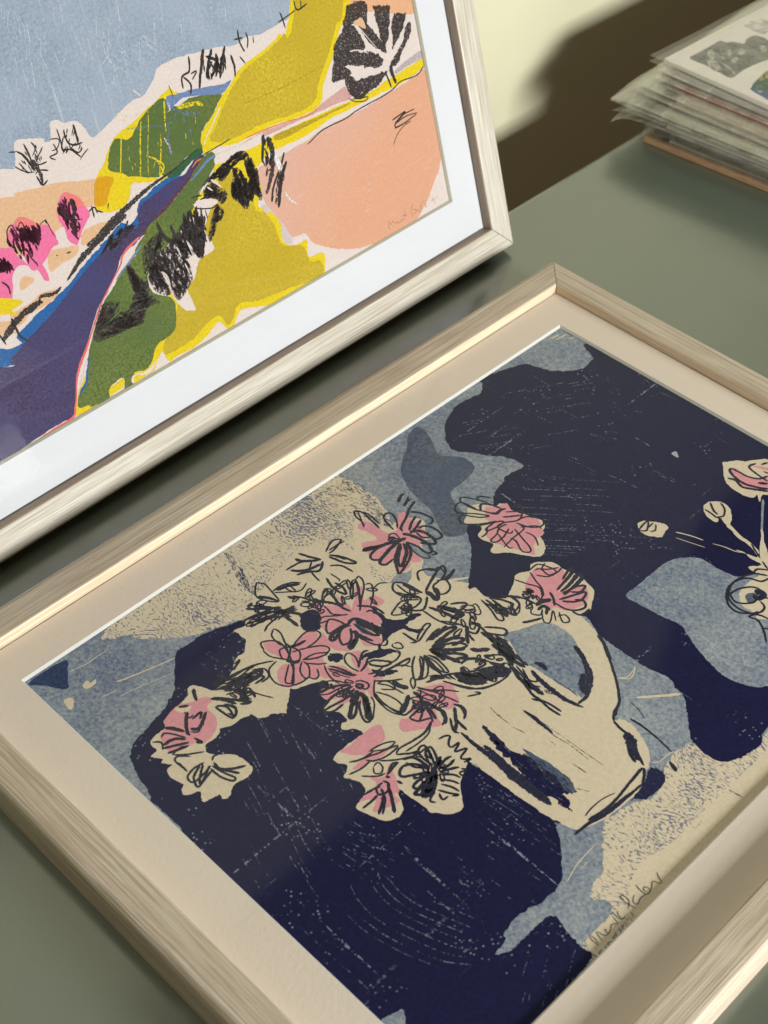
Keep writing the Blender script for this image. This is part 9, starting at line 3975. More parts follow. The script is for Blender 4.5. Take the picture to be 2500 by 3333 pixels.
S ink 74,55:794 -3270 -6 -27 -13 -24
S ink 74,56:777 -3237 -3 -22 -3 -22
S ink 75,56:756 -3230 -12 -18 -11 -20
S ink 75,56:760 -3226 -7 -13 -2 -16
S ink 74,56:732 -3280 6 -30 0 -29
S ink 74,56:751 -3291 -3 -14 -4 -12
S ink 75,56:760 -3212 0 -20 5 -20
S ink 74,56:742 -3263 -2 -23 -5 -21
S ink 74,56:836 -3162 -5 -19 -6 -20
S ink 74,56:809 -3233 -12 -19 -16 -17
S ink 74,56:784 -3231 -9 -24 -11 -23
S ink 75,56:827 -3151 -9 -16 -9 -17
S ink 75,56:841 -3118 -9 -11 -9 -10
S ink 75,56:836 -3123 -2 -20 -5 -18
S ink 75,56:865 -3130 -24 -13 -23 -14
S ink 75,56:854 -3098 -9 -24 -6 -25
S ink 75,56:839 -3096 -4 -26 -6 -24
S ink 74,56:755 -3275 -14 -12 -15 -10
S ink 74,56:758 -3270 -6 -12 -9 -9
S ink 75,56:771 -3215 -13 -16 -10 -18
S ink 75,56:803 -3162 -4 -25 -9 -22
S ink 75,56:848 -3143 -8 -24 -5 -24
S ink 75,56:844 -3129 -1 -21 5 -22
S ink 75,56:797 -3181 5 -26 8 -26
S ink 74,56:804 -3242 -12 -21 -10 -22
S ink 75,56:831 -3167 -17 -17 -14 -21
S ink 74,56:825 -3173 7 -26 7 -26
S ink 74,56:756 -3233 0 -29 -1 -28
S ink 70,53:1012 -3590 -7 -10 -5 -10
S ink 70,52:1053 -3588 -5 -21 4 -22
S ink 70,52:976 -3661 -1 -22 7 -23
S ink 69,52:1021 -3678 1 -20 -1 -20
S ink 69,52:1072 -3633 -10 -20 -8 -21
S ink 70,52:1061 -3613 -6 -15 0 -18
S ink 70,53:987 -3618 1 -14 -1 -13
S ink 69,52:1016 -3700 -6 -20 -16 -14
S ink 70,52:1042 -3624 -8 -11 -4 -13
S ink 70,52:1011 -3685 -15 -16 -14 -16
S ink 69,52:1051 -3674 -1 -13 2 -14
S ink 70,52:1015 -3643 0 -19 -3 -18
S ink 70,52:1002 -3662 -1 -16 -2 -15
S ink 70,52:1029 -3637 4 -18 3 -17
S ink 70,52:1033 -3652 0 -18 -4 -17
S ink 69,52:1068 -3652 1 -15 -2 -14
S ink 70,53:984 -3604 -1 -24 2 -25
S ink 70,52:1017 -3657 -2 -11 2 -13
S ink 70,52:1042 -3595 -5 -22 -3 -23
S ink 70,52:1045 -3618 3 -23 8 -23
S ink 70,53:1005 -3554 3 -17 4 -17
S ink 70,52:992 -3695 -5 -23 -7 -21
S ink 70,52:1040 -3603 -4 -21 0 -22
S ink 70,52:986 -3653 -3 -11 -4 -12
S ink 70,52:981 -3679 -1 -13 3 -15
S ink 70,53:1008 -3556 0 -15 -2 -15
S ink 69,52:1061 -3647 -4 -17 -3 -18
S ink 70,53:1024 -3588 -4 -16 -3 -17
S ink 69,52:1070 -3638 0 -12 -4 -11
S ink 70,52:1010 -3629 -9 -13 -5 -14
S ink 70,53:997 -3580 1 -20 -4 -20
S ink 70,52:1001 -3654 3 -23 -3 -21
S ink 69,52:1065 -3675 -9 -13 -7 -14
S ink 71,53:1006 -3547 -3 -16 -6 -14
S ink 70,52:1050 -3660 -13 -11 -8 -15
S ink 70,52:993 -3641 -8 -21 -10 -19
S ink 69,52:1069 -3634 -2 -18 3 -19
S ink 69,52:1040 -3671 2 -13 3 -12
S ink 70,52:975 -3707 -4 -18 -4 -18
S ink 70,53:992 -3616 1 -12 -3 -12
S ink 70,52:993 -3677 -2 -16 0 -16
S ink 71,53:1015 -3541 -4 -12 -6 -10
S ink 70,53:1050 -3533 -1 -18 -3 -17
S ink 70,52:1007 -3659 -10 -12 -5 -14
S ink 70,53:1010 -3579 -4 -21 -6 -20
S ink 70,53:1026 -3558 8 -24 8 -24
S ink 70,53:1007 -3581 1 -14 2 -15
S ink 70,52:1007 -3645 9 -18 9 -19
S ink 70,53:1024 -3574 -6 -15 -4 -15
S ink 70,52:1008 -3623 -11 -19 0 -23
S ink 70,52:1008 -3664 -13 -8 -13 -6
S ink 70,52:1031 -3575 11 -24 0 -24
S ink 70,53:1018 -3579 -10 -19 -12 -19
S ink 70,53:1011 -3559 -1 -16 -3 -14
S ink 70,52:1040 -3624 -10 -16 -11 -15
S ink 70,53:1038 -3530 -7 -12 -10 -9
S ink 70,52:1002 -3640 -7 -10 -9 -9
S ink 71,53:1007 -3537 -4 -24 -6 -23
S ink 70,53:1024 -3523 0 -21 -5 -19
S ink 70,52:1030 -3610 -3 -17 -5 -15
S ink 70,52:1036 -3628 -3 -12 -4 -11
S ink 71,53:1027 -3528 -5 -11 -3 -11
S ink 70,52:1013 -3658 -9 -13 -10 -11
S ink 70,52:1005 -3625 -1 -14 -1 -14
S ink 70,53:1014 -3556 -1 -20 0 -20
S ink 70,53:1010 -3549 -4 -23 -6 -23
S ink 70,52:1009 -3633 -5 -14 -3 -15
S ink 70,52:989 -3666 0 -13 -1 -13
S ink 70,53:1018 -3558 -5 -23 -2 -25
S ink 71,53:1020 -3522 3 -14 1 -14
S ink 70,52:1005 -3625 -6 -20 -2 -21
S ink 71,53:1014 -3512 0 -17 0 -18
S ink 70,52:1021 -3627 -1 -12 -2 -12
S ink 70,53:1020 -3566 -1 -17 2 -18
S ink 70,53:1032 -3576 -9 -12 -5 -16
S ink 70,52:1018 -3605 -4 -20 -6 -20
S ink 70,52:1009 -3621 -6 -19 -6 -19
S ink 71,53:1012 -3522 -1 -18 4 -19
S ink 70,53:1049 -3556 -2 -16 -3 -16
S ink 70,52:1003 -3672 -12 -9 -11 -11
S ink 75,56:1605 -2349 16 -2 15 -6
S ink 75,56:1621 -2319 19 0 18 2
S ink 75,57:1559 -2341 10 9 12 4
S ink 75,56:1593 -2331 8 9 9 9
S ink 75,56:1605 -2319 16 11 19 6
S ink 75,56:1638 -2306 13 -1 12 -1
S ink 75,56:1595 -2345 17 -7 16 -6
S ink 75,56:1591 -2331 22 6 18 12
S ink 75,57:1543 -2342 24 4 25 3
S ink 75,56:1558 -2358 15 -2 14 -1
S ink 75,56:1582 -2344 18 0 18 3
S ink 75,57:1542 -2337 20 -2 19 -1
S ink 75,57:1538 -2353 18 8 18 6
S ink 75,56:1601 -2370 22 7 17 15
S ink 75,56:1609 -2328 17 8 18 6
S ink 75,56:1595 -2338 16 4 16 3
S ink 75,57:1557 -2330 17 7 20 1
S ink 75,56:1584 -2365 13 -1 14 -4
S ink 75,56:1608 -2351 17 5 17 5
S ink 75,56:1574 -2350 20 -12 20 -12
S ink 75,56:1612 -2325 13 1 12 3
S ink 75,56:1615 -2291 22 -3 21 -5
S ink 75,56:1587 -2339 17 -1 18 -4
S ink 75,56:1613 -2325 14 -7 13 -4
S ink 75,56:1567 -2328 21 6 19 10
S ink 75,56:1594 -2365 15 16 15 16
S ink 75,56:1603 -2352 24 4 25 4
S ink 75,56:1585 -2313 27 -11 26 -11
S ink 75,56:1608 -2354 21 10 23 8
S ink 75,56:1577 -2323 15 -3 15 -5
S inkd 128,80:2552 -2965 18 -10 18 -10
S inkd 130,81:2409 -2926 14 -6 15 -2
S inkd 130,81:2445 -2933 19 5 21 -4
S inkd 129,80:2471 -2961 17 -11 18 -8
S inkd 128,80:2557 -2952 15 -4 14 -3
S inkd 130,81:2366 -2972 20 15 25 6
S inkd 129,81:2445 -2955 15 6 15 6
S inkd 128,80:2493 -2986 14 2 13 4
S inkd 128,80:2505 -2967 21 0 20 -1
S inkd 131,82:2386 -2938 9 9 10 8
S inkd 130,81:2396 -2953 14 2 13 4
S inkd 128,80:2504 -2966 13 1 13 3
S inkd 130,81:2375 -2985 13 10 16 6
S inkd 129,81:2478 -2954 14 5 13 4
S inkd 131,82:2332 -2954 18 -3 17 -7
S inkd 129,81:2488 -2954 12 6 13 5
S inkd 129,80:2516 -2930 18 -2 18 -5
S inkd 127,80:2578 -2963 22 2 22 -6
S inkd 129,81:2438 -2970 26 -6 26 -4
S inkd 129,80:2479 -2980 11 4 12 2
S inkd 129,80:2457 -2985 19 -2 19 -7
S inkd 130,81:2398 -2971 12 4 11 6
S inkd 130,82:2347 -2972 17 6 18 5
S inkd 129,81:2426 -2969 19 3 19 0
S inkd 130,81:2386 -2955 22 -7 22 -9
S inkd 130,81:2394 -2948 15 -2 14 3
S inkd 130,82:2350 -2962 22 2 23 0
S inkd 131,82:2337 -2953 24 -9 24 -8
S inkd 130,81:2375 -2958 17 -1 16 0
S inkd 131,82:2308 -2954 13 5 14 4
S inkd 128,80:2538 -2925 22 -7 21 -12
S inkd 128,80:2487 -2990 17 1 18 -3
S inkd 129,81:2479 -2966 17 9 13 14
S inkd 129,81:2474 -2942 23 -1 24 0
S inkd 128,80:2515 -2955 14 5 15 4
S inkd 127,80:2569 -2973 18 -2 18 -4
S inkd 128,80:2543 -2963 23 -7 21 -10
S inkd 129,80:2491 -2964 15 -2 15 -6
S inkd 130,81:2381 -2979 22 -2 21 -3
S inkd 130,81:2415 -2961 13 2 13 3
S inkr 76,57:2506 -1286 5 -10 6 -11
S inkr 76,57:2504 -1294 7 -7 8 -6
S inkr 76,57:2498 -1253 7 -12 7 -13
S inkr 76,57:2507 -1243 6 -14 6 -13
S inkr 76,57:2516 -1262 5 -8 5 -7
S inkr 76,57:2504 -1287 6 -5 6 -6
S inkr 76,57:2515 -1273 6 -7 6 -6
S inkr 76,57:2510 -1273 12 -8 12 -8
S inkr 76,57:2495 -1251 7 -6 9 -5
S inkr 76,57:2506 -1252 9 -7 10 -5
S inkr 76,57:2509 -1255 8 -12 8 -12
S inkr 76,57:2508 -1278 8 -11 5 -12
S inkr 76,57:2488 -1276 9 -5 8 -5
S inkr 76,57:2490 -1265 7 -8 6 -9
S inkr 76,57:2500 -1244 8 -6 9 -5
S inkr 76,57:2516 -1253 11 -14 11 -13
S inkr 76,57:2515 -1250 6 -9 5 -9
S inkr 76,57:2493 -1252 9 -10 8 -10
S inkr 76,57:2510 -1260 13 -9 13 -9
S inkr 76,57:2507 -1263 6 -17 8 -17
S ink 66,57:940 -3013 -10 11 -25 16 -28 8 -14 -6 6 -16 24 -12 28 -5 17 2 -3 9
S ink 65,56:958 -3041 -9 3 -20 -1 -17 -6 -4 -10 10 -8 17 2 16 10 7 8 -5 4
S ink 67,57:895 -2960 -1 11 -8 26 -15 26 -15 11 -6 -10 10 -24 18 -25 14 -15 4 5
S ink 66,57:889 -3004 -9 6 -22 8 -24 5 -12 -2 7 -8 21 -7 24 -3 14 0 -3 4
S ink 67,57:756 -3021 -15 5 -31 2 -29 -5 -11 -12 13 -10 28 0 29 8 15 10 -7 5
S ink 66,56:891 -3015 -12 -2 -22 -12 -17 -18 -1 -16 13 -4 19 13 15 21 6 16 -8 2
S ink 66,56:923 -3017 -9 2 -19 -2 -18 -5 -6 -8 9 -5 17 2 17 8 9 6 -4 3
S ink 66,56:950 -3045 6 4 6 12 2 15 -6 10 -9 0 -4 -13 0 -16 4 -11 5 0
S ink 66,56:898 -2950 -2 -11 6 -26 11 -27 13 -13 8 8 -6 25 -15 27 -13 16 -4 -4
S ink 66,56:889 -2995 -5 -7 -5 -19 0 -21 6 -13 9 3 3 18 -3 23 -4 15 -5 -2
S ink 66,57:794 -3030 -3 -6 -3 -16 0 -19 6 -10 7 3 1 15 -2 20 -4 12 -4 -1
S ink 67,57:825 -3017 3 11 -5 23 -11 23 -15 11 -8 -8 5 -22 16 -23 13 -14 5 4
S ink 67,57:880 -2944 6 8 3 22 -4 25 -12 14 -11 -4 -1 -21 8 -27 9 -16 6 2
S ink 66,57:824 -2939 -7 -6 -8 -19 -4 -22 6 -15 11 2 6 18 1 24 -4 16 -5 -1
S ink 66,57:970 -2872 6 2 10 9 6 12 -1 9 -8 2 -8 -9 -5 -14 -1 -9 5 -1
S ink 66,57:945 -2865 7 -8 18 -14 21 -12 12 -1 -3 8 -18 12 -22 11 -14 4 2 -4
S ink 66,57:1059 -2767 9 -5 21 -7 23 -3 10 3 -6 8 -20 5 -23 2 -14 -2 4 -4
S ink 67,57:897 -2815 -6 -2 -8 -9 -5 -12 5 -10 9 -2 7 9 2 14 -2 11 -5 1
S ink 67,57:992 -2836 3 5 3 14 0 16 -6 9 -6 -2 -2 -13 3 -17 4 -11 3 1
S ink 67,57:1001 -2743 10 2 20 10 16 15 4 13 -11 3 -17 -11 -15 -17 -7 -13 5 -2
S ink 67,58:885 -2835 6 7 5 19 0 22 -7 13 -9 -3 -3 -18 2 -23 5 -15 5 1
S ink 67,57:882 -2763 7 -10 20 -16 23 -13 13 0 -3 12 -19 14 -24 10 -16 4 2 -7
S ink 67,58:912 -2730 -2 -7 1 -17 6 -17 8 -9 6 4 -2 16 -8 18 -8 11 -3 -3
S ink 67,57:873 -2842 2 -9 9 -18 13 -18 12 -6 2 7 -9 17 -16 17 -11 10 -2 -4
S ink 75,56:1387 -2549 8 0 13 5 10 10 0 10 -8 4 -11 -6 -9 -12 -3 -10 5 -2
S ink 73,55:1554 -2581 -5 -8 -2 -22 3 -23 10 -13 10 5 0 20 -6 24 -8 16 -5 -3
S ink 74,55:1505 -2534 6 -8 17 -13 18 -10 11 2 -3 10 -15 12 -20 7 -13 1 2 -5
S ink 75,56:1566 -2486 -7 9 -20 13 -20 7 -12 -4 5 -13 18 -10 22 -5 13 1 -2 7
S ink 75,56:1354 -2556 11 -9 27 -13 28 -9 15 2 -7 11 -25 11 -30 6 -18 2 4 -6
S ink 75,56:1484 -2486 9 3 15 14 11 18 -1 15 -10 2 -13 -14 -9 -21 -3 -15 6 -1
S ink 74,55:1529 -2477 5 -15 19 -27 24 -23 19 -3 2 16 -19 24 -28 20 -19 9 -2 -9
S ink 75,56:1447 -2476 13 -1 25 10 19 17 1 19 -15 8 -22 -10 -16 -22 -6 -18 8 -5
S ink 74,55:1466 -2512 -3 -12 4 -30 11 -31 15 -15 10 9 -5 28 -16 32 -13 18 -6 -4
S ink 75,56:1372 -2544 13 -1 27 4 25 10 9 13 -12 6 -24 -5 -25 -14 -13 -11 6 -4
S ink 76,57:1364 -2544 6 4 7 12 3 15 -7 11 -9 0 -5 -12 0 -17 4 -11 5 -1
S ink 75,56:1476 -2542 6 4 5 13 1 15 -6 11 -9 -1 -4 -12 2 -18 4 -11 5 0
S ink 72,54:1761 -2700 1 8 -3 19 -8 19 -10 9 -5 -7 5 -17 10 -19 9 -11 3 3
S ink 71,53:1728 -2774 8 -9 20 -13 22 -8 12 5 -4 12 -19 11 -23 5 -15 -1 3 -7
S ink 71,53:1746 -2786 5 -4 12 -6 12 -3 6 2 -3 6 -11 5 -12 1 -8 0 1 -3
S ink 71,53:1835 -2692 5 -5 14 -8 15 -7 8 1 -3 7 -13 7 -15 5 -10 1 1 -4
S ink 71,53:1807 -2648 8 0 15 3 14 6 5 8 -7 4 -14 -3 -14 -9 -7 -7 4 -3
S ink 70,53:1872 -2665 0 -11 8 -22 13 -21 13 -7 5 10 -9 20 -16 20 -12 11 -3 -5
S ink 71,53:1777 -2644 -2 -7 -2 -18 2 -19 5 -11 5 4 1 17 -4 21 -4 12 -3 -2
S ink 72,54:1786 -2604 -5 -2 -8 -9 -6 -11 0 -8 5 0 7 8 6 12 1 9 -3 0
S ink 71,53:1880 -2655 0 8 -4 16 -7 18 -7 8 -2 -5 4 -16 8 -18 7 -10 1 3
S ink 71,53:1729 -2768 9 -6 19 -6 19 -1 8 7 -6 9 -18 5 -19 -2 -11 -4 3 -6
S ink 72,54:1820 -2614 5 3 10 9 7 11 0 9 -6 1 -8 -9 -6 -13 -3 -10 4 0
S ink 72,54:1757 -2634 10 -2 20 4 17 9 4 13 -10 7 -18 -5 -15 -13 -8 -11 6 -4
S ink 66,56:1279 -2691 -7 10 -18 14 -21 8 -11 -5 3 -13 18 -11 22 -5 13 0 -2 8
S ink 65,56:1282 -2702 -7 1 -14 -3 -11 -7 -3 -8 7 -4 12 4 11 9 5 7 -4 2
S ink 67,57:1188 -2664 11 5 13 18 6 24 -10 18 -16 2 -10 -19 -1 -27 5 -18 9 -2
S ink 66,56:1244 -2647 0 -8 6 -17 10 -17 10 -6 4 7 -6 15 -12 16 -10 9 -2 -3
S ink 66,57:1242 -2662 -7 7 -17 13 -20 11 -11 1 4 -8 16 -12 21 -9 12 -4 -1 4
S ink 65,56:1245 -2648 1 -12 10 -27 18 -25 17 -8 7 12 -11 24 -22 24 -17 12 -4 -6
S ink 67,57:1227 -2600 -6 10 -18 18 -21 12 -13 -3 1 -13 18 -15 22 -9 15 -2 -1 8
S ink 66,56:1294 -2685 -12 6 -26 4 -24 -3 -9 -12 12 -13 23 -2 24 8 12 9 -6 7
S ink 60,51:1793 -3018 -3 -7 0 -18 4 -20 9 -9 7 5 0 16 -8 20 -7 12 -4 -2
S ink 61,52:1803 -3027 5 7 3 18 -2 21 -9 11 -9 -4 -1 -17 5 -22 7 -13 5 2
S ink 61,53:1656 -3047 -4 11 -13 20 -19 16 -15 2 -2 -12 14 -18 22 -14 15 -6 1 7
S ink 60,51:1781 -3129 2 7 -1 18 -4 20 -7 9 -5 -4 1 -18 7 -19 6 -12 3 2
S ink 60,52:1822 -3041 7 5 10 14 6 18 -2 12 -9 0 -8 -14 -5 -20 0 -13 5 0
S ink 60,51:1744 -3080 -6 -6 -6 -18 -2 -21 7 -13 10 3 5 17 -2 22 -4 15 -5 -1
S ink 60,52:1721 -3049 13 -1 23 7 19 15 2 16 -14 8 -20 -8 -17 -19 -7 -15 8 -5
S ink 61,52:1733 -2990 9 4 12 16 7 20 -4 15 -13 1 -10 -15 -4 -23 1 -16 7 -1
S ink 60,52:1689 -3097 10 -1 20 6 17 12 3 14 -11 6 -18 -7 -15 -16 -7 -12 6 -4
S ink 60,51:1764 -3145 6 4 11 12 7 16 -2 11 -8 0 -9 -12 -5 -18 -1 -12 5 0
S ink 60,51:1703 -3104 5 -3 12 -6 13 -4 7 1 -3 5 -11 5 -14 3 -8 0 1 -3
S ink 61,52:1786 -2999 2 7 -1 17 -4 18 -8 9 -6 -5 2 -16 7 -18 7 -11 3 3
S ink 64,48:2034 -3316 2 -10 11 -20 15 -20 12 -6 2 9 -11 18 -17 19 -13 10 -1 -5
S ink 65,49:2082 -3268 1 -7 7 -12 10 -10 9 -2 2 8 -8 10 -11 9 -9 4 -1 -4
S ink 65,49:2009 -3343 -2 -4 -3 -9 -1 -11 2 -7 4 2 2 9 0 12 -1 7 -2 -1
S ink 65,49:2052 -3260 -1 -5 1 -14 4 -14 6 -6 3 4 -2 12 -5 14 -5 9 -2 -2
S ink 64,48:2041 -3364 2 -11 12 -22 16 -19 14 -5 3 11 -12 19 -19 18 -14 9 -2 -6
S ink 66,49:2015 -3296 -6 6 -18 9 -19 7 -10 -2 4 -7 16 -8 20 -5 12 -1 -2 4
S ink 66,49:1982 -3316 -8 2 -17 -2 -18 -6 -6 -7 7 -5 16 3 17 7 9 7 -4 3
S ink 64,48:2019 -3353 7 -9 17 -11 19 -7 11 4 -3 11 -16 10 -21 4 -12 -1 1 -6
S ink 64,48:2104 -3407 0 -5 4 -13 7 -12 7 -4 3 5 -4 11 -9 12 -7 6 -1 -2
S ink 64,48:2043 -3386 -6 -5 -7 -15 -2 -18 5 -11 8 2 5 14 1 19 -3 13 -5 -1
S ink 64,48:2100 -3314 3 -9 13 -15 17 -12 12 1 0 11 -13 13 -18 9 -13 3 0 -6
S ink 65,49:2129 -3290 -9 2 -19 -2 -16 -7 -5 -11 10 -8 16 4 15 10 8 10 -5 4
S ink 65,49:2078 -3275 -6 -2 -9 -8 -7 -10 0 -9 7 -1 8 8 5 12 2 9 -3 0
S ink 64,48:2057 -3395 -7 0 -12 -6 -10 -10 0 -10 8 -3 11 6 8 12 3 9 -5 3
S ink 61,52:1440 -3339 -4 9 -13 16 -17 12 -13 -1 0 -11 13 -13 19 -9 14 -3 0 5
S ink 61,52:1420 -3279 3 -5 10 -8 11 -6 7 1 -1 6 -9 7 -12 5 -8 1 0 -4
S ink 61,52:1380 -3333 -6 4 -13 6 -15 4 -7 -2 3 -6 13 -4 15 -3 9 1 -2 2
S ink 60,52:1424 -3279 3 -8 12 -15 14 -13 11 -4 0 8 -11 13 -16 13 -12 6 0 -4
S ink 62,53:1336 -3254 -8 4 -14 1 -13 -4 -3 -8 7 -8 13 1 12 6 6 7 -4 4
S ink 60,52:1502 -3294 -8 4 -17 1 -16 -4 -5 -8 7 -7 15 0 16 7 8 6 -4 4
S ink 60,52:1461 -3266 -9 -4 -12 -14 -5 -19 7 -14 13 -2 9 15 2 21 -3 15 -8 1
S ink 61,52:1452 -3340 0 8 -4 17 -9 16 -11 6 -4 -6 5 -15 12 -16 9 -9 3 3
S ink 60,52:1442 -3322 -8 1 -14 -6 -11 -10 0 -11 11 -5 12 6 8 13 3 10 -5 3
S ink 61,53:1419 -3232 -9 1 -17 -5 -15 -9 -4 -9 8 -4 15 6 15 10 7 9 -5 2
S ink 66,56:737 -3218 -8 5 -17 4 -17 0 -7 -7 7 -9 16 -3 17 4 9 4 -4 5
S ink 65,56:837 -3157 -9 0 -17 -6 -13 -10 -2 -11 10 -5 14 7 12 13 5 10 -5 3
S ink 65,55:754 -3238 -4 -9 2 -23 9 -24 16 -11 11 8 -3 21 -14 23 -14 14 -6 -3
S ink 66,56:652 -3239 -3 -4 0 -12 3 -13 6 -7 5 3 0 11 -5 13 -5 9 -3 -2
S ink 66,56:696 -3172 -10 -4 -14 -16 -7 -21 6 -15 14 -2 11 16 4 23 -2 16 -8 2
S ink 65,56:799 -3182 -5 -8 -2 -22 6 -23 14 -13 12 6 0 20 -11 24 -11 15 -7 -3
S ink 66,56:734 -3264 -7 6 -17 9 -19 7 -10 -2 4 -7 16 -8 20 -4 12 -1 -2 4
S ink 65,56:674 -3214 0 -10 8 -20 15 -19 15 -5 6 9 -9 19 -18 17 -15 9 -3 -5
S ink 65,56:737 -3186 -2 -8 3 -21 9 -21 13 -9 7 6 -4 19 -12 21 -12 13 -4 -4
S ink 64,55:757 -3322 -6 -4 -7 -13 -2 -16 7 -10 10 0 5 13 -2 17 -3 12 -6 0
S ink 60,52:1092 -3675 -3 -5 -2 -13 2 -13 7 -7 6 2 1 12 -5 14 -4 9 -4 -2
S ink 61,53:945 -3668 -9 1 -18 -4 -16 -8 -5 -9 9 -4 16 5 15 10 8 8 -5 2
S ink 61,52:1007 -3691 -6 -3 -9 -9 -8 -12 1 -8 7 -1 9 9 5 14 2 9 -4 0
S ink 61,52:955 -3717 -6 -3 -7 -10 -3 -12 4 -9 8 0 6 10 1 13 -2 9 -4 1
S ink 62,53:962 -3703 -5 8 -14 14 -17 11 -12 1 1 -9 13 -13 19 -9 13 -4 0 5
S ink 61,52:955 -3708 -8 0 -14 -7 -10 -11 0 -10 10 -3 12 7 8 13 3 10 -5 2
S ink 61,52:1037 -3623 -8 -3 -11 -14 -5 -17 5 -13 12 0 8 13 2 20 -2 13 -6 0
S ink 60,52:1077 -3712 -7 1 -15 -1 -15 -3 -5 -6 6 -5 14 2 14 5 8 5 -3 3
S ink 61,53:1003 -3570 -7 -4 -7 -13 -1 -16 7 -10 10 1 5 12 -1 17 -5 12 -5 -1
S ink 60,52:1051 -3665 8 -7 23 -11 24 -8 13 1 -6 8 -20 9 -26 7 -15 2 2 -5
S ink 61,52:1008 -3650 6 -7 16 -11 18 -10 10 -1 -2 8 -15 10 -19 8 -13 4 1 -5
S ink 61,52:1016 -3618 -12 0 -19 -9 -13 -15 3 -15 15 -6 16 9 10 19 2 15 -9 3
S ink 67,57:1613 -2174 9 -4 17 -2 17 2 5 9 -8 9 -15 1 -16 -6 -9 -7 4 -5
S ink 66,56:1705 -2194 -6 -3 -8 -11 -3 -14 4 -11 9 -1 6 11 1 16 -2 11 -5 1
S ink 65,56:1767 -2145 3 -7 9 -17 11 -17 9 -6 0 6 -9 16 -13 16 -9 9 0 -3
S ink 66,57:1724 -2219 -7 10 -20 15 -21 9 -13 -5 5 -14 18 -13 23 -5 14 1 -2 8
S ink 66,57:1655 -2132 1 -5 7 -11 8 -10 6 -2 1 5 -6 10 -10 9 -6 4 -1 -2
S ink 66,57:1668 -2129 6 -5 16 -9 16 -5 9 2 -5 8 -14 7 -17 4 -11 -1 3 -4
S ink 67,57:1621 -2183 9 1 14 8 11 13 0 13 -11 5 -12 -9 -9 -16 -2 -12 5 -3
S ink 66,57:1692 -2212 2 4 2 10 -1 13 -4 7 -5 -2 -1 -10 2 -13 4 -9 2 1
S pencil2 28,34,28:3150 -3482 17 -9 22 -1 24 2
S pencil2 28,31,28:3150 -3482 18 5 21 -3 17 -6
S pencil2 28,31,28:3160 -3449 20 -6 17 -5 13 -1
S pencil2 28,26:3160 -3449 15 8 15 2 10 6 4 12 -2 17 -8 17 -7 12 5 13 13 15 -14 3 -16 4 -12 3
S pencil2 34,26:3204 -3415 -13 -2 -11 4 2 6 9 -3
S pencil2 34,29:3144 -3321 21 -3 23 -1 12 4 5 13 -3 12
S pencil2 34,29:3161 -3299 10 -11 13 -6 16 -1
S pencil2 29,32:3188 -3259 -8 17 -12 16 -17 6 -17 -2 -9 -8 4 -8 17 -3 15 0 23 3 28 5
S pencil2 29,29:3165 -3182 6 -17 10 -15 13 -4 9 6 -1 13 -7 19 1 18 3 17
S pencil2 32,29:3137 -3138 17 -6 21 -3 21 1 8 10 -2 19 -9 24 -13 19 7 9 15 5 14 10
S pencil2 32,29:3195 -3128 -8 -8 -12 4 -4 11 8 8 14 0 5 -7
S pencil2 33,35:3163 -3018 16 -12 19 -9 20 -9"""

# flat frame. world: sight rectangle X 0..W2, Y -L2..0 ; local x = -Y (from 0), local y = ... keep world axes
W2, WM, LU, WML, WMB, H2, D2 = .35489, .02538, .41553, .02862, .03075, .02201, .00699
L2 = WM + LU + WML
root2 = empty('picture_frame', Matrix.Translation((0, -L2, H2)), 'oak frame lying flat on the table, navy and pink flower print in cream mat', 'picture frame', None)
def print2(root, rect, z0):
    pr = build_print('print', ART2, (rect[0], rect[1], rect[2] - L2, rect[3] - L2), 'base2', 1, root,
                     lambda x, y, z: (x, y + L2, z0 - .0004 + z), 'pink2')
picture_frame(M_GLASS2, M_LIP, root2, W2, L2, MW, H2, (WM, W2 - WMB, WML, L2 - WM), D2, M_WOOD2, M_MAT2, M_CORE, print2)

# leaning frame. basis a (right), b (up the lean), n (out)
a = Vector((-0.01644717, 0.99986474, 0.)); b = Vector((-0.2852095, -0.00469152, 0.95845372)); n = Vector((0.95832407, 0.01576385, 0.28524808))
C1 = Vector((-0.06362219, 0.03306287, 0.00627546))
W1m, W1b, D1 = .025494, .03064, .007655
IW = .41553 + 2 * W1m; IH = .297 + 2 * W1b
org = C1 - a * (MW + IW) + b * MW
M1 = Matrix(((a.x, b.x, n.x, org.x), (a.y, b.y, n.y, org.y), (a.z, b.z, n.z, org.z), (0, 0, 0, 1)))
root1 = empty('picture_frame', M1, 'pale oak frame leaning upright, colourful hillside print in a white mat', 'picture frame', None)
def print1(root, rect, z0):
    ox = MW + IW
    build_print('print', ART1, (rect[0] - ox, rect[1] - ox, rect[2] + MW, rect[3] + MW), 'paper', 1, root,
                lambda x, y, z: (x + ox, y - MW, z0 - .0004 + z))
picture_frame(M_GLASS1, M_LIP1, root1, IW, IH, MW, .022, (W1m, IW - W1m, W1b, IH - W1b), D1, M_WOOD1, M_MAT1, M_CORE1, print1)

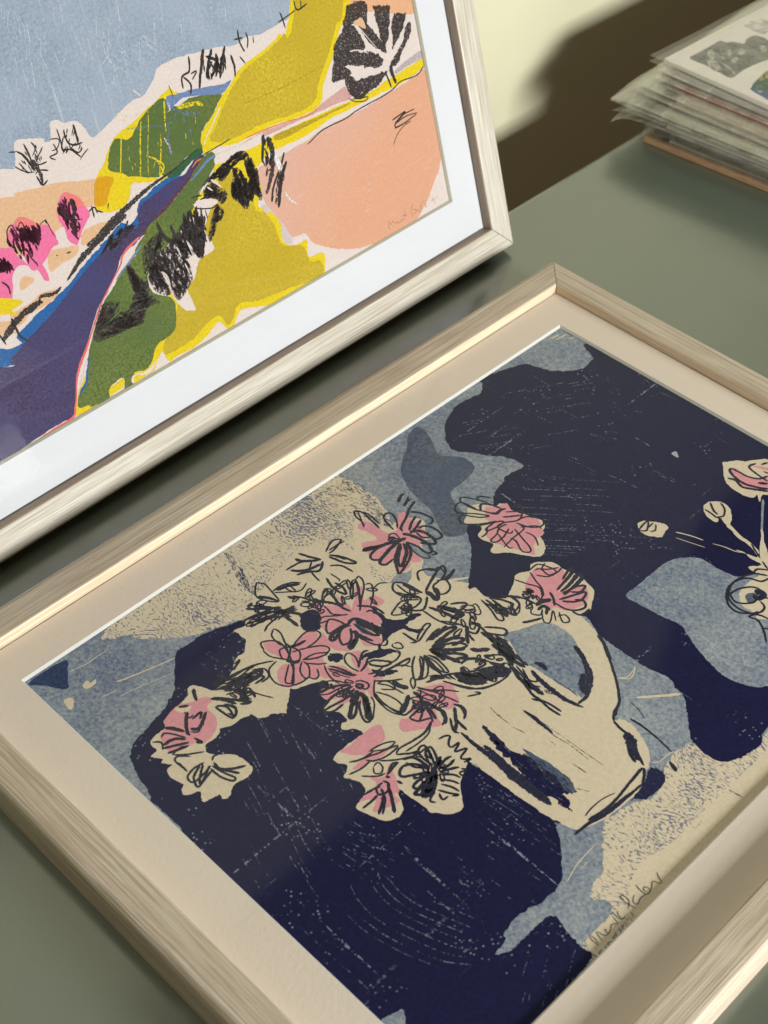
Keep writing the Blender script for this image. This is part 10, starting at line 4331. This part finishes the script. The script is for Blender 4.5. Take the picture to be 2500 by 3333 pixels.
# ------------------------------------------------------------------ stack of sleeved cards
def film_mat(name, col, lo, hi, gl=.10, rough=.2):
    m = bpy.data.materials.new(name); m.use_nodes = True
    nt = m.node_tree; nt.nodes.clear()
    o = N(nt, 'ShaderNodeOutputMaterial')
    t = N(nt, 'ShaderNodeBsdfTransparent'); d = N(nt, 'ShaderNodeBsdfDiffuse'); g = N(nt, 'ShaderNodeBsdfGlossy')
    d.inputs['Color'].default_value = col; g.inputs['Roughness'].default_value = rough
    nz = noise(nt, coords(nt, (60, 22, 60), (0, 0, .6)), 1.0, 3, .6, 1.0)
    m1 = N(nt, 'ShaderNodeMixShader'); m2 = N(nt, 'ShaderNodeMixShader')
    mr = N(nt, 'ShaderNodeMapRange'); lk(nt, nz, mr.inputs['Value'])
    mr.inputs['From Min'].default_value = .35; mr.inputs['From Max'].default_value = .7
    mr.inputs['To Min'].default_value = lo; mr.inputs['To Max'].default_value = hi
    lk(nt, mr.outputs['Result'], m1.inputs[0])
    lk(nt, t.outputs[0], m1.inputs[1]); lk(nt, d.outputs[0], m1.inputs[2])
    m2.inputs[0].default_value = gl
    lk(nt, m1.outputs[0], m2.inputs[1]); lk(nt, g.outputs[0], m2.inputs[2])
    lk(nt, m2.outputs[0], o.inputs['Surface'])
    return m
M_FILM = film_mat('crinkled_clear_film', (.68, .68, .60, 1), .06, .46, .14, .12)
M_FILMC = film_mat('smooth_clear_film', (.80, .80, .76, 1), .04, .08, .05, .1)
def flat_mat(name, col, var=.08, rough=.7, s=200):
    m, nt, p = new_mat(name)
    c = mixc(nt, step(nt, noise(nt, coords(nt), s, 4, .65), .3, .7), sc(col, 1 - var), sc(col, 1 + var))
    lk(nt, c, p.inputs['Base Color']); p.inputs['Roughness'].default_value = rough
    return m
def corr_mat():
    m, nt, p = new_mat('brown_cardboard')
    c = mixc(nt, step(nt, noise(nt, coords(nt, (60, 60, 900)), 1.0, 4, .6), .35, .65), (.42, .25, .13, 1), (.62, .40, .24, 1))
    lk(nt, c, p.inputs['Base Color']); p.inputs['Roughness'].default_value = .9
    return m
M_CORR = corr_mat()
def film_sheet(name, x0, x1, y0, y1, z, mat, parent, droop=0.0, seed=0, th=.00012, amp=.0012, split=0.0):
    """a sleeve wall: thin film, rippled where it overhangs the card"""
    rg = random.Random(seed); nx, ny = 28, 26
    ph = [rg.uniform(0, 6.28) for _ in range(6)]
    v = []
    for i in range(nx + 1):
        for j in range(ny + 1):
            u = i / nx; w = j / ny
            x = x0 + (x1 - x0) * (u ** 1.8); y = y0 + (y1 - y0) * (w ** 1.8)
            over = max(0.0, 1 - (x - x0) / .045); over = over * over
            r = amp * over * (math.sin(y * 110 + ph[0]) * .4 + .8 * math.sin(y * 50 + x * 90 + ph[1]) + .4 * math.sin(x * 180 - y * 70 + ph[2]))
            v.append((x, y, z + r - droop * over * over * (.6 + .4 * math.sin(w * 5 + ph[3])) + split * over * (1 - w)))
    k = len(v); v += [(x, y, zz - th) for x, y, zz in v]
    f = []
    def id(i, j): return i * (ny + 1) + j
    for i in range(nx):
        for j in range(ny):
            q = (id(i, j), id(i + 1, j), id(i + 1, j + 1), id(i, j + 1))
            f.append(q); f.append(tuple(k + t for t in reversed(q)))
    ring = [id(i, 0) for i in range(nx)] + [id(nx, j) for j in range(ny)] + [id(i, ny) for i in range(nx, 0, -1)] + [id(0, j) for j in range(ny, 0, -1)]
    for i in range(len(ring)):
        p_, q_ = ring[i], ring[(i + 1) % len(ring)]
        f.append((p_, p_ + k, q_ + k, q_))
    return put(name, v, f, mat, parent, smooth=True)
def card_item(z, th, cx, cy, yaw, over, card_col, label, name='sleeved_card', cat='card', sleeve=True, size=(.21, .50), droop=0, seed=0, film=None, inset=.004, amp=.0012):
    """card with its near-left corner at (cx+over, cy+inset); x runs along the short visible edge"""
    r = empty(name, Matrix.Translation((cx, cy, z)) @ Matrix.Rotation(yaw, 4, 'Z'), label, cat, 'stack of sleeved cards and prints')
    sx, sy = size
    mt = card_col if not isinstance(card_col, tuple) else flat_mat('card_stock', card_col)
    box('card', over, over + sx, inset, inset + sy, .0003, th - .0003, mt, r)
    if sleeve:
        film_sheet('sleeve_front', 0, over + sx + .004, 0, inset * 2 + sy, th - .00005, film or M_FILM, r, droop, seed, amp=amp)
        film_sheet('sleeve_back', 0, over + sx + .004, 0, inset * 2 + sy, .00025, film or M_FILM, r, droop * 1.6, seed + 50, amp=amp)
    return r
G = 'stack of sleeved cards and prints'
cb = empty('cardboard_sheet', Matrix.Translation((-.0925, .2150, 0)) @ Matrix.Rotation(.085, 4, 'Z'), 'brown corrugated cardboard sheet at the very bottom of the card stack', 'cardboard')
bevel(box('sheet', 0, .235, 0, .48, 0, .0052, M_CORR, cb), .0006)
WHITE = (.70, .68, .62, 1); CREAMC = (.62, .58, .46, 1); GREYB = (.36, .39, .46, 1)
items = [
 # z, th, cx, cy, yaw, over, colour, label, droop
 (.0054, .0046, -.086, .2150, .09, .014, CREAMC, 'sleeved cream card lying directly on the brown cardboard sheet', .0),
 (.0102, .0040, -.082, .2170, .06, .012, (.40, .34, .26, 1), 'sleeved brown grey card, second above the cardboard sheet', .0),
 (.0144, .0042, -.092, .2110, .08, .022, WHITE, 'sleeved off-white card with a crumpled film end, third above the cardboard', .004),
 (.0188, .0056, -.088, .2080, .075, .026, GREYB, 'thick pale grey blue pack in film just above the crumpled sleeve end', .003),
 (.0246, .0044, -.1140, .1990, .09, .046, WHITE, 'sleeved white card with the drooping loose film flap', .011),
 (.0292, .0030, -.094, .2090, .06, .018, CREAMC, 'sleeved cream card between the drooping flap and the widest pointed sleeve', .001),
 (.0324, .0040, -.1165, .1985, .07, .044, (.62, .62, .50, 1), 'sleeved card whose pointed film corner sticks out farthest to the left', .0015),
 (.0366, .0040, -.095, .2110, .05, .020, WHITE, 'sleeved off-white card below the greenish pointed sleeve', .0),
 (.0408, .0050, -.1075, .2110, .055, .038, CREAMC, 'sleeved cream card whose greenish film corner points left under the top cards', .0),
 (.0460, .0042, -.0960, .2220, .04, .016, (.50, .22, .18, 1), 'sleeved card with a dark red edge, third from the top of the stack', .0),
 (.0504, .0040, -.0960, .2260, .03, .010, (.45, .44, .44, 1), 'sleeved grey edged card right under the topmost one', .0),
]
for i, (z, th, cx, cy, yaw, over, colr, lab, dr) in enumerate(items):
    card_item(z, th, cx, cy, yaw, over, colr, lab, droop=dr, seed=i * 3 + 1, inset=.0045, amp=.0007 if over < .03 else .0014)
# topmost sleeved print
tz = .0548
tp = empty('sleeved_card', Matrix.Translation((-.1093, .2326, tz)) @ Matrix.Rotation(-.022, 4, 'Z'), 'topmost sleeved card with a dark grey rock print and a blue green print on white', 'card', G)
box('card', .010, .235, .0052, .50, .0003, .0040, flat_mat('white_card_stock', (.82, .80, .76, 1), .03), tp)
film_sheet('sleeve_front', 0, .240, 0, .51, .0046, M_FILMC, tp, 0, 77, amp=.0002)
film_sheet('sleeve_back', 0, .240, 0, .51, .0001, M_FILMC, tp, 0, 78, amp=.0002)
ART3 = """F rock:-858 2513 -12 92 -1 189 5 113 48 17 36 47 72 32 -29 77 14 102 109 4 230 -40 34 -50 -81 -177 -37 -233 9 -189 -97 -4 -155 14
F rockl:-829 2689 12 55 80 -86 -2 -44
F rockl:-742 2570 12 54 64 -17 66 -56 -8 -48 -70 50 11 -50
F rockl:-721 2801 -6 56 66 -79 -11 -33
F rockl:-684 2881 13 55 53 -51 -13 -55
F rockl:-605 3047 21 43 58 -47 -7 -50
F rockl:-636 2742 21 42 38 -65 -24 -25
S rockl 132,264,165:-651 2622 68 -12 105 -54
S rockl 101,202,101:-837 2723 84 -19 92 -10
S hazeb 2107,2107:-803 3233 13 80 62 86
F leafg:-262 2460 -38 79 -23 116 -14 126 10 155 146 -34 135 -260 -80 -120 -58 -79
F seab:-262 2450 2 31 58 11 57 10 35 115 94 -79 -40 -118 -82 2
F leafy:-315 2643 -10 50 42 -37 -3 -43
F leafy:-327 2731 3 44 58 -61 -16 -37
F rockl:-217 2467 20 30 20 -18 -15 -25"""
ti = tp.matrix_world.inverted()
cw = [tp.matrix_world @ Vector((x, y, 0)) for x in (.0105, .2345) for y in (.0058, .2995)]
def print3(x, y, z):
    p = ti @ Vector((x, y, 0)); return (p.x, p.y, .0041 + z)
build_print('printed_picture', ART3, (min(p.x for p in cw) + .004, max(p.x for p in cw) - .004, min(p.y for p in cw) + .003, max(p.y for p in cw) - .004), 'cardw', 1, tp, print3)
